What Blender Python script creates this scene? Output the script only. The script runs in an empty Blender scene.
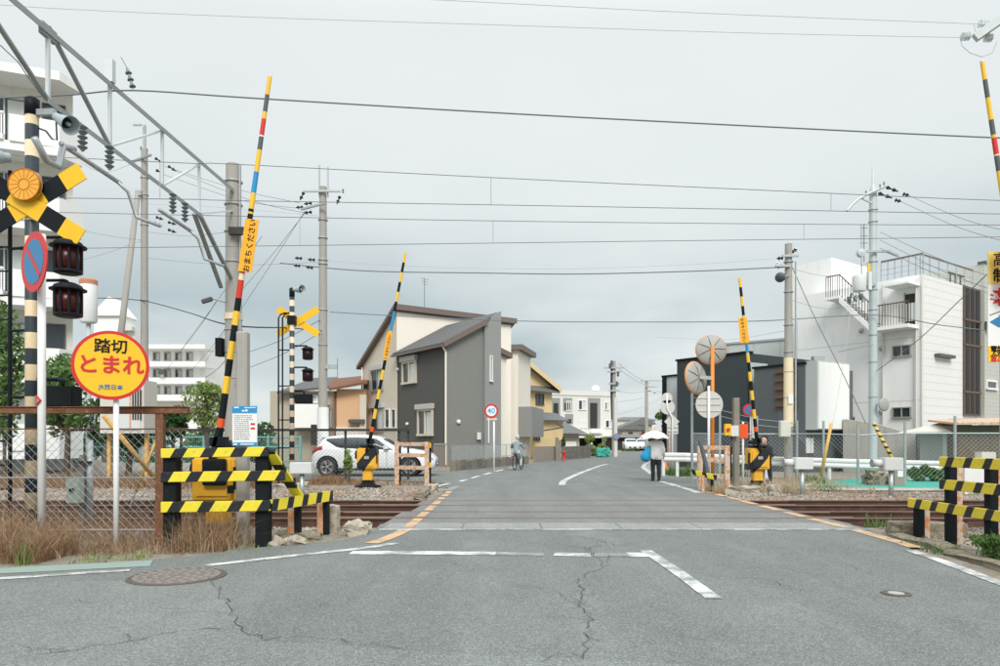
import bpy, bmesh, math, random
from mathutils import Vector, Matrix
rnd = random.Random(7)
sc = bpy.context.scene
COL = sc.collection
# ---------------------------------------------------------------- camera
H, F, HY = 1.3, 705.0, 440.0          # eye height (m), focal length and horizon row for a 1000 px wide frame
cam = bpy.data.cameras.new('camera'); camo = bpy.data.objects.new('camera', cam); COL.objects.link(camo)
camo.location = (0, 0, H); camo.rotation_euler = (math.radians(90), 0, 0)
cam.sensor_width = 36; cam.lens = 36 * F / 1000; cam.shift_y = (HY - 333) / 1000
cam.clip_start = 0.05; cam.clip_end = 3000
sc.camera = camo
# ---------------------------------------------------------------- world: overcast sky
SKY_SEED = 5.7
SUN_EL, SUN_ROT = math.radians(42), math.radians(172)
w = bpy.data.worlds.new('World'); sc.world = w; w.use_nodes = True
nt = w.node_tree; nt.nodes.clear()
def N(t, ty, **kw):
    n = t.nodes.new(ty)
    for k, v in kw.items():
        if isinstance(k, str) and hasattr(n, k): setattr(n, k, v)
    return n
def L(t, a, b): t.links.new(a, b)
def mth(t, op, a, b=None, clamp=False):
    n = t.nodes.new('ShaderNodeMath'); n.operation = op; n.use_clamp = clamp
    for i, v in enumerate((a, b)):
        if v is None: continue
        if isinstance(v, (int, float)): n.inputs[i].default_value = v
        else: t.links.new(v, n.inputs[i])
    return n.outputs[0]
def ramp(t, fac, stops):
    n = t.nodes.new('ShaderNodeValToRGB'); e = n.color_ramp.elements
    while len(e) < len(stops): e.new(0.5)
    for i, (p, c) in enumerate(stops):
        e[i].position = p; e[i].color = (*c, 1) if not isinstance(c, (int, float)) else (c, c, c, 1)
    t.links.new(fac, n.inputs[0]); return n.outputs[0]
def mix(t, fac, a, b, blend='MIX'):
    n = t.nodes.new('ShaderNodeMix'); n.data_type = 'RGBA'; n.blend_type = blend
    for s, v in (('Factor', fac), ('A', a), ('B', b)):
        i = [x for x in n.inputs if x.name == s and (x.type == 'VALUE' if s == 'Factor' else x.type == 'RGBA')][0]
        if isinstance(v, (int, float)): i.default_value = v
        elif isinstance(v, (tuple, list)): i.default_value = (*v, 1)
        else: t.links.new(v, i)
    return [x for x in n.outputs if x.type == 'RGBA'][0]
out = N(nt, 'ShaderNodeOutputWorld')
sky = N(nt, 'ShaderNodeTexSky', sky_type='NISHITA', sun_disc=False, sun_elevation=SUN_EL, sun_rotation=SUN_ROT)
bgs = N(nt, 'ShaderNodeBackground'); bgs.inputs[1].default_value = 0.05; L(nt, sky.outputs[0], bgs.inputs[0])
tc = N(nt, 'ShaderNodeTexCoord'); sx = N(nt, 'ShaderNodeSeparateXYZ'); L(nt, tc.outputs['Generated'], sx.inputs[0])
el = mth(nt, 'MAXIMUM', sx.outputs[2], 0.0)
# cloud layer: direction projected on a flat cloud deck so that the cells shorten towards the horizon
den = mth(nt, 'ADD', el, 0.22)
cx = N(nt, 'ShaderNodeCombineXYZ'); L(nt, mth(nt, 'DIVIDE', sx.outputs[0], den), cx.inputs[0]); L(nt, mth(nt, 'DIVIDE', sx.outputs[1], den), cx.inputs[1])
nz = N(nt, 'ShaderNodeTexNoise'); nz.inputs['Scale'].default_value = 0.55; nz.inputs['Detail'].default_value = 6; nz.inputs['Roughness'].default_value = .44
cx.inputs[2].default_value = SKY_SEED; L(nt, cx.outputs[0], nz.inputs['Vector'])
nz2 = N(nt, 'ShaderNodeTexNoise'); nz2.inputs['Scale'].default_value = 2.6; nz2.inputs['Detail'].default_value = 5; L(nt, cx.outputs[0], nz2.inputs['Vector'])
cl = mth(nt, 'ADD', mth(nt, 'MULTIPLY', nz.outputs[0], .88), mth(nt, 'MULTIPLY', nz2.outputs[0], .12))
# overcast: thick grey-blue bases seen edge-on low in the sky, thin pale cloud overhead (CIE overcast brightening to the zenith)
low = ramp(nt, el, [(0.0, .5), (0.06, .95), (.18, .9), (.32, .22), (.5, .14)])
dark = mth(nt, 'MULTIPLY', ramp(nt, cl, [(.40, 0.0), (.60, 1.0)]), low)
ccol = mix(nt, dark, (.522, .546, .547), (.265, .322, .336))
gain = mth(nt, 'ADD', mth(nt, 'MULTIPLY', mth(nt, 'MAXIMUM', mth(nt, 'SUBTRACT', el, .5), 0.0), 2.2), 1.0)
bgc = N(nt, 'ShaderNodeBackground'); L(nt, ccol, bgc.inputs[0]); L(nt, gain, bgc.inputs[1])
ms = N(nt, 'ShaderNodeMixShader'); ms.inputs[0].default_value = .93
L(nt, bgs.outputs[0], ms.inputs[1]); L(nt, bgc.outputs[0], ms.inputs[2]); L(nt, ms.outputs[0], out.inputs[0])
sun = bpy.data.lights.new('sun', 'SUN'); sun.energy = 1.5; sun.angle = math.radians(24); sun.color = (1, .97, .92)
suno = bpy.data.objects.new('sun', sun); COL.objects.link(suno)
suno.rotation_euler = (math.radians(48), 0, math.radians(8)); suno.location = (0, 0, 30)
sc.view_settings.view_transform = 'Standard'; sc.view_settings.look = 'None'; sc.view_settings.gamma = 1
sc.view_settings.exposure = 0.78
sc.cycles.use_denoising = True
sc.cycles.max_bounces = 6
# ---------------------------------------------------------------- helpers
def P(px, py, Y): return Vector(((px - 500) * Y / F, Y, H - (py - HY) * Y / F))
def gy(py): return F * H / (py - HY)
def G(px, py, z=0.0):
    d = F * (H - z) / (py - HY); return Vector(((px - 500) * d / F, d, z))
ORG = {}
def tag(o, label=None, cat=None, group=None, kind=None):
    if label: o['label'] = label
    if cat: o['category'] = cat
    if group: o['group'] = group
    if kind: o['kind'] = kind
    return o
def thing(name, label, cat, loc=(0, 0, 0), group=None):
    o = bpy.data.objects.new(name, None); COL.objects.link(o); o.location = loc; o.empty_display_size = .1
    ORG[o.name] = Vector(loc)
    return tag(o, label, cat, group)
def link(name, me, mats, parent=None, smooth=False, keep=False):
    if not isinstance(mats, (list, tuple)): mats = [mats]
    for m in mats: me.materials.append(M[m] if isinstance(m, str) else m)
    o = bpy.data.objects.new(name, me); COL.objects.link(o)
    org = Vector((0, 0, 0))
    if parent is not None:
        o.parent = parent; org = ORG.get(parent.name, Vector((0, 0, 0)))
        if not keep and org.length: me.transform(Matrix.Translation(-org))
    ORG[o.name] = org
    if smooth:
        for p in me.polygons: p.use_smooth = True
    return o
class MB:
    def __init__(s): s.v = []; s.f = []; s.m = []; s.mi = 0; s.X = None
    def mat(s, i): s.mi = i; return s
    def add(s, vs, fs):
        o = len(s.v)
        for p in vs:
            p = Vector(p); s.v.append(s.X @ p if s.X else p)
        for f in fs: s.f.append([o + i for i in f]); s.m.append(s.mi)
        return s
    def box(s, x0, x1, y0, y1, z0, z1):
        return s.hexa([(x0, y0, z0), (x1, y0, z0), (x1, y1, z0), (x0, y1, z0), (x0, y0, z1), (x1, y0, z1), (x1, y1, z1), (x0, y1, z1)])
    def hexa(s, p): return s.add(p, [(0, 3, 2, 1), (4, 5, 6, 7), (0, 1, 5, 4), (1, 2, 6, 5), (2, 3, 7, 6), (3, 0, 4, 7)])
    def bar(s, a, b, wx, wz, up=(0, 0, 1)):
        a, b = Vector(a), Vector(b); d = (b - a).normalized(); up = Vector(up)
        if abs(d.dot(up)) > .98: up = Vector((0, 1, 0))
        r = d.cross(up).normalized(); q = r.cross(d).normalized(); r *= wx / 2; q *= wz / 2
        return s.hexa([a - r - q, a + r - q, b + r - q, b - r - q, a - r + q, a + r + q, b + r + q, b - r + q])
    def cyl(s, a, b, r0, r1=None, n=12, cap=True):
        r1 = r0 if r1 is None else r1
        a, b = Vector(a), Vector(b); d = (b - a).normalized()
        up = Vector((0, 0, 1)) if abs(d.z) < .95 else Vector((1, 0, 0))
        x = d.cross(up).normalized(); y = d.cross(x).normalized()
        vs = []
        for c, r in ((a, r0), (b, r1)):
            vs += [c + (x * math.cos(2 * math.pi * i / n) + y * math.sin(2 * math.pi * i / n)) * r for i in range(n)]
        fs = [(i, i + n, (i + 1) % n + n, (i + 1) % n) for i in range(n)]
        if cap: fs += [tuple(range(n)), tuple(range(2 * n - 1, n - 1, -1))]
        return s.add(vs, fs)
    def tube(s, pts, r, n=4):
        pts = [Vector(p) for p in pts]; vs = []; fs = []
        for i, p in enumerate(pts):
            d = (pts[min(i + 1, len(pts) - 1)] - pts[max(i - 1, 0)]).normalized()
            up = Vector((0, 0, 1)) if abs(d.z) < .9 else Vector((0, 1, 0))
            x = d.cross(up).normalized(); y = d.cross(x).normalized()
            rr = r[i] if isinstance(r, (list, tuple)) else r
            vs += [p + (x * math.cos(2 * math.pi * k / n) + y * math.sin(2 * math.pi * k / n)) * rr for k in range(n)]
        for i in range(len(pts) - 1):
            for k in range(n): fs.append((i * n + k, (i + 1) * n + k, (i + 1) * n + (k + 1) % n, i * n + (k + 1) % n))
        fs += [tuple(range(n)), tuple(range(len(vs) - 1, len(vs) - n - 1, -1))]
        return s.add(vs, fs)
    def lathe(s, c, prof, n=16, axis=(0, 0, 1), cap=True):
        c = Vector(c); d = Vector(axis).normalized(); up = Vector((0, 0, 1)) if abs(d.z) < .95 else Vector((1, 0, 0))
        x = d.cross(up).normalized(); y = d.cross(x).normalized(); vs = []; fs = []
        for r, h in prof:
            vs += [c + d * h + (x * math.cos(2 * math.pi * k / n) + y * math.sin(2 * math.pi * k / n)) * max(r, .0005) for k in range(n)]
        for i in range(len(prof) - 1):
            for k in range(n): fs.append((i * n + k, (i + 1) * n + k, (i + 1) * n + (k + 1) % n, i * n + (k + 1) % n))
        if cap: fs += [tuple(range(n)), tuple(range(len(vs) - 1, len(vs) - n - 1, -1))]
        return s.add(vs, fs)
    def prism(s, poly, a, ex):
        """poly: list of 3D points (planar), extruded by vector ex"""
        ex = Vector(ex); poly = [Vector(p) for p in poly]; n = len(poly)
        vs = poly + [p + ex for p in poly]
        fs = [tuple(range(n)), tuple(range(2 * n - 1, n - 1, -1))] + [(i, i + n, (i + 1) % n + n, (i + 1) % n) for i in range(n)]
        return s.add(vs, fs)
    def mesh(s, name='m'):
        me = bpy.data.meshes.new(name); me.from_pydata([tuple(p) for p in s.v], [], s.f); me.validate()
        for i, p in enumerate(me.polygons): p.material_index = s.m[i] if i < len(s.m) else 0
        bm = bmesh.new(); bm.from_mesh(me); bmesh.ops.recalc_face_normals(bm, faces=bm.faces); bm.to_mesh(me); bm.free()
        return me
    def build(s, name, mats, parent=None, smooth=False, keep=False):
        return link(name, s.mesh(name), mats, parent, smooth, keep)
def autosmooth(o, ang=40):
    me = o.data
    for p in me.polygons: p.use_smooth = True
    bm = bmesh.new(); bm.from_mesh(me)
    for e in bm.edges:
        if len(e.link_faces) == 2 and e.calc_face_angle(0) > math.radians(ang): e.smooth = False
    bm.to_mesh(me); bm.free(); return o
def bevel(o, wd=.01, seg=2):
    me = o.data; bm = bmesh.new(); bm.from_mesh(me); bmesh.ops.remove_doubles(bm, verts=bm.verts, dist=1e-5)
    es = [e for e in bm.edges if len(e.link_faces) == 2 and e.calc_face_angle(0) > .6]
    bmesh.ops.bevel(bm, geom=es, offset=wd, segments=seg, affect='EDGES', clamp_overlap=True)
    bm.to_mesh(me); bm.free(); return o
def bx(name, mat, parent, *a): return MB().box(*a).build(name, mat, parent)
def copy_tree(o, parent=None, off=None):
    c = o.copy(); COL.objects.link(c)
    if parent is not None: c.parent = parent
    for ch in list(o.children): copy_tree(ch, c)
    return c
def text(body, size, parent, mat, loc, xdir, ydir, ex=.002, sx_=1.0, align='CENTER', bold=0.0, name='lettering'):
    c = bpy.data.curves.new('t', 'FONT'); c.body = body; c.size = size; c.extrude = ex; c.align_x = align; c.align_y = 'CENTER'; c.offset = bold; c.resolution_u = 2
    o = bpy.data.objects.new('t', c); COL.objects.link(o); bpy.context.view_layer.update()
    me = bpy.data.meshes.new_from_object(o.evaluated_get(bpy.context.evaluated_depsgraph_get()))
    bpy.data.objects.remove(o); bpy.data.curves.remove(c)
    x = Vector(xdir).normalized(); y = Vector(ydir).normalized(); z = x.cross(y)
    m = Matrix(((x.x, y.x, z.x, loc[0]), (x.y, y.y, z.y, loc[1]), (x.z, y.z, z.z, loc[2]), (0, 0, 0, 1))) @ Matrix.Diagonal((sx_, 1, 1, 1))
    me.materials.clear(); me.transform(m)
    return link(name, me, mat, parent)
# ---------------------------------------------------------------- materials
M = {}
def newmat(name):
    m = bpy.data.materials.new(name); m.use_nodes = True; M[name] = m
    t = m.node_tree; b = t.nodes['Principled BSDF']; return m, t, b
def coords(t, kind='Object', scale=None):
    c = N(t, 'ShaderNodeTexCoord'); o = c.outputs[kind]
    if scale:
        mp = N(t, 'ShaderNodeMapping'); mp.inputs['Scale'].default_value = scale; L(t, o, mp.inputs[0]); o = mp.outputs[0]
    return o
def noise(t, vec, scale, detail=4, rough=.55):
    n = N(t, 'ShaderNodeTexNoise'); n.inputs['Scale'].default_value = scale; n.inputs['Detail'].default_value = detail; n.inputs['Roughness'].default_value = rough
    L(t, vec, n.inputs['Vector']); return n.outputs[0]
def addbump(t, b, h, st=.3, dist=.01):
    n = N(t, 'ShaderNodeBump'); n.inputs['Strength'].default_value = st; n.inputs['Distance'].default_value = dist
    L(t, h, n.inputs['Height']); L(t, n.outputs[0], b.inputs['Normal'])
def mat(name, col, rough=.6, metal=0, var=.12, scale=6, col2=None, lo=.5, hi=.7, bump=0, spec=.4, streak=False, bs=40):
    m, t, b = newmat(name); v = coords(t, 'Object', (1, 1, .25) if streak else None)
    n1 = noise(t, v, scale)
    base = mix(t, n1, tuple(c * (1 - var) for c in col), tuple(min(1, c * (1 + var)) for c in col))
    if col2:
        n2 = noise(t, v, scale * 1.7, 6, .65); base = mix(t, ramp(t, n2, [(lo, 0.0), (hi, 1.0)]), base, col2)
    L(t, base, b.inputs['Base Color']); b.inputs['Roughness'].default_value = rough; b.inputs['Metallic'].default_value = metal
    b.inputs['Specular IOR Level'].default_value = spec
    if bump: addbump(t, b, noise(t, coords(t), bs, 3), bump, .01)
    return m
def bands(name, ca, cb, period, duty=.5, axis=2, skew=0.0, skew_axis=2, off=0.0, rough=.45, wear=.62, wearcol=(.25, .2, .15)):
    m, t, b = newmat(name); v = coords(t); s = N(t, 'ShaderNodeSeparateXYZ'); L(t, v, s.inputs[0])
    x = s.outputs[axis]
    if skew: x = mth(t, 'ADD', x, mth(t, 'MULTIPLY', s.outputs[skew_axis], skew))
    fr = mth(t, 'FRACT', mth(t, 'ADD', mth(t, 'DIVIDE', x, period), off + 50))
    f = mth(t, 'GREATER_THAN', fr, duty)
    n1 = noise(t, v, 9, 5); n2 = noise(t, v, 23, 6, .7)
    a = mix(t, n1, tuple(c * .86 for c in ca), tuple(min(1, c * 1.1) for c in ca)); bb = mix(t, n1, tuple(c * .7 for c in cb), tuple(c * 1.3 for c in cb))
    c = mix(t, f, a, bb); c = mix(t, ramp(t, n2, [(wear, 0.0), (wear + .12, .75)]), c, wearcol)
    L(t, c, b.inputs['Base Color']); b.inputs['Roughness'].default_value = rough
    return m
YEL, BLK, CRM, ORG_ = (.80, .62, .03), (.010, .013, .016), (.82, .66, .43), (.80, .42, .04)
mat('yellow', (.83, .45, .035), .45, col2=(.35, .2, .08), lo=.66, hi=.8)
mat('sign_yellow', (.86, .50, .02), .4, var=.05)
mat('orange_sign', (.88, .40, .02), .45, var=.06)
mat('black', BLK, .5, var=.3, spec=.15); mat('black_rough', (.011, .014, .016), .7, var=.3, col2=(.09, .07, .055), lo=.66, hi=.76, spec=.12)
mat('dark_iron', (.035, .036, .036), .6, var=.3, col2=(.16, .08, .045), lo=.58, hi=.7)
mat('navy', (.03, .04, .05), .5, var=.3); mat('grey_black', (.09, .10, .105), .5, var=.25)
mat('red', (.62, .035, .02), .45, var=.1); mat('sign_red', (.60, .03, .03), .4, var=.06); mat('orange_red', (.78, .10, .02), .45)
mat('blue', (.02, .27, .55), .45, var=.1); mat('sign_blue', (.03, .20, .42), .4, var=.07)
mat('white', (.78, .79, .78), .5, var=.06); mat('paint_white', (.74, .75, .74), .5, var=.08, col2=(.45, .42, .38), lo=.66, hi=.82)
mat('galv', (.44, .47, .48), .42, metal=.55, var=.16, scale=10); mat('steel_paint', (.50, .55, .56), .5, metal=.1, var=.12, scale=5)
mat('truss_grey', (.30, .325, .325), .55, metal=.1, var=.2, scale=4); mat('truss_light', (.62, .66, .67), .55, var=.1)
mat('concrete', (.40, .385, .35), .85, var=.16, scale=4, col2=(.25, .24, .22), lo=.55, hi=.8, bump=.25, streak=True)
mat('pole_concrete', (.36, .345, .315), .85, var=.14, scale=5, col2=(.22, .21, .19), lo=.56, hi=.85, bump=.15, streak=True)
mat('stone', (.42, .38, .31), .9, var=.2, scale=7, col2=(.20, .16, .11), lo=.5, hi=.72, bump=.6, bs=25)
mat('mossy_stone', (.25, .22, .165), .95, var=.3, scale=9, col2=(.12, .105, .065), lo=.5, hi=.7, bump=.8, bs=25)
mat('rust', (.17, .075, .04), .8, var=.4, scale=14, col2=(.36, .20, .09), lo=.55, hi=.7, bump=.3)
mat('rust_rail', (.075, .038, .026), .7, var=.3, scale=3, col2=(.15, .085, .06), lo=.5, hi=.75)
mat('rail_top', (.20, .13, .10), .5, metal=.3, var=.25, scale=3)
mat('orange_rust', (.70, .27, .10), .7, var=.2, scale=9, col2=(.52, .47, .40), lo=.48, hi=.6)
mat('pale_rust', (.56, .47, .38), .75, var=.15, scale=7, col2=(.58, .22, .08), lo=.49, hi=.58)
mat('orange_pole', (.85, .26, .03), .5, var=.08)
mat('red_lens', (.055, .008, .007), .25, var=.35, spec=.25)
mat('speaker_grey', (.36, .43, .46), .5, var=.1); mat('insulator', (.16, .19, .20), .3, var=.1); mat('insulator_white', (.70, .74, .72), .3, var=.06)
mat('cable', (.03, .033, .035), .6, var=.2); mat('wire', (.17, .195, .20), .5, var=.1, spec=.2); mat('wire_pale', (.42, .46, .48), .6, var=.1)
mat('grey_box', (.64, .66, .65), .5, var=.06, col2=(.44, .43, .40), lo=.62, hi=.8)
mat('cream_box', (.62, .60, .54), .55, var=.08)
mat('teal_paint', (.16, .40, .40), .6, var=.15)
mat('tan_brace', (.70, .42, .12), .6, var=.2, scale=8, col2=(.3, .22, .14), lo=.55, hi=.75)
mat('wood_grey', (.24, .215, .185), .85, var=.25, scale=8, bump=.4, streak=True)
mat('skin', (.55, .36, .27), .6, var=.04); mat('hair', (.25, .24, .24), .7)
mat('rubber', (.02, .02, .021), .85, var=.2)
mat('glass', (.035, .048, .055), .06, var=.2, spec=.6)
mat('dark_glass', (.012, .014, .016), .35, spec=.15); mat('curtain', (.55, .60, .58), .7, var=.1); mat('alu', (.44, .43, .40), .4, metal=.3, var=.06); mat('alu_dark', (.09, .09, .09), .45, var=.1)
mat('car_white', (.80, .82, .83), .18, var=.015, spec=.6); mat('car_dark', (.02, .022, .025), .4)
mat('rim', (.50, .51, .52), .3, metal=.8, var=.05); mat('tail_red', (.45, .03, .03), .15); mat('lamp_clear', (.7, .72, .72), .1)
mat('cloth_white', (.72, .71, .68), .85, var=.18, scale=9, bump=1, bs=9); mat('cloth_black', (.022, .023, .026), .85, var=.2); mat('cloth_blue', (.015, .30, .55), .7, var=.15)
mat('cloth_grey', (.25, .31, .32), .85, var=.2, scale=9, bump=1, bs=9); mat('cloth_pale', (.48, .54, .55), .85, var=.1, scale=10); mat('umbrella_white', (.82, .76, .74), .7, var=.05)
mat('brown_metal', (.13, .085, .06), .6, var=.15, streak=True); mat('brown_roof', (.17, .135, .12), .6, var=.1)
mat('grey_roof', (.10, .105, .105), .65, var=.15, scale=3)
mat('plaster_white', (.84, .85, .84), .75, var=.035, scale=1.3, col2=(.62, .63, .60), lo=.58, hi=.95, streak=True)
mat('plaster_old', (.66, .65, .60), .8, var=.06, scale=.8, col2=(.47, .46, .42), lo=.58, hi=.9, streak=True)
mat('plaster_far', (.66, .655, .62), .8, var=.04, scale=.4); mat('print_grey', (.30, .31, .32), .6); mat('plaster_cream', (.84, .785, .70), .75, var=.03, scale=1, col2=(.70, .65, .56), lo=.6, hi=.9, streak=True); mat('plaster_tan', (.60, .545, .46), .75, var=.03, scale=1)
mat('plaster_yellow', (.78, .60, .33), .75, var=.05); mat('plaster_orange', (.66, .41, .24), .7, var=.06)
mat('beige_wall', (.44, .40, .32), .8, var=.08); mat('dark_void', (.03, .032, .032), .8)
mat('fence_brown', (.30, .26, .22), .75, var=.1); mat('block_wall', (.16, .15, .135), .9, var=.3, scale=3, col2=(.30, .27, .22), lo=.5, hi=.75)
mat('green_court', (.055, .34, .27), .9, var=.12, scale=1.5, col2=(.13, .36, .33), lo=.5, hi=.8)
mat('green_lane', (.25, .335, .30), .9, var=.12, scale=2, col2=(.28, .30, .29), lo=.48, hi=.7)
mat('green_net', (.05, .33, .27), .8, var=.2); mat('terracotta', (.50, .22, .13), .7)
def siding(name, col, period, axis='z', depth=.4, rough=.65, var=.06, line=.55):
    m, t, b = newmat(name); v = coords(t); s = N(t, 'ShaderNodeSeparateXYZ'); L(t, v, s.inputs[0])
    if axis == 'z': x = s.outputs[2]
    else: x = mth(t, 'ADD', mth(t, 'MULTIPLY', s.outputs[0], .82), mth(t, 'MULTIPLY', s.outputs[1], -.57 if axis == 'v' else .57))
    fr = mth(t, 'FRACT', mth(t, 'ADD', mth(t, 'DIVIDE', x, period), 50)); g = mth(t, 'GREATER_THAN', fr, .9)
    n = noise(t, v, 2.5, 5, .6); n2 = noise(t, coords(t, 'Object', (1, 1, 8)), 7, 3)
    c = mix(t, n, tuple(k * (1 - var) for k in col), tuple(k * (1 + var) for k in col)); c = mix(t, mth(t, 'MULTIPLY', n2, .35), c, tuple(k * .75 for k in col))
    c = mix(t, mth(t, 'MULTIPLY', g, 1 - line), c, tuple(k * .35 for k in col))
    L(t, c, b.inputs['Base Color']); b.inputs['Roughness'].default_value = rough
    h = mth(t, 'SUBTRACT', mth(t, 'MULTIPLY', n2, .4), g); addbump(t, b, h, depth, .02); return m
siding('siding_dark', (.085, .085, .08), .16, line=.85, depth=.25); siding('siding_grey', (.215, .218, .205), .16, line=.88, depth=.25); siding('siding_grey2', (.275, .282, .272), 9.0, line=.97)
siding('panel_charcoal', (.036, .050, .057), .46, axis='u', line=.75); siding('panel_charcoal2', (.115, .132, .14), .46, axis='u', line=.75)
siding('white_rib', (.76, .765, .75), .36, line=.8, depth=.5); siding('pale_tile', (.50, .51, .47), .2, line=.75)
siding('grey_sheet', (.50, .53, .53), .5, axis='u', line=.85); siding('brown_sheet', (.16, .105, .075), .18, axis='u', line=.6)
siding('roof_tile', (.17, .178, .18), .2, line=.25, depth=1); siding('shutter', (.52, .52, .50), .09)
def asphalt(name, col, patch=.14):
    m, t, b = newmat(name); v = coords(t)
    n0 = noise(t, v, .35, 4); n1 = noise(t, v, 2.2, 6, .6); n2 = noise(t, v, 30, 2, .6); vo = N(t, 'ShaderNodeTexVoronoi'); vo.inputs['Scale'].default_value = 120; L(t, v, vo.inputs['Vector']); cs = N(t, 'ShaderNodeSeparateColor'); L(t, vo.outputs['Color'], cs.inputs[0]); n3 = cs.outputs[0]
    ln = noise(t, coords(t, 'Object', (1.3, .09, 1)), 1.0, 4); st = noise(t, coords(t, 'Object', (1, .6, 1)), 1.1, 6, .7)
    c = mix(t, n0, tuple(k * (1 - patch) for k in col), tuple(k * (1 + patch) for k in col))
    c = mix(t, ramp(t, n1, [(.35, 0.0), (.75, .45)]), c, tuple(k * .72 for k in col))
    c = mix(t, ramp(t, ln, [(.42, 0.0), (.60, .6)]), c, tuple(k * .70 for k in col)); c = mix(t, ramp(t, st, [(.54, 0.0), (.66, .6)]), c, tuple(k * .62 for k in col)); c = mix(t, ramp(t, st, [(.32, .6), (.44, 0.0)]), c, tuple(k * 1.25 for k in col))
    c = mix(t, ramp(t, n2, [(.36, .5), (.48, 0.0)]), c, tuple(k * .6 for k in col))
    c = mix(t, ramp(t, n3, [(.0, .6), (.42, 0.0)]), c, tuple(k * .42 for k in col)); c = mix(t, ramp(t, n3, [(.62, 0.0), (1.0, .6)]), c, tuple(min(1, k * 1.8) for k in col))
    L(t, c, b.inputs['Base Color']); b.inputs['Roughness'].default_value = .88; b.inputs['Specular IOR Level'].default_value = .25
    h = mth(t, 'ADD', n2, mth(t, 'MULTIPLY', n3, .6)); addbump(t, b, h, .25, .005); return m
asphalt('asphalt', (.192, .206, .2)); asphalt('asphalt_deck', (.205, .217, .21))
asphalt('asphalt_light', (.212, .228, .22)); asphalt('concrete_road', (.30, .31, .30), .1)
def roadpaint(name, col, wear=.46):
    m, t, b = newmat(name); v = coords(t); n = noise(t, v, 3, 6, .62); n2 = noise(t, v, 60, 3, .7)
    k = mth(t, 'ADD', mth(t, 'MULTIPLY', n, .7), mth(t, 'MULTIPLY', n2, .3))
    L(t, mix(t, ramp(t, k, [(wear, 0.0), (wear + .14, 1.0)]), (.23, .245, .24), col), b.inputs['Base Color']); b.inputs['Roughness'].default_value = .8; return m
roadpaint('road_white', (.68, .69, .68), .42); roadpaint('road_white_worn', (.60, .61, .60), .53); roadpaint('road_orange', (.66, .40, .20), .40)
def leafmat(name, a, bcol):
    m, t, b = newmat(name); g = N(t, 'ShaderNodeNewGeometry'); n = noise(t, g.outputs['Position'], 2.5, 3)
    r = mth(t, 'ADD', mth(t, 'MULTIPLY', g.outputs['Random Per Island'], .6), mth(t, 'MULTIPLY', n, .5))
    L(t, mix(t, mth(t, 'MINIMUM', r, 1.0), a, bcol), b.inputs['Base Color']); b.inputs['Roughness'].default_value = .6
    b.inputs['Specular IOR Level'].default_value = .25
    tr = N(t, 'ShaderNodeBsdfTranslucent'); L(t, mix(t, r, a, bcol), tr.inputs[0]); ms_ = N(t, 'ShaderNodeMixShader'); ms_.inputs[0].default_value = .3
    o = t.nodes['Material Output']; L(t, b.outputs[0], ms_.inputs[1]); L(t, tr.outputs[0], ms_.inputs[2]); L(t, ms_.outputs[0], o.inputs[0]); return m
leafmat('leaf', (.05, .115, .04), (.18, .29, .09)); leafmat('leaf_dark', (.03, .08, .035), (.10, .19, .07)); leafmat('leaf_light', (.13, .22, .06), (.34, .42, .15))
leafmat('dry_grass', (.13, .07, .04), (.48, .31, .18)); leafmat('dry_pale', (.36, .27, .18), (.62, .50, .35)); mat('bark', (.10, .075, .055), .9, var=.3)
def groundmat():
    m, t, b = newmat('ground'); v = coords(t); n = noise(t, v, .5, 5); n2 = noise(t, v, 7, 6, .7); n3 = noise(t, v, 60, 3, .7)
    c = mix(t, n, (.26, .235, .20), (.38, .355, .31)); c = mix(t, ramp(t, n2, [(.42, 0.0), (.62, .9)]), c, (.20, .15, .09)); c = mix(t, ramp(t, n3, [(.5, 0.0), (.7, .7)]), c, (.45, .42, .37))
    L(t, c, b.inputs['Base Color']); b.inputs['Roughness'].default_value = .95; addbump(t, b, mth(t, 'ADD', n2, n3), .8, .03)
groundmat()
def stonemat(name, a, c_):
    m, t, b = newmat(name); g = N(t, 'ShaderNodeNewGeometry'); r = g.outputs['Random Per Island']; n = noise(t, g.outputs['Position'], .8, 3)
    c = mix(t, r, a, c_); c = mix(t, ramp(t, n, [(.36, 0.0), (.58, .72)]), c, (.27, .175, .11)); L(t, c, b.inputs['Base Color']); b.inputs['Roughness'].default_value = .9
stonemat('ballast', (.10, .09, .08), (.52, .49, .44)); stonemat('ballast_rusty', (.02, .015, .012), (.09, .068, .052))
# ================================================================ ground, roads, markings
def struct(o): o['kind'] = 'structure'; return o
def sheet(name, pts, z, m, parent=None):
    me = bpy.data.meshes.new(name); me.from_pydata([(p[0], p[1], z) for p in pts], [], [tuple(range(len(pts)))])
    bm = bmesh.new(); bm.from_mesh(me); bmesh.ops.triangulate(bm, faces=bm.faces); bmesh.ops.recalc_face_normals(bm, faces=bm.faces)
    if sum(f.normal.z for f in bm.faces) < 0: bmesh.ops.reverse_faces(bm, faces=bm.faces)
    bm.to_mesh(me); bm.free(); return link(name, me, m, parent)
g = MB()
xs = [-900, -60, -30, -1.9, 5.6, 30, 60, 900]
ys = [(-300, -.02), (10.6, -.02), (11.25, -.2), (15.75, -.2), (16.15, -.02), (40, -.02), (200, -.02), (1800, -.02)]
g.add([(x, y, z) for y, z in ys for x in xs], [(j * 8 + i, j * 8 + i + 1, j * 8 + i + 9, j * 8 + i + 8) for j in range(7) for i in range(7)])
struct(g.build('ground', 'ground'))
near = [(-30, -10), (4.4, -10), (4.4, 2), (4.55, 6), (4.85, 8.2), (5.2, 9.6), (5.4, 10.3), (5.4, 10.93), (-1.85, 10.93), (-1.8, 9.95), (-2.05, 9.1), (-2.9, 8.55), (-3.5, 7.85), (-4.23, 7.45), (-5.08, 7.16), (-12, 5.2), (-30, .5)]
road = struct(sheet('road', near, 0, 'asphalt'))
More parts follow.
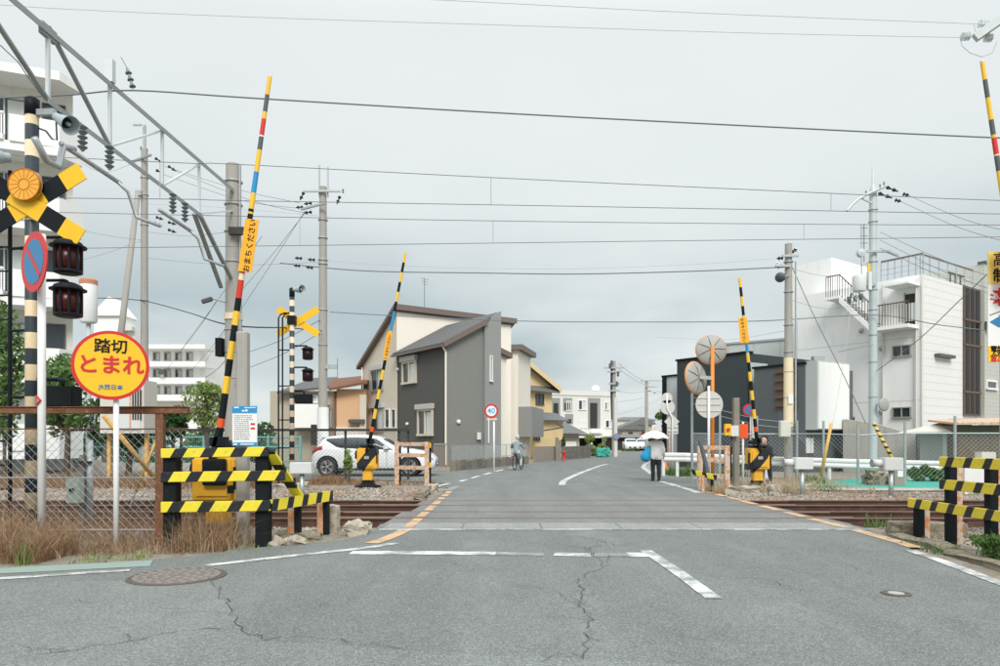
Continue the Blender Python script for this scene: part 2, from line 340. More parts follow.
far = [(-1.5, 16.12), (5.2, 16.12), (5.25, 18.3), (6.0, 19.4), (7.4, 20.4), (7.8, 22.4), (6.3, 24.5), (6.4, 28), (7.6, 35), (9.6, 44), (14, 60), (22, 80), (60, 130), (53, 134), (15, 84), (8.6, 62), (4, 48.5), (2.6, 43), (1.35, 38), (-2.1, 29.4), (-3.5, 29.2), (-40, 29.6), (-40, 23.3), (-4, 22.9), (-1.7, 21.2), (-1.35, 18.4)]
road2 = struct(sheet('street', far, 0, 'asphalt'))
# a tarmac patch trench with its own seam on the near left
sheet('tarmac_patch', [G(-700, 590).xy, G(0, 583).xy, G(209, 579.5).xy, G(215, 586).xy, G(223, 599).xy, G(234, 615).xy, G(246, 633).xy, G(262, 641).xy, G(330, 645).xy, G(420, 652).xy, G(520, 657).xy, G(600, 660).xy, G(700, 666).xy, G(700, 760).xy, G(-900, 760).xy], .003, 'asphalt_light', road)['label'] = 'lighter tarmac patch with a seam at the near left'
# crossing deck: panels between the rails
RY = [11.75, 12.8, 14.05, 15.2]
deck = struct(bpy.data.objects.new('crossing_deck', None)); COL.objects.link(deck); ORG[deck.name] = Vector()
def dl(y): return -1.78 + (y - 11) * .055
def dr(y): return 5.5 - (y - 11) * .075
for y0, y1 in ((10.935, 11.66), (11.84, 12.71), (12.89, 13.96), (14.14, 15.11), (15.29, 16.115)):
    m = MB(); jit = rnd.uniform(-.12, .12)
    m.hexa([(dl(y0) + jit, y0, -.24), (dr(y0) + jit, y0, -.24), (dr(y1) + jit, y1, -.24), (dl(y1) + jit, y1, -.24), (dl(y0) + jit, y0, .002), (dr(y0) + jit, y0, .002), (dr(y1) + jit, y1, .002), (dl(y1) + jit, y1, .002)])
    bevel(m.build('deck_panel', 'asphalt_deck', deck), .015, 1)
for i in range(6):     # concrete edge slabs in front of the rails, with open joints
    x0 = -1.72 + i * 1.17
    o = MB().box(x0, x0 + 1.155, 10.3, 10.98, -.05, .010).build('edge_slab', 'concrete_road', deck); bevel(o, .008, 1)
def strip(pts, wd, z, m, name='road_line', parent=road, label=None):
    pts = [Vector((p[0], p[1], 0)) for p in pts]; L_, R_ = [], []
    for i, p in enumerate(pts):
        d = (pts[min(i + 1, len(pts) - 1)] - pts[max(i - 1, 0)]).normalized(); n = Vector((-d.y, d.x, 0)) * wd / 2
        L_.append(p + n); R_.append(p - n)
    mb = MB(); n = len(pts)
    mb.add([(*p.xy, z) for p in L_] + [(*p.xy, z) for p in R_], [(i, i + 1, n + i + 1, n + i) for i in range(n - 1)])
    me = mb.mesh(name)
    if sum(f.normal.z for f in me.polygons) < 0: me.flip_normals()
    o = link(name, me, m, parent)
    if label: o['label'] = label
    return o
def gp(*pts): return [G(*p).xy for p in pts]
def dense(pts, n=6):
    o = []
    for a, b in zip(pts, pts[1:]):
        o += [Vector(a[:2]).lerp(Vector(b[:2]), k / n) for k in range(n)]
    return o + [Vector(pts[-1][:2])]
strip(gp((-120, 588), (0, 579), (60, 575), (130, 570.5)), .13, .006, 'road_white', label='white edge line left of the manhole')
strip(gp((205, 566), (245, 561.5), (280, 557.5), (320, 553), (350, 550), (374, 547), (396, 543.5)), .13, .006, 'road_white')
strip([(-1.72, 8.12), (-.85, 8.10), (-.05, 8.05)], .24, .005, 'road_white'); strip([(-.05, 8.05), (.5, 8.0)], .2, .005, 'road_white_worn')
strip([(.62, 8.02), (1.03, 7.93)], .22, .005, 'road_white'); strip([(1.03, 7.95), (1.45, 7.95)], .22, .005, 'road_white_worn'); strip([(1.45, 7.97), (1.68, 7.97)], .3, .0055, 'road_white')
strip(gp((646, 551), (680, 574), (714, 599)), .14, .007, 'road_white', label='slanting white line across the near road')
strip([(5.02, 8.5), (5.07, 9.0), (5.1, 9.6), (5.12, 10.28)], .18, .006, 'road_orange'); 
strip([(-1.62, 8.85), (-1.5, 9.25), (-1.42, 9.7), (-1.36, 10.28)], .18, .006, 'road_orange')
for a, b in ((10.32, 10.96), (11.0, 11.62), (11.9, 12.66), (12.95, 13.9), (14.2, 15.05), (15.35, 15.95), (16.2, 16.9), (17.1, 17.8)):
    strip([(5.1 + (a - 10) * .012, a), (5.1 + (b - 10) * .012, b)], .17, .014 if a < 11 else .008, 'road_orange', parent=deck)
    strip([(-1.36 + (a - 10) * .012, a), (-1.36 + (b - 10) * .012, b)], .15, .014 if a < 11 else .008, 'road_orange', parent=deck)
strip([(4.82, 8.3), (4.74, 7.6), (4.6, 6.8), (4.45, 5.9), (4.1, 4.2), (4.0, 1)], .13, .006, 'road_white', label='white edge line along the right kerb')
strip([(-1.75, 10.2), (5.3, 10.2)], .09, .007, 'road_white')
sheet('green_lane', [(-5.2, 7.1), (-4.4, 7.36), (-3.75, 7.62), (-3.6, 7.25), (-4.5, 6.95), (-5.3, 6.72), (-14, 4.1), (-14, 4.55)], .004, 'green_lane', road)
# street beyond
strip([G(562, 485).xy, G(563, 481.5).xy, G(570, 477.5).xy, G(583, 472).xy, G(598, 466.5).xy, G(607, 464.2).xy], .2, .005, 'road_white', parent=road2, label='curved white centre line beyond the crossing')
for a, b in (((437, 486.5), (450, 483.2)), ((460, 481.5), (467, 479.5)), ((472, 478.2), (479, 476)), ((484, 474.8), (491, 472.7)), ((496, 471.5), (503, 469.6)), ((509, 468.3), (516, 466.8))):
    strip(gp(a, b), .17, .005, 'road_white', parent=road2)
strip(gp((447, 491), (458, 486)), .22, .006, 'road_white_worn', parent=road2); strip(gp((424, 486), (446, 487.2)), .13, .005, 'road_white_worn', parent=road2)
strip([G(572, 485.5).xy, G(630, 486).xy, G(692, 486.6).xy], .16, .005, 'road_white_worn', parent=road2); strip([G(600, 480.2).xy, G(626, 480.4).xy], .2, .005, 'road_white_worn', parent=road2)
strip([G(699, 493).xy, G(686, 488.5).xy, G(672, 484.5).xy, G(661, 481.5).xy], .2, .005, 'road_white', parent=road2)
strip([G(652, 474).xy, G(643, 467.5).xy, G(645, 464).xy, G(652, 461).xy], .2, .005, 'road_white', parent=road2)
strip([G(655, 472).xy, G(649, 466.3).xy, G(657, 461.8).xy], .7, .004, 'green_lane', parent=road2, name='green_lane')
# cracks: wandering narrow openings filled with dark grit
def crack(pts, wd=.012, seed=1, br=2):
    r = random.Random(seed); path = []
    for a, b in zip(pts, pts[1:]):
        a, b = Vector(a), Vector(b); k = max(3, int((b - a).length / .07))
        for i in range(k): path.append(a.lerp(b, i / k) + Vector((r.gauss(0, .018), r.gauss(0, .028))))
    path.append(Vector(pts[-1])); mb = MB()
    def rib(pp, w0):
        vs = []; fs = []
        for i, p in enumerate(pp):
            d = (pp[min(i + 1, len(pp) - 1)] - pp[max(i - 1, 0)]).normalized(); n = Vector((-d.y, d.x)) * w0 * r.uniform(.06, .42) * (.5 if i in (0, len(pp) - 1) else 1)
            vs += [(p.x + n.x, p.y + n.y, .0085), (p.x - n.x, p.y - n.y, .0085)]
        for i in range(len(pp) - 1): fs.append((2 * i, 2 * i + 2, 2 * i + 3, 2 * i + 1))
        mb.add(vs, fs)
    rib(path, wd)
    for _ in range(br):
        i = r.randrange(1, len(path) - 1); p = path[i].copy(); q = [p.copy()]; d = Vector((r.uniform(-1, 1), r.uniform(-.6, .6))).normalized()
        for _ in range(r.randint(3, 8)): d = (d + Vector((r.gauss(0, .5), r.gauss(0, .5)))).normalized(); p = p + d * .06; q.append(p.copy())
        rib(q, wd * .6)
    mb.build('crack', 'crack_fill', road)
mat('crack_fill', (.07, .076, .078), .95, var=.3)
cp = lambda *a: [tuple(G(*p).xy) for p in a]
crack(cp((585, 548), (598, 558), (605, 566), (594, 572), (575, 580), (583, 592), (580, 606), (592, 620), (586, 640), (584, 660)), .013, 3, 9)
crack(cp((548, 540), (575, 536), (600, 541), (618, 546), (640, 543), (675, 541)), .012, 5, 6); crack(cp((598, 545), (586, 552), (607, 556), (610, 564)), .014, 6, 4)
crack(cp((512, 584), (545, 590), (572, 597), (586, 607)), .011, 7, 3); crack(cp((565, 546), (600, 549), (640, 547), (700, 545)), .008, 8, 3)
crack(cp((0, 648), (28, 648), (55, 652), (75, 652), (100, 646), (140, 641), (170, 634), (205, 629), (243, 629)), .013, 9, 4)
crack(cp((213, 582), (222, 598), (234, 615), (246, 633), (262, 640)), .016, 10, 0); crack(cp((140, 611), (170, 614), (205, 612), (230, 614)), .009, 11, 1)
crack(cp((700, 574), (740, 578), (775, 582), (800, 592)), .010, 12, 2); crack(cp((262, 640), (290, 637), (330, 640), (380, 647), (420, 652)), .010, 14, 2)
crack(cp((556, 491), (580, 492), (612, 490), (650, 492)), .02, 15, 4); crack(cp((60, 600), (90, 603), (130, 602)), .007, 21, 1); crack(cp((430, 560), (470, 566), (505, 562)), .007, 22, 1); crack(cp((820, 560), (850, 566), (870, 575)), .007, 23, 1)
crack(cp((500, 528), (560, 529)), .012, 16, 2)
# manholes
def manhole(px, py, r, label, pattern):
    c = G(px, py); t = thing('manhole_cover', label, 'manhole', (c.x, c.y, 0))
    MB().lathe((c.x, c.y, 0), [(r, -.02), (r, .009), (r - .03, .012), (r - .035, .007), (r - .05, .007)], 40).build('rim', 'manhole_rim', t)
    MB().lathe((c.x, c.y, 0), [(r - .05, -.01), (r - .05, .011), (r - .07, .013), (.001, .013)], 40).build('lid', 'manhole_iron' if pattern else 'concrete', t)
    if pattern:
        mb = MB()
        for k, (rr, n) in enumerate(((.1, 6), (.19, 12), (.28, 18), (.36, 22))):
            for i in range(n):
                a = 2 * math.pi * (i + .5 * (k % 2)) / n; x, y = c.x + rr * math.cos(a), c.y + rr * math.sin(a)
                mb.box(x - .026, x + .026, y - .016, y + .016, .012, .019)
        mb.build('tread_studs', 'manhole_stud', t)['kind'] = 'stuff'
mat('manhole_rim', (.10, .085, .075), .7, var=.3); mat('manhole_iron', (.17, .145, .13), .7, var=.25, scale=12); mat('manhole_stud', (.27, .25, .23), .6, var=.3)
manhole(177.5, 576.8, .44, 'large round iron manhole cover with studded tread at the left road edge', True)
manhole(896, 594, .115, 'small round pale valve cover in the road at right', False)
# ================================================================ tracks
def rail(x0, x1, y, t, name='rail', z=0.0):
    prof = [(-.065, -.153), (.065, -.153), (.065, -.14), (.012, -.12), (.012, -.04), (.034, -.03), (.034, -.002), (.028, .004), (-.028, .004), (-.034, -.002), (-.034, -.03), (-.012, -.04), (-.012, -.12), (-.065, -.14)]
    mb = MB(); mb.prism([(x0, y + a, z + b) for a, b in prof], None, (x1 - x0, 0, 0))
    me = mb.mesh(name)
    for p in me.polygons:
        if p.normal.z > .6 and p.center.z > z - .01: p.material_index = 1
    return link(name, me, ['rust_rail', 'rail_top'], t)
slp = MB().box(-.11, .11, -.95, .95, -.15, 0).mesh('sleeper'); slp.materials.append(M['concrete'])
for k, (ya, yb, lab) in enumerate(((RY[0], RY[1], 'nearer rusty railway track running through the crossing'), (RY[2], RY[3], 'farther rusty railway track running through the crossing'))):
    t = thing('railway_track', lab, 'railway track', (0, (ya + yb) / 2, -.2), 'tracks of the level crossing')
    rail(-26, 30, ya, t); rail(-26, 30, yb, t)
    for yy, s in ((ya, 1), (yb, -1)):
        rail(-2.55 - rnd.uniform(0, .5), -1.2, yy + s * .12, t, 'guard_rail', .002); rail(5.0, 5.9 + rnd.uniform(0, .6), yy + s * .12, t, 'guard_rail', .002)
    for i in range(-20, 25):
        x = i * .66
        if -2.0 < x < 5.6: continue
        o = bpy.data.objects.new('sleeper', slp); COL.objects.link(o); o.parent = t; o.location = (x, 0, .048)
# ballast
def stones(name, m, areas, seed, lab):
    r = random.Random(seed); V = []; Fc = []
    base = [(1, 0, 0), (-.5, .87, 0), (-.5, -.87, 0), (.2, .1, .75), (-.1, -.1, -.6)]; fc = [(0, 1, 3), (1, 2, 3), (2, 0, 3), (1, 0, 4), (2, 1, 4), (0, 2, 4)]
    for x0, x1, y0, y1, z, n, sz in areas:
        for _ in range(n):
            s = sz * r.uniform(.5, 1.5); a = r.uniform(0, 6.28); ca, sa = math.cos(a), math.sin(a); x, y = r.uniform(x0, x1), r.uniform(y0, y1); o = len(V)
            zz = z(y) if callable(z) else z; tx, ty = r.uniform(-.5, .5), r.uniform(-.5, .5); h = r.uniform(.7, 1.2)
            for bx_, by, bz in base:
                bx_ *= r.uniform(.7, 1.2); by *= r.uniform(.7, 1.2)
                V.append((x + s * (bx_ * ca - by * sa), y + s * (bx_ * sa + by * ca), zz + s * (bz * h + tx * bx_ + ty * by)))
            Fc += [tuple(o + i for i in f) for f in fc]
    me = bpy.data.meshes.new(name); me.from_pydata(V, [], Fc); o = link(name, me, m); return tag(o, lab, 'gravel', kind='stuff')
slope = lambda y: -.02 - .17 * min(1, max(0, (16.2 - y) / .45)) if y > 13 else -.02 - .17 * min(1, max(0, (y - 10.5) / .7))
stones('ballast', 'ballast', [(-13, -1.9, 15.6, 19.2, slope, 10000, .042), (5.4, 16, 15.5, 17.6, slope, 9000, .045), (-9, -2.0, 10.2, 11.4, slope, 4200, .032), (5.6, 12, 8.6, 11.4, slope, 5200, .032)], 1, 'pale grey track ballast beside the rails')
stones('ballast', 'ballast_rusty', [(-13, -1.8, 11.2, 15.8, -.19, 11000, .034), (5.3, 15, 11.2, 15.8, -.19, 10000, .034)], 2, 'rust-brown ballast lying between the rails')
# ---------------------------------------------------------------- kerbs and blocks
def rock(name, label, cat, x0, x1, y0, y1, h, m, seed, group=None, sub=2, jit=.02, z0=-.06, rz=0):
    r = random.Random(seed); bm = bmesh.new(); bmesh.ops.create_cube(bm, size=1); bmesh.ops.subdivide_edges(bm, edges=bm.edges, cuts=sub + 1, use_grid_fill=True)
    for v in bm.verts: v.co = Vector((v.co.x * (x1 - x0) * (1 - .06 * (v.co.z + .5)), v.co.y * (y1 - y0) * (1 - .06 * (v.co.z + .5)), v.co.z * (h - z0))) + Vector((r.gauss(0, jit), r.gauss(0, jit), r.gauss(0, jit)))
    bmesh.ops.rotate(bm, verts=bm.verts, cent=(0, 0, 0), matrix=Matrix.Rotation(rz, 3, 'Z'))
    me = bpy.data.meshes.new(name); bm.to_mesh(me); bm.free(); me.transform(Matrix.Translation((0, 0, (h - z0) / 2 + z0)))
    o = link(name, me, m); o.location = ((x0 + x1) / 2, (y0 + y1) / 2, 0); bevel(o, .012, 1); return tag(o, label, cat, group)
rock('kerb_stone', 'mossy concrete kerb block at right road edge beside the striped barrier', 'kerb', 5.38, 6.35, 9.55, 9.85, .17, 'mossy_stone', 1, rz=-.35, jit=.008)
rock('kerb_stone', 'low broken kerb under the right striped barrier', 'kerb', 5.2, 5.42, 8.2, 9.5, .05, 'mossy_stone', 2, jit=.01)
rock('kerb_stone', 'low cracked kerb at the right frame edge', 'kerb', 5.02, 5.24, 6.3, 8.15, .04, 'mossy_stone', 3, rz=-.1, jit=.01)
rock('concrete_block', 'upright brown concrete stump at the end of the left striped barrier', 'block', -2.52, -2.32, 10.05, 10.25, .36, 'stone', 4, jit=.008)
rock('concrete_block', 'pale broken concrete block left of the road deck', 'block', -2.12, -1.83, 9.62, 10.0, .16, 'stone', 5)
rock('kerb_stone', 'low kerb slab under the short orange posts on the left', 'kerb', -2.95, -2.35, 9.15, 9.4, .06, 'mossy_stone', 6, rz=.35)
rock('kerb_stone', 'whitish broken concrete lump at foot of left striped barrier', 'kerb', -2.95, -2.45, 8.72, 9.0, .05, 'stone', 7, rz=.3, jit=.025)
rock('concrete_block', 'mossy block on far left of the crossing beside the orange line', 'block', -1.95, -1.68, 15.9, 17.3, .14, 'mossy_stone', 8)
rock('concrete_block', 'pale block beside the rusty guard frame on far left', 'block', -1.85, -1.6, 17.5, 18.4, .16, 'stone', 9)
rock('concrete_block', 'long broken block at foot of the far right guard frame', 'block', 5.4, 6.2, 16.6, 17.0, .18, 'stone', 10, rz=-.5)
rock('concrete_block', 'small hollow concrete block beside the ballast on far right', 'block', 6.25, 6.5, 16.3, 16.55, .24, 'stone', 11)
rock('concrete_footing', 'low concrete footing of the far left signal pole', 'footing', -6.3, -5.3, 19.1, 19.7, .08, 'stone', 12)
struct(sheet('green_court', [(7.75, 18.2), (22, 17.6), (26, 24.6), (12.5, 24.2), (8.4, 20.6)], -.004, 'green_court'))
kb = MB(); kb.tube([(8.9, 20.2, .02), (7.75, 18.4, .02), (8.2, 18.05, .02), (22, 17.45, .02)], .06, 4); tag(kb.build('court_kerb', 'concrete'), 'pale concrete kerb along the turquoise paved strip', 'kerb')
# ================================================================ level-crossing furniture
bands('stripe_left', (.80, .66, .04), BLK, .36, .58, 0, -.6, 2, .1, wear=.585, wearcol=(.16, .11, .07))
bands('stripe_right', (.80, .62, .04), BLK, .34, .62, 1, .55, 2, .2, wear=.585, wearcol=(.16, .11, .07))
bands('stripe_low', (.80, .68, .04), BLK, .30, .6, 1, -.3, 2, .4)
bands('pole_bands', CRM, (.03, .045, .055), .43, .5, 2, 0, 2, .12, wear=.66); bands('pole_bands_far', (.74, .60, .44), (.03, .045, .055), .34, .5, 2, 0, 2, .3, wear=.7)
bands('gate_stripe', (.83, .45, .035), BLK, .9, .62, 0, -.8, 2, .50)
mat('sign_pale_yellow', (.80, .62, .16), .5); mat('sign_back', (.56, .555, .53), .5, var=.08)
# --- left striped barrier
t = thing('striped_barrier', 'black and yellow striped guard barrier on the near left with short orange posts', 'barrier', (-3.4, 8.7, 0), 'striped guard barriers')
for x in (-4.05, -2.92): bevel(MB().box(x - .08, x + .08, 8.63, 8.79, -.1, 1.14).build('post', 'black_rough', t), .008, 1)
for z0, z1, x1 in ((1.10, 1.215, -2.82), (.805, .93, -2.62), (.435, .565, -2.80)):
    bevel(MB().hexa([(-4.13, 8.575, z0 - .02), (x1, 8.575, z0), (x1, 8.615, z0), (-4.13, 8.615, z0 - .02), (-4.13, 8.575, z1 - .02), (x1, 8.575, z1), (x1, 8.615, z1), (-4.13, 8.615, z1 - .02)]).build('rail', 'stripe_left', t), .006, 1)
MB().bar((-2.8, 8.62, .5), (-2.36, 9.9, .52), .035, .14).build('rail', 'stripe_low', t)
MB().bar((-2.82, 8.6, 1.17), (-2.62, 9.3, .50), .04, .13, (1, 0, 0)).build('brace', 'stripe_low', t)
for x, y in ((-2.70, 9.3), (-2.46, 9.85)):
    MB().box(x - .085, x - .005, y - .04, y + .04, -.1, .47).build('post', 'orange_rust', t)['label'] = 'orange painted short post'
    MB().box(x - .002, x + .07, y - .05, y + .05, -.1, .45).build('post_sleeve', 'black_rough', t)
# --- right striped barrier
t = thing('striped_barrier', 'black and yellow striped guard barrier at the right frame edge', 'barrier', (5.66, 8.4, 0), 'striped guard barriers')
for z0, z1, y1 in ((.965, 1.09, 8.93), (.68, .805, 8.93), (.385, .51, 9.62)):
    bevel(MB().box(5.56, 5.6, 6.6, y1, z0, z1).build('rail', 'stripe_right', t), .006, 1)
for y, h in ((8.85, 1.03), (8.12, 1.03), (7.2, 1.03), (9.52, .47)):
    MB().box(5.61, 5.70, y - .06, y + .05, -.1, h).build('post', 'black_rough', t); MB().box(5.705, 5.775, y - .05, y + .04, -.1, h - .02).build('post', 'pale_rust', t)['label'] = 'rusty orange and white back post'
# --- chain-link fence with rusty beam
def chain(mb, A, B, z0, z1, pitch, r):
    A, B = Vector(A), Vector(B); Ln = (B - A).length; d = (B - A) / Ln; h = z1 - z0; n = int((Ln + h) / pitch)
    nrm = Vector((-d.y, d.x, 0)) * r * .9
    for s in (0, 1):
        for k in range(n + 1):
            u0 = k * pitch - (h if s == 0 else 0); u1 = u0 + h
            za, zb = (z0, z1) if s == 0 else (z1, z0)
            c0, c1 = max(0, u0), min(Ln, u1)
            if c1 - c0 < .02: continue
            f0, f1 = (c0 - u0) / h, (c1 - u0) / h
            p = A + d * c0 + nrm * (1 if s else -1); q = A + d * c1 + nrm * (1 if s else -1)
            mb.tube([(p.x, p.y, za + (zb - za) * f0), (q.x, q.y, za + (zb - za) * f1)], r, 3)
t = thing('chain_link_fence', 'rusty chain-link fence under a rusted steel beam on the near left', 'fence', (-6, 8.95, 0))
bevel(MB().box(-10, -3.93, 8.86, 8.95, 1.63, 1.71).build('beam', 'rust', t), .008, 1)
MB().box(-10, -3.93, 8.845, 8.965, 1.712, 1.722).build('beam_flange', 'rust', t)
for x in (-4.29, -6.9): MB().box(x - .05, x + .05, 8.87, 8.94, -.1, 1.628).build('post', 'rust', t)
for z in (1.44, .82, .16): MB().tube([(-10, 8.955, z), (-3.95, 8.955, z)], .008, 4).build('wire', 'rust' if z > 1 else 'galv', t)
mb = MB(); chain(mb, (-10, 8.96, 0), (-3.95, 8.96, 0), .06, 1.44, .105, .0033); o = mb.build('mesh', 'galv', t); o['kind'] = 'stuff'
# --- signs on white poles
def disc(mb, c, xd, nrm, r, th, n=48):
    xd = Vector(xd); mb.cyl(Vector(c), Vector(c) + Vector(nrm) * th, r, r, n)
def sign_frame(al):
    return Vector((math.cos(al), math.sin(al), 0)), Vector((math.sin(al), -math.cos(al), 0))
t = thing('crossing_stop_sign', 'round yellow sign with red rim and Japanese lettering on a white pole', 'sign', (-4.6, 8.45, 0))
xd, nm = sign_frame(math.radians(27)); c = P(111, 365.5, 8.38)
MB().cyl((-4.6, 8.45, -.2), (-4.6, 8.45, 2.0), .032, n=14).build('pole', 'paint_white', t, True)
bx('bracket', 'galv', t, -4.64, -4.56, 8.40, 8.44, 2.15, 2.22)
mb = MB(); disc(mb, c, xd, nm, .41, .02); mb.build('rim', 'sign_red', t)
mb = MB(); disc(mb, c + nm * .0205, xd, nm, .372, .004); mb.build('face', 'sign_yellow', t)
text('踏切', .178, t, 'black', c + nm * .028 + Vector((0, 0, .215)), xd, (0, 0, 1), bold=.003); text('とまれ', .235, t, 'sign_red', c + nm * .028 + Vector((0, 0, -.01)), xd, (0, 0, 1), bold=.006)
text('JR西日本', .066, t, 'sign_blue', c + nm * .028 + Vector((0, 0, -.262)), xd, (0, 0, 1), bold=.001)
t = thing('no_parking_sign', 'round red and blue no-parking sign seen aslant on the left white pole', 'sign', (-5.46, 8.4, 0))
xd, nm = sign_frame(math.radians(-36)); c = P(35, 262, 8.22)
MB().cyl((-5.46, 8.4, -.2), (-5.46, 8.4, 3.75), .044, n=14).build('pole', 'paint_white', t, True)
mb = MB(); disc(mb, c, xd, nm, .35, .015); mb.build('rim', 'sign_red', t)
mb = MB(); disc(mb, c + nm * .0155, xd, nm, .26, .003); mb.build('face', 'sign_blue', t)
d = (xd * .7 - Vector((0, 0, .72))).normalized(); MB().bar(c + nm * .021 - d * .25, c + nm * .021 + d * .25, .052, .004, nm).build('slash', 'sign_red', t)
mb = MB()
for s in (-1, 1): mb.bar((-5.44, 8.346, 1.77), (-5.49, 8.344, 1.77 + s * .055), .012, .035, (0, 1, 0))
mb.build('red_chevron', 'sign_red', t)
# --- warning signals
def lamp(t, c, r, h, name='warning_lamp'):
    c = Vector(c); l = MB().lathe(c, [(.01, h * .62), (r * .5, h * .60), (r * .9, h * .52), (r * 1.02, h * .42), (r * 1.22, h * .40), (r * 1.22, h * .36), (r * .98, h * .34), (r * .9, h * .33)], 20).build(name, 'black', t, True); autosmooth(l, 30)
    MB().lathe(c, [(.01, h * .35), (r * .84, h * .35), (r * .84, -h * .40), (.01, -h * .40)], 20).build('lens', 'red_lens', l, True)
    mb = MB(); mb.lathe(c, [(r * .95, -h * .38), (r * .95, -h * .46), (r * .7, -h * .5), (.01, -h * .5)], 20)
    for k in range(10):
        a = 2 * math.pi * (k + .5) / 10; x, y = c.x + r * .87 * math.cos(a), c.y + r * .87 * math.sin(a); mb.box(x - .014, x + .014, y - .014, y + .014, c.z - h * .4, c.z + h * .36)
    mb.build('cage', 'black', l); return l
def horn(t, c, d, L_, r):
    c = Vector(c); d = Vector(d).normalized()
    o = MB().lathe(c, [(r * .28, -L_ * .5), (r * .45, -L_ * .45), (r * .45, -L_ * .2), (r * .55, -L_ * .18), (r * .72, L_ * .25), (r, L_ * .5), (r * .95, L_ * .5), (r * .6, L_ * .2), (r * .2, L_ * .05)], 20, d).build('horn', 'speaker_grey', t, True); autosmooth(o, 35)
    MB().lathe(c, [(r * .52, L_ * .21), (r * .5, L_ * .24), (.005, L_ * .24)], 16, d).build('throat', 'black', o)
    MB().lathe(c, [(r * .22, L_ * .2), (r * .2, L_ * .4), (r * .1, L_ * .42)], 12, d).build('plug', 'speaker_grey', o, True)
def signal(X, Y, ztop, r, bandm, k, front, label, cb, lamps, boxc, group):
    t = thing('crossing_signal', label, 'crossing signal', (X, Y, 0), group)
    MB().cyl((X, Y, -.1), (X, Y, ztop), r, n=18).build('pole', bandm, t, True)
    MB().lathe((X, Y, ztop), [(r * 1.08, -.16), (r * 1.1, .06), (r * .6, .09), (.01, .095)], 18).build('pole_cap', 'black', t, True)
    MB().lathe((X, Y, 0), [(r * 2.6, -.05), (r * 2.6, .04), (r * 1.5, .06), (r * 1.4, .25)], 18).build('base', 'black_rough', t)
    cx_, cz = cb; hl = .85 * k; wd = .245 * k
    yy = Y - r - .03 if front else Y + r + .03
    for s in (-1, 1):
        mb = MB(); a = math.radians(32) * s; q = Matrix.Rotation(-a, 4, 'Y'); o = None
        mb.X = Matrix.Translation((cx_, yy + (s * .012 if front else -s * .012), cz)) @ q
        if front:
            for i, (u0, u1) in enumerate(((-hl, -hl + .3 * k), (-hl + .3 * k, -hl + .6 * k), (-hl + .6 * k, hl - .6 * k), (hl - .6 * k, hl - .3 * k), (hl - .3 * k, hl))):
                mb.mat(i % 2); mb.box(u0, u1, -.008, .008, -wd / 2, wd / 2)
        else: mb.mat(0); mb.box(-hl, hl, -.006, .006, -wd / 2, wd / 2)
        mb.build('crossbuck_board', ['sign_yellow', 'black'], t)
    if front:
        mb = MB(); c = Vector((cx_ + .02, yy - .05, cz + .23)); mb.cyl(c, c - Vector((0, .05, 0)), .215, .205, 32); d_ = mb.build('direction_lamp', 'disc_orange', t)
        mb = MB()
        for i in range(16):
            a = 2 * math.pi * i / 16; mb.bar(c + Vector((.075 * math.cos(a), -.052, .075 * math.sin(a))), c + Vector((.2 * math.cos(a), -.052, .2 * math.sin(a))), .005, .003, (0, 1, 0))
        mb.lathe(c, [(.075, -.0), (.075, .054), (.068, .056), (.065, .04)], 24, (0, -1, 0)); mb.lathe(c, [(.213, .0), (.213, .056), (.203, .058), (.202, .04)], 32, (0, -1, 0)); mb.build('lamp_ribs', 'disc_rib', d_)
    else:
        bx('clamp', 'black', t, X - r * 1.6, X + r * 1.6, Y - r * 1.4, Y + r * 1.2, cz - .1, cz + .14)
    for lx, lz in lamps:
        lamp(t, (lx, Y - .02, lz), .185 * k, .42 * k); za = lz + .29 * k
        MB().tube([(X, Y, za), (lx - .06, Y - .01, za), (lx - .01, Y - .02, za - .02), (lx, Y - .02, lz + .22 * k)], .022, 8).build('lamp_arm', 'black', t, True)
    bxx, bz, bw, bh = boxc
    o = MB().box(bxx - bw / 2, bxx + bw / 2, Y - .13, Y + .1, bz - bh / 2, bz + bh / 2).build('lamp_housing', 'black_rough', t); bevel(o, .02, 2)
    MB().tube([(X, Y, bz + bh * .85), (bxx - .06, Y, bz + bh * .85), (bxx, Y, bz + bh * .8), (bxx, Y, bz + bh * .45)], .028, 8).build('housing_arm', 'black', t, True)
    return t
mat('disc_orange', (.86, .40, .05), .35, var=.06); mat('disc_rib', (.45, .17, .02), .5)
X, Y = (32 - 500) * 9.5 / F, 9.5
zz = lambda py, Y_: H - (py - HY) * Y_ / F
xx = lambda px, Y_: (px - 500) * Y_ / F
t = signal(X, Y, zz(104, Y), .083, 'pole_bands', 1.0, True, 'tall striped crossing signal pole with yellow-black crossbuck on the near left', (xx(33, Y), zz(207, Y)), [(xx(69, Y), zz(259, Y)), (xx(69, Y), zz(302, Y))], (xx(63, Y), zz(397, Y), .42, .28), 'crossing warning signals')
horn(t, P(63, 121, 9.35), (.80, -.36, -.50), .36, .125); horn(t, P(-2, 157, 9.35), (-.5, -.7, -.2), .3, .14)
MB().tube([P(56, 118, 9.45), P(57, 140, 9.4), P(52, 139, 9.4), P(46, 131, 9.42), P(38, 128, 9.44)], .012, 6).build('cable', 'cable', t, True)
MB().bar((X, Y, zz(113, Y)), P(55, 112, 9.45), .06, .08).build('horn_bracket', 'galv', t)
ld = MB(); ld.tube([(xx(5, Y), Y + .1, -.05), (xx(5, Y), Y + .1, zz(168, Y))], .028, 6); ld.tube([(xx(-22, Y), Y + .1, -.05), (xx(-22, Y), Y + .1, zz(168, Y))], .028, 6)
for py in (247, 330, 397): ld.tube([(xx(5, Y), Y + .1, zz(py, Y)), (X, Y, zz(py, Y))], .02, 6)
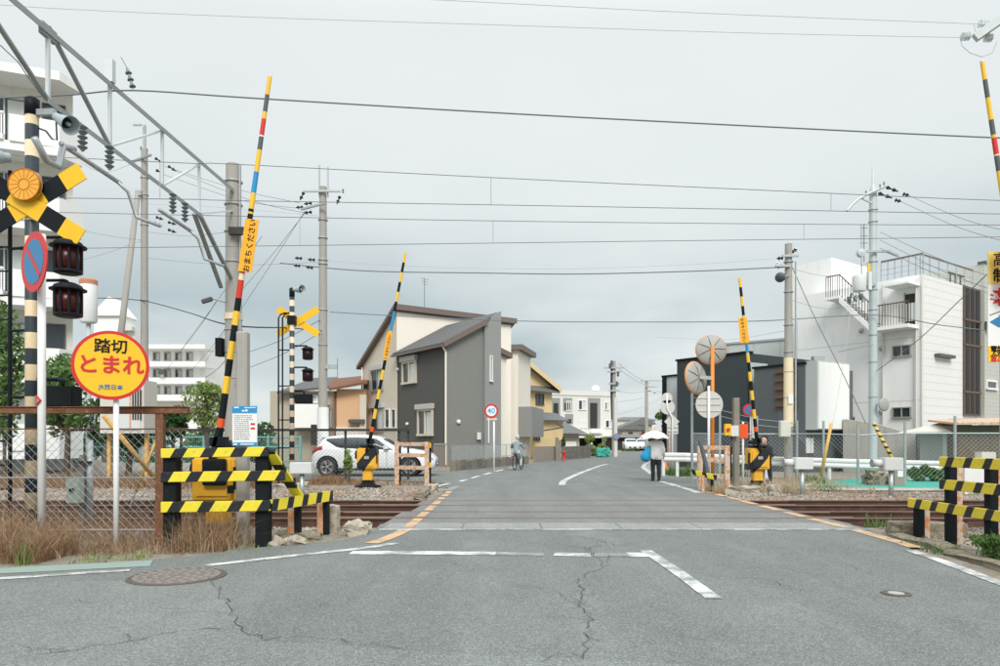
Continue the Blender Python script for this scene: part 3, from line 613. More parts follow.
for i in range(14): z = .3 + i * .33; ld.tube([(xx(5, Y), Y + .1, z), (xx(-22, Y), Y + .1, z)], .012, 5)
ld.build('ladder', 'black', t)
Y = 19.5; X = xx(292, Y)
t = signal(X, Y, zz(291, Y), .068, 'pole_bands_far', .78, False, 'striped crossing signal pole with plain yellow crossbuck beyond the tracks on the left', (xx(297, Y), zz(321, Y)), [(xx(308, Y), zz(354, Y)), (xx(308, Y), zz(375.5, Y))], (xx(304, Y), zz(399, Y), .46, .26), 'crossing warning signals')
horn(t, P(298, 289.5, 19.4), (.9, -.5, -.1), .32, .13)
ld = MB()
for px in (278.5, 282.5):
    ld.tube([(xx(px, Y), Y, -.1), (xx(px, Y), Y, zz(318, Y)), (xx(px + 2, Y), Y, zz(314.5, Y)), (xx(px + 6, Y), Y, zz(313, Y)), (X, Y, zz(313.5, Y))], .022, 6)
for py in (350, 386, 420, 448): ld.tube([(xx(278.5, Y), Y, zz(py, Y)), (X, Y, zz(py, Y))], .018, 6)
ld.build('conduit', 'black', t)
# --- gates
def gate(X, Y, tip, seq, label, flip, face, signs, group='crossing gate machines', r0=.046, r1=.026, zp=1.28, dark=None):
    """X,Y foot of the machine; tip = (x,z) of the raised arm; seq = bands from pivot to tip as (fraction end, material)"""
    t = thing('crossing_gate', label, 'crossing gate', (X, Y, 0), group); s = -1 if flip else 1
    MB().lathe((X, Y, 0), [(.36, -.04), (.36, .04), (.24, .06), (.17, .12), (.16, .2)], 20).build('base', 'black_rough', t)
    o = MB().box(X - .13, X + .13, Y - .12, Y + .12, .1, .6).build('column', face, t); bevel(o, .02, 2)
    o = MB().box(X - .27, X + .27, Y - .22, Y + .22, .5, 1.08).build('machine_case', face, t); bevel(o, .03, 3)
    bx('door_plate', face, o, X - .2, X + .2, Y - .245, Y - .215, .58, 1.0)
    bx('label_plate', 'alu', o, X - .04 - .02, X + .07, Y - .252, Y - .2455, .78, .86); bx('door_hinge', 'black', o, X + s * .272 - .012, X + s * .272 + .012, Y - .2, Y - .1, .66, .95)
    ax = X + s * .10
    o = MB().box(X - .17, X + .19, Y - .2, Y + .14, 1.082, 1.16).build('case_lid', 'black', t); bevel(o, .02, 1)
    MB().cyl((X - s * .34, Y, .9), (X - s * .27, Y, .9), .12, n=16).build('motor_cap', 'black', t)
    MB().cyl((ax, Y - .3, zp - .04), (ax, Y + .22, zp - .04), .06, n=14).build('shaft', 'black', t)
    MB().bar((ax - s * .10, Y - .26, zp - .3), (ax + s * .02, Y - .26, zp + .16), .05, .14, (0, 1, 0)).build('counterweight', 'black', t)
    MB().box(ax - .09, ax + .11, Y - .33, Y - .2, zp - .06, zp + .06).build('arm_clamp', 'black', t)
    a = Vector((ax, Y - .27, zp)); b = Vector((tip[0], Y - .27, tip[1])); mb = MB(); names = []; f0 = 0
    for f1, mname in seq:
        if mname not in names: names.append(mname)
        mb.mat(names.index(mname)); ra, rb = r0 + (r1 - r0) * f0, r0 + (r1 - r0) * f1
        mb.cyl(a.lerp(b, f0), a.lerp(b, f1), ra, rb, 12); f0 = f1
    arm = mb.build('arm', names, t); autosmooth(arm, 50)
    d = (b - a).normalized(); rt = Vector((d.z, 0, -d.x))
    for fs, fe, off, wd, body, size, m, back in signs:
        p0, p1 = a.lerp(b, fs), a.lerp(b, fe); ctr = (p0 + p1) / 2 + rt * off + Vector((0, -.06, 0))
        s_ = MB().bar(ctr - d * (p1 - p0).length / 2, ctr + d * (p1 - p0).length / 2, wd, .008, (0, 1, 0)).build('arm_sign', m, arm)
        if body:
            up, side = (d, -rt) if not flip else (-d, rt)
            text(body, size, arm, 'black', ctr + Vector((0, -.007, 0)) + side * -.02, up, side, ex=.0012, bold=.001)
    return t
def py2f(py, tip, base): return (base - py) / (base - tip)
def seqpx(lst, tip, base): return [(py2f(p, tip, base), m) for p, m in lst]
sq = [(427, 'black'), (418, 'orange_red'), (393, 'black'), (376, 'yellow_arm'), (359, 'black'), (341, 'yellow_arm'), (325, 'black'), (311, 'yellow_arm'), (298, 'black'), (280, 'red'), (273, 'cream_arm'), (254, 'red'), (238, 'yellow_arm'), (220, 'red'), (214, 'black'), (212, 'yellow_arm'), (209, 'black'), (193, 'yellow_arm'), (172, 'blue'), (150, 'yellow_arm'), (137, 'grey_black'), (135.5, 'white'), (119, 'red'), (112, 'yellow_arm'), (95, 'grey_black'), (77, 'yellow_arm'), (76, 'cream_arm')]
mat('yellow_arm', (.84, .52, .04), .45, var=.06); mat('cream_arm', (.78, .66, .46), .5)
Yg = 9.3
tg = gate(xx(219, Yg), Yg, (xx(270, Yg - .27), zz(76, Yg - .27)), seqpx(sq, 76, 441), 'near left crossing gate with raised arm and yellow text sign', False, 'yellow', [(py2f(272, 76, 441), py2f(220, 76, 441), .055, .175, 'おまちください', .098, 'orange_sign', 0)])
o = bx('drive_cover', 'black', tg, xx(203, 9), xx(226, 9), 8.95, 9.05, .72, 1.06); bevel(o, .02, 1); bx('drive_latch', 'black_rough', tg, xx(228, 9), xx(233, 9), 8.97, 9.04, .62, .72)
def alt(tip, base, blue, n, sign):
    l = []; y = base - 22; l.append((base - 9, 'black')); l.append((base - 14, 'orange_red')); l.append((y, 'black')); k = 0; st = (y - tip) / n
    for i in range(n):
        y -= st; nm = 'yellow_arm' if k % 2 == 0 else 'black'; k += 1
        if blue[0] <= y + st / 2 <= blue[1]: nm = 'blue'
        l.append((max(y, tip), nm))
    return seqpx(l, tip, base)
Yg = 19.5
gate(xx(368, Yg), Yg, (xx(405.5, Yg - .27), zz(253, Yg - .27)), alt(253, 441, (316, 332), 17, 0), 'far left crossing gate with raised arm in front of the white car', False, 'gate_stripe', [(py2f(358, 253, 441), py2f(333, 253, 441), .0, .14, 'おまちください', .085, 'orange_sign', 0)], r0=.05, r1=.035)
Yg = 19.2
gate(xx(757, Yg), Yg, (xx(739.5, Yg - .27), zz(278, Yg - .27)), alt(278, 441, (343, 353), 15, 0), 'far right crossing gate with raised arm and orange sign', True, 'gate_stripe', [(py2f(343, 278, 441), py2f(318, 278, 441), -.06, .23, 'おまちください', .095, 'orange_sign', 0)], r0=.05, r1=.036)
Yg = 9.6
sq = [(430, 'black'), (418, 'orange_red'), (393, 'black'), (376, 'yellow_arm'), (359, 'black'), (341, 'yellow_arm'), (325, 'black'), (311, 'yellow_arm'), (298, 'black'), (280, 'red'), (236, 'cream_arm'), (222, 'yellow_arm'), (202, 'blue'), (171, 'yellow_arm'), (156, 'grey_black'), (154.5, 'cream_arm'), (138, 'red'), (135, 'yellow_arm'), (120, 'grey_black'), (98, 'yellow_arm'), (80, 'grey_black'), (62.5, 'yellow_arm'), (61, 'cream_arm')]
gate(xx(1033, Yg), Yg, (xx(982, Yg - .27), zz(61, Yg - .27)), seqpx(sq, 61, 441), 'near right crossing gate arm rising at the right frame edge', True, 'yellow', [(py2f(290, 61, 441), py2f(237, 61, 441), -.07, .2, 'おまちください', .105, 'orange_sign', 0)])
# --- notice on concrete post
t = thing('concrete_post', 'grey concrete post carrying a blue and white notice behind the left barrier', 'post', (xx(242.5, 8.95), 8.95, 0))
o = MB().box(xx(242.5, 8.95) - .07, xx(242.5, 8.95) + .07, 8.9, 9.04, -.1, 2.68).build('shaft', 'pole_concrete', t); bevel(o, .02, 1)
t = thing('notice_board', 'white notice with blue header and rows of small print on the concrete post', 'notice', (xx(244.5, 8.8), 8.86, 1.2))
c = P(244.5, 426, 8.84); bw, bh = .155, .25
MB().box(c.x - bw, c.x + bw, 8.845, 8.86, c.z - bh, c.z + bh).build('board', 'white', t)
bx('header', 'blue', t, c.x - bw, c.x + bw, 8.838, 8.8445, c.z + .165, c.z + bh); bx('footer', 'blue', t, c.x - bw, c.x + bw, 8.838, 8.8445, c.z - bh, c.z - .205)
mb = MB(); r = random.Random(3)
for row in range(13):
    z = c.z + .13 - row * .0245; x = c.x - bw + .025
    while x < c.x + bw * (.35 if row > 2 else .6):
        wd = r.uniform(.006, .02); mb.box(x, x + wd, 8.842, 8.8445, z - .006, z + .006); x += wd + r.uniform(.003, .012)
mb.build('small_print', 'print_grey', t)['kind'] = 'stuff'
mb = MB(); [mb.box(c.x - .03 + i * .04, c.x + i * .04, 8.834, 8.8375, c.z + .18, c.z + .2 + .008 * (i % 2)) for i in range(2)]; mb.box(c.x - .13, c.x - .07, 8.834, 8.8375, c.z + .225, c.z + .24); mb.box(c.x + .0, c.x + .14, 8.834, 8.8375, c.z + .225, c.z + .235); mb.box(c.x - .05, c.x + .12, 8.834, 8.8375, c.z - .235, c.z - .22); mb.box(c.x - .14, c.x - .09, 8.834, 8.8375, c.z - .238, c.z - .218); mb.build('header_print', 'white', t)
mb = MB()
for z in (.025, -.03): mb.box(c.x + .075, c.x + .13, 8.842, 8.8445, c.z + z - .012, c.z + z + .012)
mb.build('red_print', 'sign_red', t)
for z in (1.3, 1.6): bx('strap', 'galv', t, c.x - .1, c.x + .08, 8.865, 8.897, z, z + .03)
# --- right: height-limit sign at the frame edge
t = thing('height_limit_sign', 'tall yellow and white height limit warning sign cut by the right frame edge', 'sign', (6.95, 9.5, 0))
Ys = 9.5; x0, x1 = xx(987.5, Ys), xx(987.5, Ys) + .52; zt, zb = zz(252, Ys), zz(362, Ys); xm = (x0 + x1) / 2
MB().cyl((xm, Ys + .06, -.1), (xm, Ys + .06, zt - .1), .045, n=12).build('pole', 'galv', t)
bx('panel', 'white', t, x0, x1, Ys - .01, Ys + .01, zb, zt)
z1, z2 = zz(284, Ys), zz(346, Ys)
bx('top_field', 'sign_pale_yellow', t, x0, x1, Ys - .014, Ys - .0105, z1, zt); bx('bottom_field', 'sign_yellow', t, x0, x1, Ys - .014, Ys - .0105, zb, z2)
XD, ZD = (1, 0, 0), (0, 0, 1)
text('高さ', .20, t, 'black', (xm, Ys - .017, zt - .12), XD, ZD); text('制限', .2, t, 'black', (xm, Ys - .017, z1 + .1), XD, ZD, bold=.003)
mb = MB(); c = Vector((xm - .02, Ys - .0145, zz(297, Ys))); pts = []
for i in range(28): a = 2 * math.pi * i / 28; rr = (.23 if i % 2 else .165); pts.append(c + Vector((rr * math.cos(a), 0, rr * .62 * math.sin(a))))
mb.prism(pts, None, (0, -.002, 0)); mb.build('burst', 'sign_red', t); text('あぶない', .1, t, 'white', c + Vector((0, -.005, 0)), XD, ZD, bold=.002)
c = Vector((xm - .02, Ys - .0145, zz(322, Ys))); mb = MB(); mb.prism([c + Vector(p) for p in ((-.22, 0, 0), (-.1, 0, .07), (.2, 0, .07), (.2, 0, -.07), (-.1, 0, -.07))], None, (0, -.002, 0)); mb.build('blue_shape', 'sign_blue', t)
mb = MB(); mb.bar(c + Vector((-.22, -.002, .09)), c + Vector((.0, -.002, .17)), .01, .003, (0, 1, 0)); mb.bar(c + Vector((-.1, -.002, .085)), c + Vector((.1, -.002, .15)), .01, .003, (0, 1, 0)); mb.build('pictogram_lines', 'grey_black', t)
for i, (s_, m_) in enumerate((('電線に', 'black'), ('ふれて', 'black'), ('車の', 'sign_red'))): text(s_, .088, t, m_, (x0 + .03, Ys - .017, z2 - .045 - i * .071), XD, ZD, align='LEFT', bold=.0025)
# --- far guard frames
def frame(label, A, B, hs, top, seed):
    A, B = Vector(A), Vector(B); t = thing('steel_barrier', label, 'barrier', (*((A + B) / 2).xy, 0), 'rusty guard frames beyond the tracks')
    for p in (A, B):
        MB().bar((p.x, p.y, -.1), (p.x, p.y, top), .13, .1, (0, 1, 0)).build('post', 'pale_rust', t); MB().bar((p.x + .09, p.y + .01, -.1), (p.x + .09, p.y + .01, top - .02), .05, .09, (0, 1, 0)).build('post', 'black_rough', t)
    for z in hs: MB().bar((A.x - .02, A.y + .02, z), (B.x + .02, B.y + .02, z), .05, .11).build('rail', 'pale_rust', t)
    return t
t = frame('rusty orange and white guard frame in front of the white car bonnet', (xx(397, 20.6), 20.6, 0), (xx(427, 20.2), 20.2, 0), (1.18, .86, .5), 1.25, 1)
bx('yellow_tab', 'sign_yellow', t, xx(430, 20.2), xx(430, 20.2) + .04, 20.05, 20.1, 1.08, 1.22); bx('yellow_tab', 'sign_yellow', t, xx(430, 20.2), xx(430, 20.2) + .04, 20.05, 20.1, .52, .66)
t = frame('rusty orange and white guard frame under the traffic mirrors', (xx(700, 18.6), 18.6, 0), (xx(727, 18.3), 18.3, 0), (1.1, .78, .36), 1.15, 2)
MB().bar((xx(699, 18.3), 18.2, 1.28), (xx(710, 18), 17.9, .1), .09, .06).build('brace', 'grey_black', t)
o = MB().bar((xx(695, 17.6), 17.9, .5), (xx(715, 17.3), 17.2, .38), .04, .12).build('low_rail', 'stripe_low', t)
for px in (703, 712): MB().bar((xx(px, 17.5), 17.5, -.1), (xx(px, 17.5), 17.5, .42), .06, .06).build('post', 'orange_rust' if px == 703 else 'black_rough', t)
# --- equipment boxes on posts
def eqbox(px, py, Y_, w_, h_, base_px, label, scope=True):
    x, z = xx(px, Y_), zz(py, Y_); t = thing('equipment_box', label, 'equipment box', (x, Y_, 0), 'trackside equipment boxes')
    MB().cyl((x, Y_, -.2), (x, Y_, z - h_ / 2), .055, n=12).build('post', 'galv', t, True)
    o = MB().box(x - w_ / 2, x + w_ / 2, Y_ - .14, Y_ + .14, z - h_ / 2, z + h_ / 2).build('case', 'grey_box', t); bevel(o, .015, 2)
    if scope: MB().cyl((x - w_ / 2 - .2, Y_, z + .02), (x - w_ / 2 + .02, Y_, z + .02), .085, n=14).build('tube', 'grey_box', t, True); MB().cyl((x - w_ / 2 - .23, Y_, z + .02), (x - w_ / 2 - .19, Y_, z + .02), .095, n=14).build('tube_rim', 'galv', t)
    return t
eqbox(802, 463.5, 16.6, .42, .28, 0, 'grey sensor box with a tube on a post below the concrete pole at right'); eqbox(891, 464, 16.4, .44, .3, 0, 'grey sensor box with a tube on a post beside the turquoise strip')
eqbox(302, 468, 16.2, .5, .26, 0, 'grey sensor box on a post before the white car', False)
# --- mirrors and round sign
Ym = 19.9; xm = xx(712.5, Ym)
t = thing('traffic_mirror', 'pair of round traffic mirrors seen from behind on an orange pole', 'traffic mirror', (xm, Ym, 0))
MB().cyl((xm, Ym, -.1), (xm, Ym, zz(346, Ym)), .05, n=14).build('pole', 'orange_pole', t, True)
mat('mirror_back', (.36, .36, .345), .55, var=.12, scale=5); mat('mirror_rib', (.20, .19, .17), .6)
def mirror(c, nrm, r):
    o = MB().lathe(c, [(.02, -.1), (r * .5, -.085), (r * .9, -.03), (r, 0), (r * 1.02, .05), (r * 1.0, .055), (r * .5, .10), (.01, .12)], 32, nrm).build('mirror', 'mirror_back', t, True)
    d = Vector(nrm).normalized(); x = d.cross(Vector((0, 0, 1))).normalized(); y = x.cross(d)
    mb = MB()
    for i in range(7): a = 2 * math.pi * i / 7; q = x * math.cos(a) + y * math.sin(a); mb.tube([Vector(c) - d * .105 + q * .05, Vector(c) - d * .09 + q * r * .55, Vector(c) - d * .02 + q * r * .95], .014, 4)
    mb.build('back_rib', 'mirror_rib', o); MB().lathe(c, [(r * 1.0, -.005), (r * 1.05, .03), (r * 1.03, .06), (r * .98, .05)], 32, nrm).build('rim', 'orange_rim', o, True)
    MB().bar(Vector(c) - d * .1, Vector((xm, Ym, c[2] - .02)), .08, .1).build('bracket', 'galv', o)
mat('orange_rim', (.62, .30, .14), .6)
mirror((xm, Ym + .12, zz(349, Ym)), (.1, 1, -.12), .42); mirror((xm - .42, Ym + .1, zz(377.5, Ym)), (-.62, .8, -.1), .46)
Yr = 19.3; xr = xx(708.5, Yr)
t = thing('round_sign', 'back of a round white sign on a white pole in front of the mirrors', 'sign', (xr, Yr, 0))
MB().cyl((xr, Yr - .03, -.1), (xr, Yr - .03, zz(386, Yr)), .035, n=12).build('pole', 'paint_white', t, True)
mb = MB(); mb.cyl((xr + .03, Yr + .02, zz(404.5, Yr)), (xr + .03, Yr + .04, zz(404.5, Yr)), .375, n=40); mb.build('plate', 'sign_back', t)
for dz in (.18, 0, -.18): bx('rib', 'sign_back', t, xr - .3, xr + .33, Yr + .0, Yr + .018, zz(404.5, Yr) + dz - .012, zz(404.5, Yr) + dz + .012)
# --- wood post with emergency button
t = thing('wooden_post', 'weathered grey wooden post beside the far right gate', 'post', (xx(736, 18.6), 18.6, 0))
o = MB().box(xx(736, 18.6) - .075, xx(736, 18.6) + .075, 18.52, 18.68, -.1, zz(398, 18.6)).build('shaft', 'wood_grey', t); bevel(o, .015, 1)
t = thing('emergency_button_box', 'yellow and white emergency button box with a red button on the wooden post', 'button box', (xx(731, 18.4), 18.45, 1.35))
x = xx(727.5, 18.4); bx('case', 'sign_yellow', t, x - .07, x + .08, 18.35, 18.48, 1.42, 1.72); bx('side_case', 'grey_box', t, x + .085, x + .28, 18.36, 18.50, 1.4, 1.68)
MB().cyl((x + .0, 18.31, 1.57), (x + .0, 18.35, 1.57), .045, n=16).build('button', 'red', t); bx('cable_gland', 'black', t, x + .1, x + .14, 18.4, 18.44, 1.3, 1.4)
t = thing('marker_board', 'small orange board on a thin white pole left of the far right gate', 'marker board', (xx(743, 18.9), 18.9, 0))
MB().cyl((xx(743, 18.9), 18.9, -.1), (xx(743, 18.9), 18.9, zz(422, 18.9)), .028, n=10).build('pole', 'paint_white', t, True)
bx('board', 'orange_red', t, xx(738, 18.9), xx(747.5, 18.9), 18.84, 18.87, zz(438, 18.9), zz(424, 18.9))
# ================================================================ poles, overhead line, cables
def insul(mb, a, b, n=4, r=.06):
    a, b = Vector(a), Vector(b); mb.cyl(a, b, r * .35, n=8)
    for i in range(n):
        c = a.lerp(b, (i + .5) / n); d = (b - a).normalized() * (b - a).length / n * .3; mb.cyl(c - d, c + d * .6, r, r * .5, 10)
TX = -6.06
def T(px, py=None, z=None):        # a point in the vertical plane of the gantry, x = TX
    Y_ = TX * F / (px - 500); return Vector((TX, Y_, zz(py, Y_) if z is None else z))
Yp = 16.1; Xp = xx(233.5, Yp)
t = thing('catenary_gantry', 'grey steel lattice beam crossing over the tracks at upper left', 'gantry', (TX, 12, 0))
zt, zb_ = 7.02, 5.86
def ang(a, b, wd, m, name):
    a, b = Vector(a), Vector(b); mb = MB(); mb.bar(a, b, wd, .012); mb.bar(a + Vector((wd / 2, 0, -wd / 2)), b + Vector((wd / 2, 0, -wd / 2)), .012, wd); return mb.build(name, m, t)
ang((TX, 5.2, 6.68), (TX, 16.0, 6.98), .08, 'truss_grey', 'top_chord'); ang((TX, 9.4, zb_), (TX, 14.25, zb_), .07, 'truss_grey', 'bottom_chord')
ny = [7.3, T(48, 0).y, T(110, 0).y, T(162, 0).y, 14.15]
ny = [9.45, 10.95, 12.65, 14.2]; zt = 6.85
for i, y in enumerate(ny): MB().bar((TX, y, zb_), (TX, y, zt), .045, .045).build('vertical', 'truss_light', t)
for a, b in ((7.4, 9.45), (9.45, 10.95)): MB().bar((TX, a, zt), (TX, b, zb_), .06, .03).build('diagonal', 'truss_grey', t)
for a, b in ((10.95, 12.65), (12.65, 14.2)): MB().bar((TX, a, zb_), (TX, b, zt), .05, .03).build('diagonal', 'truss_light', t)
MB().bar((TX, 14.2, zb_), (TX, 16.0, zt - .35), .05, .03).build('diagonal', 'truss_light', t)
MB().bar((TX, 14.2, zb_), (TX - .02, 15.95, 4.95), .08, .05).build('strut', 'truss_grey', t); MB().bar((TX - .1, 14.2, zb_), (TX - .25, 15.95, 4.75), .08, .05).build('strut', 'truss_grey', t)
MB().bar((TX, 10.95, zt), (TX, 10.95, 7.2), .13, .1).build('extension_post', 'truss_light', t)
bx('gusset', 'truss_grey', t, TX - .03, TX + .03, 9.3, 9.6, 6.68, 6.84)
for y in (10.15, 10.85, 12.95, 13.45): mb = MB(); insul(mb, (TX + .05, y, zb_ - .04), (TX + .05, y, zb_ - .40), 5, .07); mb.build('hanging_insulator', 'insulator', t)
for y0, y1 in ((10.15, 10.85), (12.95, 13.45)):
    MB().tube([(TX + .05, y0 - .5, zb_ - .50), (TX + .05, y1 + .3, zb_ - .5)], .035, 8).build('pipe', 'galv', t, True)
    MB().tube([(TX + .05, y1 + .2, zb_ - .5), (TX + .15, y1 + .35, zb_ - .62), (TX + .25, y1 + .42, zb_ - 1.0), (TX + .6, y1 + .5, zb_ - 1.12)], .028, 8).build('pull_off', 'galv', t, True)
MB().tube([(TX + .05, 9.1, 5.2), (TX + .05, 9.35, 5.0), (TX + .05, 9.6, 5.02), (TX + .05, 9.7, 5.35), (TX + .05, 9.95, 5.4)], .045, 8).build('pipe', 'galv', t, True)
mb = MB(); a = P(133, 88, 11.0); insul(mb, a, P(127, 68, 11.0), 3, .05); mb.tube([P(127, 68, 11.0), P(121, 57, 11)], .006, 4); mb.build('feeder_insulator', 'insulator', t)
MB().tube([T(0, 45), T(18, 62), T(30, 80), T(44, 98)], .008, 4).build('stay_wire', 'wire', t)
def pole(X, Y, h, r0, r1, m, label, name='utility_pole', extra=None, group='utility poles'):
    t = thing(name, label, 'utility pole', (X, Y, 0), group); o = MB().cyl((X, Y, -.2), (X, Y, h), r0, r1, 20).build('shaft', m, t, True); autosmooth(o, 50)
    return t
t = pole(Xp, Yp, zz(165, Yp), .20, .165, 'pole_concrete', 'thick concrete pole on the left where the lattice beam ends')
for py in (182, 205, 232, 262, 330, 352, 378): MB().lathe((Xp, Yp, zz(py, Yp)), [(.19, -.012), (.203, -.012), (.203, .012), (.19, .012)], 20).build('band', 'galv', t)
MB().lathe((Xp, Yp, zz(317, Yp)), [(.18, -.07), (.206, -.07), (.206, .07), (.18, .07)], 20).build('tape', 'cream_arm', t)
MB().tube([(Xp + .2, Yp - .1, 0), (Xp + .18, Yp - .1, zz(166, Yp))], .02, 6).build('conduit', 'galv', t); bx('junction_box', 'black_rough', t, Xp - .34, Xp - .2, Yp - .2, Yp, zz(357, Yp), zz(339, Yp))
bx('clamp', 'dark_iron', t, Xp + .0, Xp + .42, Yp - .32, Yp - .2, zz(238, Yp), zz(231, Yp))
sl = MB().tube([(Xp - .15, Yp - .1, zz(303, Yp)), (Xp - .4, Yp - .15, zz(300, Yp))], .02, 6).build('lamp_arm', 'galv', t)
o = MB().bar((Xp - .42, Yp - .15, zz(300, Yp)), (Xp - .62, Yp - .25, zz(304, Yp)), .12, .1).build('street_light', 'grey_black', t); bevel(o, .02, 1)
def crossarm(t, c, wd, d=(1, 0, 0), m='galv', th=.07):
    c, d = Vector(c), Vector(d).normalized(); return MB().bar(c - d * wd / 2, c + d * wd / 2, th, th).build('crossarm', m, t)
def pots(t, pts, r=.05, m='insulator', h=.16):
    for p in pts: mb = MB(); insul(mb, p, Vector(p) + Vector((0, 0, h)), 2, r); mb.build('insulator', m, t)
def strain(t, pairs):
    for a, b in pairs: mb = MB(); insul(mb, a, b, 2, .07); mb.build('strain_insulator', 'cable', t)
Y2 = 26.0; X2 = xx(323, Y2)
t = pole(X2, Y2, zz(187, Y2), .18, .13, 'pole_concrete', 'tall concrete utility pole with crossarms left of the cream house')
crossarm(t, (X2 + .0, Y2 - .2, zz(193, Y2)), 1.35); crossarm(t, (X2 - .3, Y2 - .2, zz(208, Y2)), 1.1, (1, -.4, .1))
for px in (320, 328.5): MB().tube([(xx(px, Y2), Y2 - .1, zz(198, Y2)), (xx(px, Y2), Y2 - .1, zz(166 if px < 325 else 168, Y2))], .03, 6).build('riser', 'galv', t)
strain(t, [(P(304, 192, Y2), P(300, 200, Y2)), (P(312, 203, Y2), P(304, 204, Y2)), (P(303, 207, Y2), P(296, 207.5, Y2)), (P(312, 212, Y2), P(304, 213, Y2)), (P(340, 196, Y2), P(337, 204, Y2)), (P(326, 198, Y2), P(321, 199, Y2)), (P(302, 258.5, Y2), P(295, 258, Y2)), (P(315, 260, Y2), P(308, 259.5, Y2)), (P(300, 266, Y2), P(294, 265.5, Y2)), (P(313, 268, Y2), P(306, 267, Y2))])
pots(t, [P(343, 193, Y2)])
for py in (220, 238, 260, 264, 310, 345): MB().lathe((X2, Y2, zz(py, Y2)), [(.15, -.02), (.18, -.02), (.18, .02), (.15, .02)], 16).build('band', 'galv', t)
bx('lamp', 'galv', t, X2 + .1, X2 + .55, Y2 - .15, Y2 - .05, zz(369, Y2), zz(365, Y2)); MB().lathe((X2, Y2, 0), [(.19, .0), (.21, .0), (.205, 2.5), (.18, 2.5)], 18).build('wrap', 'white', t)
Y3 = 30.0; X3 = xx(144.5, Y3)
t = pole(X3, Y3, zz(150, Y3), .17, .13, 'pole_concrete', 'slim concrete utility pole behind the yellow stop sign')
MB().bar((X3, Y3, zz(150, Y3)), (X3, Y3, zz(125, Y3)), .1, .1).build('top_post', 'galv', t); crossarm(t, (X3, Y3 - .2, zz(160, Y3)), 1.3, (1, -.6, 0)); crossarm(t, (X3 - .2, Y3 - .2, zz(127, Y3)), .35)
strain(t, [(P(155, 158, Y3), P(163, 163, Y3)), (P(168, 166, Y3), P(176, 171, Y3)), (P(156, 170, Y3), P(164, 174, Y3)), (P(156, 217, Y3), P(163, 219.5, Y3)), (P(168, 222, Y3), P(176, 224.5, Y3)), (P(154, 223, Y3), P(162, 226, Y3)), (P(168, 229.5, Y3), P(176, 232.5, Y3))])
pots(t, [P(141, 150, Y3), P(142, 158, Y3), P(147, 152, Y3)])
for py in (178, 195, 225, 300): MB().lathe((X3, Y3, zz(py, Y3)), [(.14, -.02), (.17, -.02), (.17, .02), (.14, .02)], 16).build('band', 'galv', t)
for z in (2.2,): MB().lathe((X3, Y3, z), [(.165, -.6), (.185, -.6), (.18, .6), (.16, .6)], 18).build('wrap', 'white', t)
t = thing('prop_pole', 'leaning concrete prop pole beside the slim utility pole', 'utility pole', (xx(103, 29), 29.5, 0), 'utility poles')
MB().cyl((xx(104, 29.5), 29.5, -.1), P(138, 192, 29.8), .15, .11, 14).build('shaft', 'pole_concrete', t, True); bx('cap', 'galv', t, xx(136, 29.8), xx(142, 29.8), 29.7, 29.9, zz(196, 29.8), zz(191, 29.8))
# right-hand poles
Y4 = 23.6; X4 = xx(788.5, Y4)
t = pole(X4, Y4, zz(244, Y4), .145, .115, 'pole_concrete', 'concrete utility pole with a street light behind the far right gate')
crossarm(t, (X4 + .0, Y4 - .15, zz(257, Y4)), .55); crossarm(t, (X4 - .25, Y4 - .15, zz(267, Y4)), .5)
strain(t, [(P(783, 258, Y4), P(777, 258.5, Y4)), (P(783, 266, Y4), P(776, 267, Y4)), (P(792, 252, Y4), P(797, 249, Y4))]); pots(t, [P(777, 266, Y4), P(796, 252, Y4)], .05, 'insulator_white')
o = MB().lathe(P(780.5, 277, Y4 - .3), [(.02, -.12), (.12, -.1), (.17, .0), (.15, .1), (.02, .13)], 14, (-.6, -.5, -.5)).build('street_light', 'grey_black', t, True); MB().tube([(X4, Y4 - .1, zz(276, Y4)), P(783, 277, Y4 - .25)], .025, 6).build('lamp_arm', 'galv', t)
MB().tube([(X4 + .2, Y4 - .1, 0), (X4 + .2, Y4 - .1, zz(262, Y4))], .03, 6).build('conduit', 'galv', t)
MB().lathe((X4, Y4, 0), [(.12, zz(427, Y4)), (.158, zz(427, Y4)), (.15, zz(358, Y4)), (.12, zz(358, Y4))], 18).build('wrap', 'cream_arm', t); bx('label_plate', 'white', t, X4 - .08, X4 + .08, Y4 - .2, Y4 - .185, zz(404, Y4), zz(395, Y4))
for py in (262, 292, 325, 352, 372, 398): MB().lathe((X4, Y4, zz(py, Y4)), [(.1, -.015), (.158, -.015), (.158, .015), (.1, .015)], 16).build('band', 'galv', t)
o = bx('meter_box', 'cream_box', t, X4 - .42, X4 - .08, Y4 - .4, Y4 - .2, zz(437, Y4), zz(421, Y4)); bevel(o, .02, 1)
Y5 = 24.5; X5 = xx(873, Y5)
t = pole(X5, Y5, zz(196, Y5), .145, .12, 'steel_paint', 'tall pale steel utility pole with a curved crossarm in front of the white building')
MB().lathe((X5, Y5, zz(196, Y5)), [(.12, 0), (.12, .1), (.075, .35), (.045, .4), (.035, 1.1)], 14).build('spike', 'steel_paint', t, True)
MB().tube([P(847, 211, Y5 - .3), P(852, 205, Y5 - .28), P(858, 199.5, Y5 - .25), P(866, 195, Y5 - .2), P(885, 186.5, Y5 - .25)], .05, 6).build('crossarm', 'steel_paint', t)
MB().bar(P(861, 198, Y5 - .2), P(872, 203, Y5 - .15), .05, .05).build('arm_brace', 'steel_paint', t)
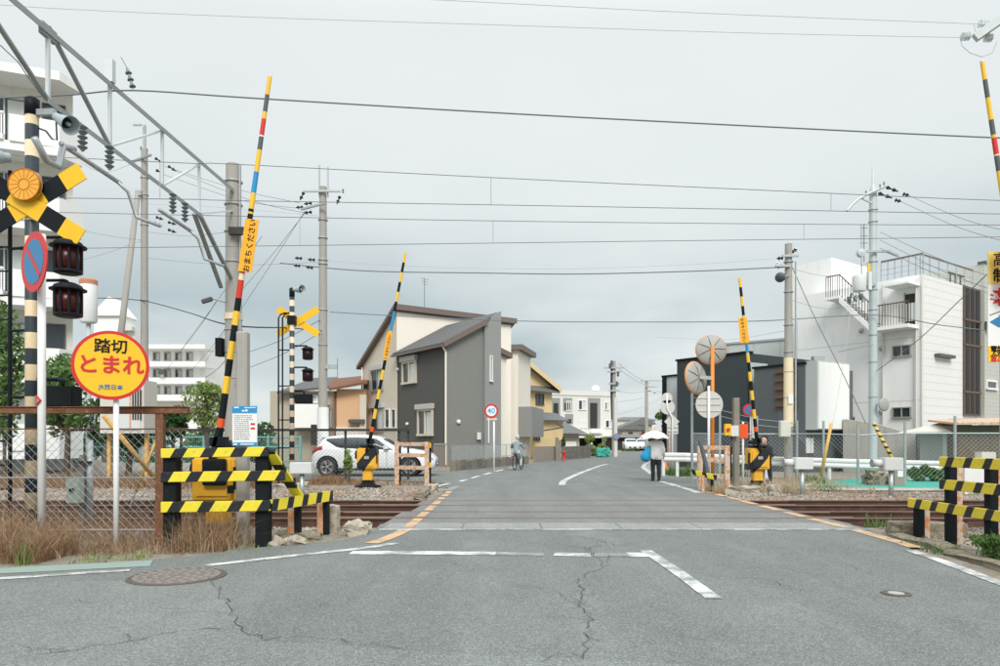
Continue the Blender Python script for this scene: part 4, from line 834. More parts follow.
strain(t, [(P(886, 187, Y5), P(898, 191.5, Y5)), (P(878, 193, Y5), P(892, 198, Y5)), (P(903, 194, Y5), P(909, 195.5, Y5)), (P(895, 200, Y5), P(901, 201.5, Y5))]); pots(t, [P(866, 195, Y5 - .2), P(880, 188.5, Y5 - .25), P(884, 186, Y5 - .25)], .04)
crossarm(t, (X5, Y5 - .2, zz(253, Y5)), 1.0); crossarm(t, (X5 + .55, Y5 - .2, zz(255, Y5)), .9, (1, .8, 0)); MB().lathe(P(861, 253, Y5 - .2), [(.02, -.1), (.14, -.08), (.14, .08), (.02, .1)], 12, (0, 1, 0)).build('bell_cap', 'steel_paint', t)
o = MB().lathe(P(859, 283, Y5 - .15), [(.02, .0), (.2, .01), (.22, .06), (.22, .5), (.2, .55), (.02, .57)], 18).build('transformer', 'grey_box', t, True); autosmooth(o, 40); o.location.z -= .3
bx('transformer_bracket', 'galv', t, X5 - .75, X5, Y5 - .2, Y5 - .1, zz(287, Y5), zz(284.5, Y5)); o = bx('switch_box', 'grey_box', t, X5 - .28, X5 - .16, Y5 - .25, Y5 - .1, zz(291, Y5), zz(273, Y5))
bx('yellow_marker', 'yellow_arm', t, P(864, 0, Y5).x, P(866.5, 0, Y5).x, Y5 - .25, Y5 - .2, zz(273, Y5), zz(265, Y5))
mb = MB(); r = random.Random(5)
for i in range(9): p = P(848 + i * 1.9, 296 + r.uniform(-3, 3), Y5 - .3); mb.cyl(p, p + Vector((r.uniform(-.1, .1), r.uniform(-.1, .1), -.18)), .05, .03, 7)
mb.build('splice_closures', 'insulator', t)
for py in (210, 222, 262, 290, 310, 335, 362, 397): MB().lathe((X5, Y5, zz(py, Y5)), [(.11, -.015), (.155, -.015), (.155, .015), (.11, .015)], 16).build('band', 'galv', t)
MB().tube([P(861.5, 225, Y5 + .4), P(861.5, 278, Y5 + .4)], .02, 5).build('riser', 'galv', t)
MB().lathe(P(884, 404.5, Y5 - .3), [(.02, -.06), (.2, -.05), (.24, 0), (.2, .03), (.02, .04)], 20, (.35, -1, 0)).build('round_mirror', 'mirror_back', t, True); MB().tube([(X5, Y5 - .1, zz(404, Y5)), P(883, 404, Y5 - .25)], .02, 5).build('mirror_arm', 'galv', t)
# off-frame pole whose crossarm shows at upper right
Y6 = 12.0; t = pole(xx(1080, Y6), Y6, 9.6, .19, .15, 'pole_concrete', 'utility pole just outside the right frame edge, its crossarm end showing')
a, b = P(975, 38, Y6), P(1085, -40, Y6 - .5); MB().bar(a, b, .11, .13).build('crossarm', 'steel_paint', t)
for c0, c1 in ((P(962, 37, Y6), P(971, 36, Y6)), (P(979, 24, Y6), P(990, 25, Y6)), (P(985, 38, Y6), P(993, 38, Y6))):
    mb = MB(); insul(mb, c0, c1, 3, .07); mb.build('strain_insulator', 'insulator_white', t)
MB().tube([P(960, 38, Y6), P(962, 46, Y6), P(970, 53, Y6), P(982, 57, Y6), P(992, 53, Y6), P(997, 42, Y6)], .006, 4).build('jumper', 'wire_pale', t); MB().tube([P(974, 25, Y6), P(976, 34, Y6)], .006, 4).build('jumper', 'wire_pale', t)
# wires -----------------------------------------------------------
def wire(pts, r, m, label, sub=5, name='overhead_wire', group='overhead wires'):
    """pts: (px, py, depth) control points, smoothed by Catmull-Rom"""
    q = [P(*p) for p in pts]; o = []
    for i in range(len(q) - 1):
        p0, p1, p2, p3 = q[max(i - 1, 0)], q[i], q[i + 1], q[min(i + 2, len(q) - 1)]
        for k in range(sub):
            s = k / sub; o.append(.5 * ((2 * p1) + (p2 - p0) * s + (2 * p0 - 5 * p1 + 4 * p2 - p3) * s * s + (3 * p1 - p0 - 3 * p2 + p3) * s ** 3))
    o.append(q[-1]); return tag(MB().tube(o, r, 5).build(name, m), label, 'wire', group)
wire([(-200, 108, 11), (0, 98, 11), (70, 95, 11), (133, 90.5, 11), (250, 98, 11), (500, 113, 11), (750, 126, 11), (1000, 138, 11), (1300, 150, 11)], .0125, 'wire', 'thick feeder wire sloping across the sky from the lattice beam insulator')
d1, d2 = 12.3, 14.65
wire([(-300, 140, d1), (160, 162, d1), (230, 164, d1), (500, 178, d1), (780, 191, d1), (1000, 200.5, d1), (1300, 208, d1)], .0068, 'wire', 'messenger wire of the nearer track, upper of its pair')
wire([(-300, 195, d1), (160, 199, d1), (230, 200.5, d1), (500, 205, d1), (780, 210, d1), (1000, 214, d1), (1300, 218, d1)], .0068, 'wire', 'contact wire of the nearer track, lower of its pair')
wire([(-300, 205, d2), (230, 216, d2), (500, 221, d2), (780, 224, d2), (1000, 225, d2), (1300, 224, d2)], .0075, 'wire', 'messenger wire of the farther track, upper of its pair')
wire([(-300, 253, d2), (180, 247, d2), (380, 244.5, d2), (500, 243, d2), (700, 240.5, d2), (1000, 237, d2), (1300, 233, d2)], .0075, 'wire', 'contact wire of the farther track, lower of its pair')
for px, a, b, dd in ((491, 178, 205, d1), (831, 193, 210, d1), (160, 162, 199, d1), (493, 221, 243, d2), (804, 224, 239, d2), (300, 217.5, 245.8, d2)):
    tag(MB().tube([P(px, a, dd), P(px, b, dd)], .007, 4).build('dropper', 'wire_pale'), {491: 'dropper wire hanging near the sky centre on the nearer line', 831: 'dropper wire beside the pale steel pole on the nearer line', 160: 'dropper wire at the lattice beam on the nearer line', 493: 'dropper wire near the sky centre on the farther line', 804: 'dropper wire above the street-light pole on the farther line', 300: 'dropper wire left of the tall crossarm pole on the farther line'}[px], 'wire', 'dropper wires')
wire([(-100, -5, 12), (30, 7, 12), (250, 17, 12), (500, 25, 12), (750, 33, 12), (961, 37.5, 12)], .0045, 'wire_pale', 'thin high wire ending at lower white insulator at upper right')
wire([(300, -6, 12.2), (440, 0, 12), (700, 13, 12), (978, 24, 12)], .0045, 'wire_pale', 'thin highest wire ending at upper white insulator at upper right')
wire([(148, 204, 30), (230, 208, 27), (330, 217, 26)], .006, 'wire_pale', 'thin wire behind the thick concrete pole')
wire([(160, 165, 30), (240, 190, 28), (300, 203, 26)], .009, 'wire', 'upper cable from the slim pole to the crossarm pole'); wire([(162, 174, 30), (240, 200, 28), (296, 208, 26)], .009, 'wire', 'middle cable from the slim pole to the crossarm pole'); wire([(176, 171, 30), (250, 200, 28), (305, 213, 26)], .009, 'wire', 'lower cable from the slim pole to the crossarm pole')
wire([(280, 263, 26), (326, 268, 26), (380, 271.5, 25.5), (480, 273, 25), (580, 274, 24.5), (700, 271, 24), (786, 267, 23.6)], .02, 'wire', 'bundled cable from the crossarm pole to the street-light pole')
wire([(294, 257, 26), (340, 262, 26), (430, 267, 25.2), (560, 269, 24.6), (700, 264, 24), (780, 258, 23.6)], .006, 'wire_pale', 'thin wire above the bundled cable')
wire([(330, 312, 26), (400, 316, 26), (520, 321, 25.5), (640, 322, 25), (760, 321, 24.7), (873, 315, 24.3), (940, 325, 23), (1010, 333, 22)], .016, 'wire', 'long cable at roof height running behind the house roof to the steel pole')
wire([(-60, 300, 27), (60, 299, 28), (100, 298, 29), (144, 301, 29.8), (190, 313, 25), (230, 325, 16.4), (290, 328, 20), (322, 331, 25.8)], .017, 'cable', 'black cable sagging from the slim pole past the thick concrete pole')
for i, (x0, y0, x1, y1, la) in enumerate(((249, 352, 320, 320, 'upper'), (248, 368, 320, 333, 'middle'), (205, 378, 232, 352, 'lower'))): wire([(x0, y0, 30), ((x0 + x1) / 2, (y0 + y1) / 2 + 3, 28), (x1, y1, 25.8)], .012, 'wire', la + ' slanting drop cable left of the far signal pole')
for i, (x0, y0, x1, y1) in enumerate(((180, 352, 216, 302), (190, 372, 228, 325), (165, 372, 262, 236), (205, 362, 305, 211))): wire([(x0, y0, 40), ((x0 + x1) / 2, (y0 + y1) / 2 + 2, 32), (x1, y1, 26 if x1 > 240 else 17)], .009, 'wire', ('first', 'second', 'third', 'fourth')[i] + ' of the thin slanting wires above the low white block')
wire([(305, 213, 26), (290, 232, 27), (272, 255, 28), (240, 292, 30)], .009, 'wire', 'stay wire slanting down left from the crossarm pole')
for i, (x0, y0, x1, y1) in enumerate(((909, 195.5, 1010, 232), (901, 201.5, 1010, 243), (880, 232, 1010, 282), (880, 240, 1010, 296), (880, 248, 1010, 300))): wire([(x0, y0, 24.5), ((x0 + x1) / 2, (y0 + y1) / 2 + 4, 21), (x1, y1, 18)], .008, 'wire', ('topmost', 'second', 'third', 'fourth', 'lowest')[i] + ' wire fanning right from the pale steel pole')
wire([(790, 262, 23.6), (815, 318, 23.2), (842, 372, 22.8), (866, 424, 22.4)], .014, 'wire', 'stay cable slanting from the street-light pole across the white building')
wire([(875, 372, 24.5), (918, 340, 22), (960, 300, 20), (1000, 262, 18)], .013, 'wire', 'diagonal guy wire crossing the white ribbed wall')
wire([(838, 352, 24), (873, 345, 24.3)], .01, 'wire', 'short cable from the dark block to the steel pole')
wire([(832, 428, 21), (838, 395, 21.4), (848, 330, 22), (861, 220, 24)], .006, 'wire_pale', 'thin guy wire rising above the tan brace sleeve')

for i, (a, m_, b, la) in enumerate((((147, 232, 30), (185, 236, 28), (228, 232, 16.5), 'thin span from the slim pole to the thick concrete pole'), ((60, 226, 27), (110, 236, 28), (143, 240, 30), 'thin service wire from the apartment block to the slim pole'), ((75, 262, 27), (110, 252, 29), (143, 240, 30), 'lower thin service wire from the apartment block'), ((145, 258, 30), (230, 265, 28), (322, 262, 26), 'telephone wire between the slim pole and the crossarm pole'), ((60, 145, 27), (100, 172, 29), (141, 160, 30), 'slack wire from the upper balconies to the slim pole'), ((790, 268, 23.6), (830, 276, 24), (870, 262, 24.4), 'slack wire between the street-light pole and the steel pole'), ((790, 300, 23.6), (830, 309, 24), (870, 300, 24.4), 'lower slack wire between the street-light pole and the steel pole'), ((655, 337, 60), (720, 340, 45), (790, 330, 24), 'faint wire above the charcoal roof'))):
    wire([a, m_, b], .006, 'wire', la)
# ================================================================ buildings
U, V_ = Vector((.819, .574)), Vector((-.574, .819))
class Wall:
    def __init__(s, A, B):
        s.A, s.B = Vector(A[:2]), Vector(B[:2]); s.L = (s.B - s.A).length; s.d = (s.B - s.A) / s.L
        n = Vector((s.d.y, -s.d.x)); s.n = n if n.dot(-s.A) > 0 else -n
    def u(s, px):
        r = Vector(((px - 500) / F, 1)); den = s.d.x * r.y - s.d.y * r.x
        return -(s.A.x * r.y - s.A.y * r.x) / den
    def z(s, px, py): p = s.A + s.d * s.u(px); return zz(py, p.y)
    def pt(s, u, z, o=0): p = s.A + s.d * u + s.n * o; return Vector((p.x, p.y, z))
    def box(s, mb, u0, u1, z0, z1, o0, o1):
        p = lambda u, z, o: s.pt(u, z, o)
        return mb.hexa([p(u0, z0, o0), p(u1, z0, o0), p(u1, z0, o1), p(u0, z0, o1), p(u0, z1, o0), p(u1, z1, o0), p(u1, z1, o1), p(u0, z1, o1)])
    def part(s, name, m, par, u0, u1, z0, z1, o0, o1): return s.box(MB(), u0, u1, z0, z1, o0, o1).build(name, m, par)
    def px(s, x0, x1, y0, y1):
        u0, u1 = sorted((s.u(x0), s.u(x1))); xm_ = (x0 + x1) / 2; return u0, u1, s.z(xm_, y1), s.z(xm_, y0)
    def window(s, par, r, fm='alu', cols=2, hood=False, curtain=True, ft=.055, out=.07, metres=False):
        u0, u1, z0, z1 = r if metres else s.px(*r)
        mb = MB(); s.box(mb, u0, u1, z1 - ft, z1, .0, out); s.box(mb, u0 - .02, u1 + .02, z0, z0 + ft, .0, out + .04)
        for k in range(cols + 1):
            uc = u0 + ft / 2 + (u1 - u0 - ft) * k / cols; s.box(mb, uc - ft / 2, uc + ft / 2, z0 + ft, z1 - ft, .0, out - .012 * (0 < k < cols))
        w_ = mb.build('window', fm, par)
        s.part('pane', 'glass', w_, u0 + ft, u1 - ft, z0 + ft, z1 - ft, .004, .02)
        if curtain and cols > 1: s.part('curtain', 'curtain', w_, u0 + (u1 - u0) * (.56 if cols == 2 else .7), u1 - ft, z0 + ft, z1 - ft * 1.5, .0205, .026)
        if hood: s.part('shutter_box', 'shutter', w_, u0 - .08, u1 + .08, z1 + .0, z1 + .26, .0, .2)
        return w_
def shell(name, m, par, foot, tops, z0=-.2):
    n = len(foot); mb = MB(); vs = [(p[0], p[1], z0) for p in foot] + [(p[0], p[1], t_) for p, t_ in zip(foot, tops)]
    mb.add(vs, [tuple(range(n - 1, -1, -1)), tuple(range(n, 2 * n))] + [(i, (i + 1) % n, (i + 1) % n + n, i + n) for i in range(n)])
    return mb.build(name, m, par)
def slab(mb, pts, th): return mb.prism(pts, None, (0, 0, th))
def V3(p, z): return Vector((p[0], p[1], z))
# ---- grey and cream corner house
C = Vector((-2.30, 30.0)) * 1.15; D = C + V_ * 5.27; E_ = C + U * 3.16
t = thing('house', 'two-storey cream and dark grey siding house with sloping roofs at the street corner', 'house', (-3, 33, 0), 'houses along the street')
W1, W2 = Wall(D, C), Wall(C, E_)
ze, zr = 6.02, 7.72
shell('grey_wing', 'siding_dark', t, [C, E_, E_ + V_ * 5.26, D], [ze, zr, zr, ze])
o = MB(); vs = [W2.pt(.0, -.1, .004), W2.pt(W2.u(483), -.1, .004), W2.pt(W2.u(483), ze + (zr - ze) * W2.u(483) / 3.16, .004), W2.pt(.0, ze, .004)]
o.prism(vs, None, Vector((*W2.n, 0)) * .02); o.build('side_cladding', 'siding_grey', t)
o = MB(); a = W2.u(483); vs = [W2.pt(a, -.1, .004), W2.pt(3.18, -.1, .004), W2.pt(3.18, zr + .2, .004), W2.pt(a, zr - .36, .004)]; o.prism(vs, None, Vector((*W2.n, 0)) * .16); o.build('fin_wall', 'siding_grey2', t)
rf = MB(); ov = .32
def rp(pu, pv, z): q = C + U * pu + V_ * pv; return Vector((q.x, q.y, z))
sl_ = (zr - ze) / 3.16
slab(rf, [rp(-ov, -.28, ze - ov * sl_ + .06), rp(2.24, -.28, ze + 2.24 * sl_ + .06), rp(3.1, .05, zr + .05), rp(3.1, 5.2, zr + .05), rp(-ov, 5.2, ze - ov * sl_ + .06)], .12); rfo = rf.build('roof', 'grey_roof', t)
MB().bar(rp(-ov, -.30, ze - ov * sl_ + .07), rp(2.24, -.30, ze + 2.24 * sl_ + .07), .05, .26).build('barge_board', 'brown_roof', rfo)
MB().bar(rp(-ov - .05, -.3, ze - ov * sl_ + .02), rp(-ov - .05, 5.2, ze - ov * sl_ + .02), .1, .1).build('gutter', 'brown_roof', rfo)
MB().tube([rp(-ov, -.2, ze - .15), rp(-.06, -.08, ze - .42), rp(-.06, -.08, .1)], .045, 8).build('downpipe', 'plaster_cream', t)
W1.window(t, (403, 417, 361, 384), 'plaster_tan', hood=True, ft=.11, out=.1); W1.window(t, (418.5, 433.5, 409, 436), 'plaster_tan', hood=True, ft=.11, out=.1)
W2.window(t, (487.5, 490.3, 356, 382), 'white', 1, ft=.04, out=.26); MB().lathe(W2.pt(W2.u(457.5), zz(422, 35.5), .1), [(.02, -.06), (.1, -.05), (.1, .05), (.03, .08)], 12, (*W2.n, 0)).build('vent', 'white', t)
MB().lathe(W1.pt(W1.u(398.5), zz(369, 38.5), .06), [(.02, -.06), (.08, -.05), (.08, .05), (.03, .08)], 12, (*W1.n, 0)).build('vent', 'white', t)
MB().lathe(W1.pt(W1.u(408), zz(424, 38), .06), [(.02, -.06), (.08, -.05), (.08, .05), (.03, .08)], 12, (*W1.n, 0)).build('vent', 'white', t)
Fc = D; Gc = D + V_ * 4.49; Fe = Fc + U * 7.7; Ge = Gc + U * 7.7; zh, zl = 8.38, 5.75
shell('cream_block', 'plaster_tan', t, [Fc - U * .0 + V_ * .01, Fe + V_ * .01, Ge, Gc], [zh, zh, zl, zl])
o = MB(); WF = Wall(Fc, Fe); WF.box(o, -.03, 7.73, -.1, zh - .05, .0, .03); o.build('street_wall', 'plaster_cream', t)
rf = MB(); q = lambda p, z: Vector((p.x, p.y, z)); s2 = (zh - zl) / 4.49; e1, e2 = Fc - V_ * .25, Gc + V_ * .35
slab(rf, [q(e1 - U * .3, zh + .25 * s2 + .02), q(e1 + U * 8.0, zh + .25 * s2 + .02), q(e2 + U * 8.0, zl - .35 * s2 + .02), q(e2 - U * .3, zl - .35 * s2 + .02)], .2); rfo = rf.build('roof', 'brown_roof', t)
MB().bar(q(e1 - U * .3 - V_ * .02, zh + .2), q(e1 + U * 8.0 - V_ * .02, zh + .2), .06, .3).build('fascia', 'brown_roof', rfo)
WG = Wall(Gc, Fc)
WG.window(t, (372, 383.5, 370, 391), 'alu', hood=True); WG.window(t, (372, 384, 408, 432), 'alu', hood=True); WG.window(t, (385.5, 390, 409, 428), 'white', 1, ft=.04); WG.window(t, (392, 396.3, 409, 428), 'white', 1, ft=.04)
MB().tube([WG.pt(.1, zl - .1, .12), WG.pt(.1, 0, .12)], .04, 6).build('downpipe', 'plaster_cream', t)
# intermediate cream bay and rear block
b0 = E_ + V_ * 1.6; b1 = b0 + U * 1.62; zb1 = 6.1
shell('cream_bay', 'plaster_cream', t, [b0 - U * .5, b1, b1 + V_ * 3, b0 - U * .5 + V_ * 3], [zb1 + .35, zb1 - .2, zb1 - .2, zb1 + .35])
mb = MB(); slab(mb, [q(b0 - U * .5 - V_ * .3, zb1 + .4), q(b1 + U * .2 - V_ * .3, zb1 - .35), q(b1 + U * .2 + V_ * 3, zb1 - .35), q(b0 - U * .5 + V_ * 3, zb1 + .4)], .28); mb.build('bay_roof', 'brown_roof', t)
MB().tube([W2.pt(W2.u(486.5), zz(418, 36), .2), W2.pt(W2.u(486.5), zz(443, 36), .2)], .035, 6).build('pipe_cover', 'white', t)
MB().tube([W1.pt(.1, 6.0, .06), W1.pt(.1, 0, .06)], .035, 6).build('downpipe', 'plaster_tan', t)
MB().box(*[v for p in ((W2.pt(W2.u(478), 1.5, .1)),) for v in (p.x - .1, p.x + .1, p.y - .1, p.y + .1, p.z - .18, p.z + .18)]).build('meter_box', 'cream_box', t)
mb = MB(); a_ = P(424.5, 302, 41); mb.tube([a_ - Vector((0, 0, .6)), P(424.5, 278, 41)], .02, 5)
for py_, wd_ in ((279, 4), (281.5, 3), (284, 2)): mb.tube([P(424.5 - wd_, py_ - 1, 41), P(424.5 + wd_, py_ + 1, 41)], .012, 4)
mb.build('aerial', 'wire', t)
# street-side boundary: block base and mesh fence
t = thing('garden_fence', 'low stone base with thin mesh fence before the grey house', 'fence', (-1, 31, 0))
A_, B_ = G(452, 470.8).xy, G(527, 463.7).xy
wb = Wall(A_, B_); n = 16
for i in range(n):
    o = wb.part('stone_block', 'block_wall' if i % 3 else 'mossy_stone', t, wb.L * i / n + .01, wb.L * (i + 1) / n - .01, -.1, .42 + .04 * math.sin(i * 2.1), -.12, .12); bevel(o, .02, 1)
mb = MB()
for i in range(13): wb.box(mb, wb.L * i / 12 - .015, wb.L * i / 12 + .015, .40, 1.08, -.02, .01)
for z in (.5, 1.06): wb.box(mb, 0, wb.L, z, z + .025, -.012, .004)
mb.build('mesh_frame', 'galv', t)
mb = MB(); chain(mb, (*wb.pt(0, 0).xy, 0), (*wb.pt(wb.L, 0).xy, 0), .45, 1.06, .12, .004); mb.build('mesh', 'galv', t)['kind'] = 'stuff'
# gate and post at the corner
t = thing('garden_gate', 'brown garden gate beside the grey house corner', 'gate', (*G(442, 471).xy, 0)); mb = MB(); wg = Wall(G(434, 471.5).xy, G(447, 471.5).xy)
for i in range(8): wg.box(mb, wg.L * i / 7 - .02, wg.L * i / 7 + .02, .05, 1.15, -.02, .02)
mb.build('bars', 'fence_brown', t); wg.part('rail', 'fence_brown', t, 0, wg.L, 1.1, 1.16, .021, .05)
# ---- second cream house with grey balcony box
t = thing('house', 'pale cream house with a grey boxed balcony behind the cyclist', 'house', (2, 42, 0), 'houses along the street')
c0 = Vector((xx(518, 46), 46.0)); c1 = Vector((xx(530.5, 50), 50.0)); zt_ = zz(354, 48)
w5 = Wall(c0, c1); bk = -w5.n * 5
shell('wall', 'plaster_cream', t, [c0, c1, c1 + bk, c0 + bk], [zt_] * 4)
w5.part('roof', 'brown_roof', t, -.3, w5.L + .35, zt_ + .0, zt_ + .35, -5.2, .35)
w5.part('balcony_box', 'siding_grey2', t, .1, w5.L + .25, zz(437, 48), zz(408, 48), .01, .9)
for px in (509, 514.5): pass
w5.window(t, (525, 527.5, 425, 431), 'alu_dark', 1)
# ---- yellow house
t = thing('house', 'yellow two-storey house with grey tiled eaves further along the street', 'house', (3.5, 47, 0), 'houses along the street')
c0 = Vector((xx(527, 53), 53.0)); c1 = Vector((xx(552, 55.5), 55.5)); w6 = Wall(c0, c1); bk = -w6.n * 5; zt_ = zz(386, 54)
shell('wall', 'plaster_yellow', t, [c0, c1, c1 + bk, c0 + bk], [zt_ + .05] * 4)
m_ = (c0 + bk * .5); hh = zz(366, 54)
o = MB(); o.prism([w6.pt(-1.2, zt_ + .05, 0), w6.pt(w6.L, zt_ + .05, 0), w6.pt(-1.2 + .2, hh + .25, 0)], None, Vector((*-w6.n, 0)) * 5); o.build('gable', 'plaster_yellow', t)
mb = MB(); slab(mb, [w6.pt(-1.2, hh + .35, .5), w6.pt(w6.L + .55, zt_ - .25, .5), w6.pt(w6.L + .55, zt_ - .25, -5.2), w6.pt(-1.2, hh + .35, -5.2)], .16); rfo = mb.build('roof', 'roof_tile', t); MB().bar(w6.pt(-1.2, hh + .36, .53), w6.pt(w6.L + .58, zt_ - .22, .53), .05, .34).build('barge_board', 'plaster_yellow', rfo)
w6.part('eave_board', 'plaster_yellow', rfo, w6.L + .4, w6.L + .52, zt_ - .3, zt_ - .2, -.2, .52)
def hip(par, w_, u0, u1, z0, z1, o0, o1, name='lean_to_roof'):
    mb = MB(); mb.prism([w_.pt(u0, z0, o1), w_.pt(u0, z1, o0), w_.pt(u0, z1 - .12, o0), w_.pt(u0, z0 - .1, o1)], None, Vector((*w_.d, 0)) * (u1 - u0)); return mb.build(name, 'roof_tile', par)
hip(t, w6, -.3, w6.L + .4, zz(391, 54), zz(386, 54), .0, .5); hip(t, w6, -.3, w6.L + .5, zz(420, 54), zz(412, 54), .0, 1.3)
w6.part('porch', 'plaster_yellow', t, -.2, w6.L + .2, 0, zz(421, 54), .01, .9)
w6.window(t, (535.5, 543.5, 394, 405), 'alu_dark', 2, curtain=False); wp = Wall(w6.pt(0, 0, .91).xy, w6.pt(w6.L, 0, .91).xy); wp.window(t, (533, 539.5, 432, 441), 'alu_dark', 2, curtain=False)
MB().tube([wp.pt(wp.u(531), zz(432, 52), .3), wp.pt(wp.u(540), zz(429.5, 52), .9), wp.pt(wp.u(550), zz(427, 52), 1.2), wp.pt(wp.u(551), zz(423, 52), .5)], .06, 6).build('carport_edge', 'alu_dark', t)
# ---- tiled bungalow
t = thing('house', 'low house with a broad grey tiled hip roof before the white apartments', 'house', (6, 56, 0), 'houses along the street')
c0 = Vector((xx(546, 61), 61.0)); c1 = Vector((xx(579, 65), 65.0)); w7 = Wall(c0, c1); bk = -w7.n * 6; zt_ = zz(433, 63)
shell('wall', 'beige_wall', t, [c0, c1, c1 + bk, c0 + bk], [zt_] * 4)
mb = MB(); p = w7.pt; za, zb2 = zt_ - .05, zz(412.5, 66); oo = .6
mb.add([p(-oo, za, oo), p(w7.L + oo, za, oo), p(w7.L + oo, za, -6.5), p(-oo, za, -6.5), p(-oo, zb2 + .4, -3), p(w7.L * .55, zb2 + .4, -3)], [(0, 1, 5, 4), (1, 2, 5), (2, 3, 4, 5), (0, 4, 3), (0, 3, 2, 1)]); mb.build('roof', 'roof_tile', t)
w7.part('fascia', 'brown_roof', t, -.5, w7.L + .5, zt_ - .25, zt_ - .08, .4, .5); w7.part('dark_shutter', 'dark_void', t, .1, w7.L * .45, .2, zt_ - .8, .01, .04)
w7.part('door', 'plaster_white', t, w7.L * .5, w7.L * .9, .1, zt_ - .75, .01, .05)
# ---- far white apartment block
t = thing('apartment_building', 'long white three-storey apartment block at the end of the street', 'apartment building', (14, 100, 0), 'far buildings')
c0 = Vector((xx(549, 96), 96.0)); c1 = Vector((xx(616, 100), 100.0)); w8 = Wall(c0, c1); bk = -w8.n * 10; zt_ = zz(392, 98)
shell('wall', 'plaster_far', t, [c0, c1, c1 + bk, c0 + bk], [zt_] * 4); w8.part('parapet', 'plaster_far', t, -.2, w8.L + .2, zt_ - .5, zt_ + .15, -.3, .12)
for a in ((552, 560, 398, 415), (563, 572, 398, 411), (588, 600, 398, 429), (565, 573, 414, 424)):
    w8.part('recess', 'siding_grey2', t, *w8.px(*a), .006, .06)
    u0, u1, z0_, z1_ = w8.px(*a); w8.part('recess_door', 'dark_void', t, u0 + (u1 - u0) * .15, u0 + (u1 - u0) * .75, z0_ + .1, z1_ - .7, .061, .08)
for a in ((578, 586, 400, 410), (604.5, 609, 402, 410), (605, 613, 420, 428), (580, 582.5, 420, 428), (584, 586.5, 420, 428), (566, 571, 401, 411)): w8.window(t, a, 'white', 2, ft=.1, out=.12)
w8.part('balcony', 'plaster_white', t, *w8.px(589, 601, 429, 433), .01, .8); w8.part('ground_floor_void', 'dark_void', t, *w8.px(578, 616, 438, 455), .01, .05)
w8.part('canopy', 'plaster_old', t, w8.u(566), w8.u(616), zz(438, 98), zz(436, 98), .02, 2.5); o = MB().lathe((xx(597.5, 99), 101, zt_ + .4), [(.05, -.5), (.05, 0), (.6, .0), (.6, .5), (.3, .7), (.02, .75)], 12).build('roof_fan', 'white', t)
for px in (577, 590, 603): bx('column', 'plaster_white', t, xx(px, 96.5) - .2, xx(px, 96.5) + .2, 95.6, 96.0, -.1, zz(438, 97))
# ---- distant roofs
def farhouse(px0, px1, pye, pyr, Y, wallm, label, rm='roof_tile', gable=True):
    t = thing('house', label, 'house', (xx((px0 + px1) / 2, Y), Y, 0), 'far houses'); x0, x1, z1, z2 = xx(px0, Y), xx(px1, Y), zz(pye, Y), zz(pyr, Y); xm2 = (x0 + x1) / 2
    bx('wall', wallm, t, x0, x1, Y, Y + 8, -.2, z1); mb = MB(); o_ = .6
    if gable: mb.prism([(x0 - o_, Y - .5, z1 - .1), (x1 + o_, Y - .5, z1 - .1), (x1 + o_, Y - .5, z1 + .1), (xm2, Y - .5, z2 + .15), (x0 - o_, Y - .5, z1 + .1)], None, (0, 9, 0))
    else: mb.add([(x0 - o_, Y - o_, z1), (x1 + o_, Y - o_, z1), (x1 + o_, Y + 8.6, z1), (x0 - o_, Y + 8.6, z1), (x0 + 2, Y + 4, z2), (x1 - 2, Y + 4, z2)], [(0, 1, 5, 4), (1, 2, 5), (2, 3, 4, 5), (3, 0, 4), (3, 2, 1, 0)])
    mb.build('roof', rm, t); wl = Wall((x0, Y), (x1, Y)); wl.window(t, (px0 + (px1 - px0) * .35, px0 + (px1 - px0) * .6, pye + 3, pye + 8), 'alu_dark', 2, ft=.1, curtain=False)
    wl.window(t, (px0 + (px1 - px0) * .3, px0 + (px1 - px0) * .7, pye + 13, pye + 18), 'alu_dark', 2, ft=.1, curtain=False)
farhouse(622, 640, 429, 424, 108, 'beige_wall', 'cream far house with dark gabled roof left of the umbrella'); farhouse(634, 652, 424, 418, 125, 'beige_wall', 'larger far house with gabled roof behind the umbrella')
farhouse(617, 655, 420, 416.5, 160, 'plaster_old', 'distant grey hip-roofed house on the horizon', gable=False); farhouse(655, 668, 434, 430, 95, 'beige_wall', 'low far house below the green tree', rm='terracotta', gable=False); farhouse(612, 660, 437.5, 434, 90, 'dark_void', 'dark low roofed shed at the street end', gable=False)
# ---- charcoal blocks on the right
def block(label, px1, Y1, px0, dz, ztop, wm, tm, depth, name='building', group='dark blocks beyond the crossing'):
    c1 = Vector((xx(px1, Y1), Y1)); k = (px0 - 500) / F; tt = (c1.x - k * c1.y) / (-V_.x + k * V_.y); c0 = c1 + V_ * tt
    t = thing(name, label, 'building', (*((c0 + c1) / 2), 0), group); bk = U * depth
    shell('wall', wm, t, [c0, c1, c1 + bk, c0 + bk], [ztop] * 4); wl = Wall(c0, c1); wl.part('coping', tm, t, -.06, wl.L + .06, ztop, ztop + .09, -.3, .06)
    return t, wl, c0, c1
t, wl, a0, a1 = block('big windowless charcoal metal-clad building behind the traffic mirrors', 748, 31, 677, 0, zz(353, 31), 'panel_charcoal', 'black', 8)
ws = Wall(a1, a1 + U * 3); ws.part('grey_side', 'grey_sheet', t, .1, 1.4, 0, zz(353, 31) - .4, .004, .03)
t, wl, a0, a1 = block('narrow grey block at the left end of the charcoal building', 677, 36, 663, 0, zz(376, 36), 'grey_sheet', 'black', 6); wl.part('edge_trim', 'black', t, -.02, .25, 0, zz(376, 36), .002, .05)
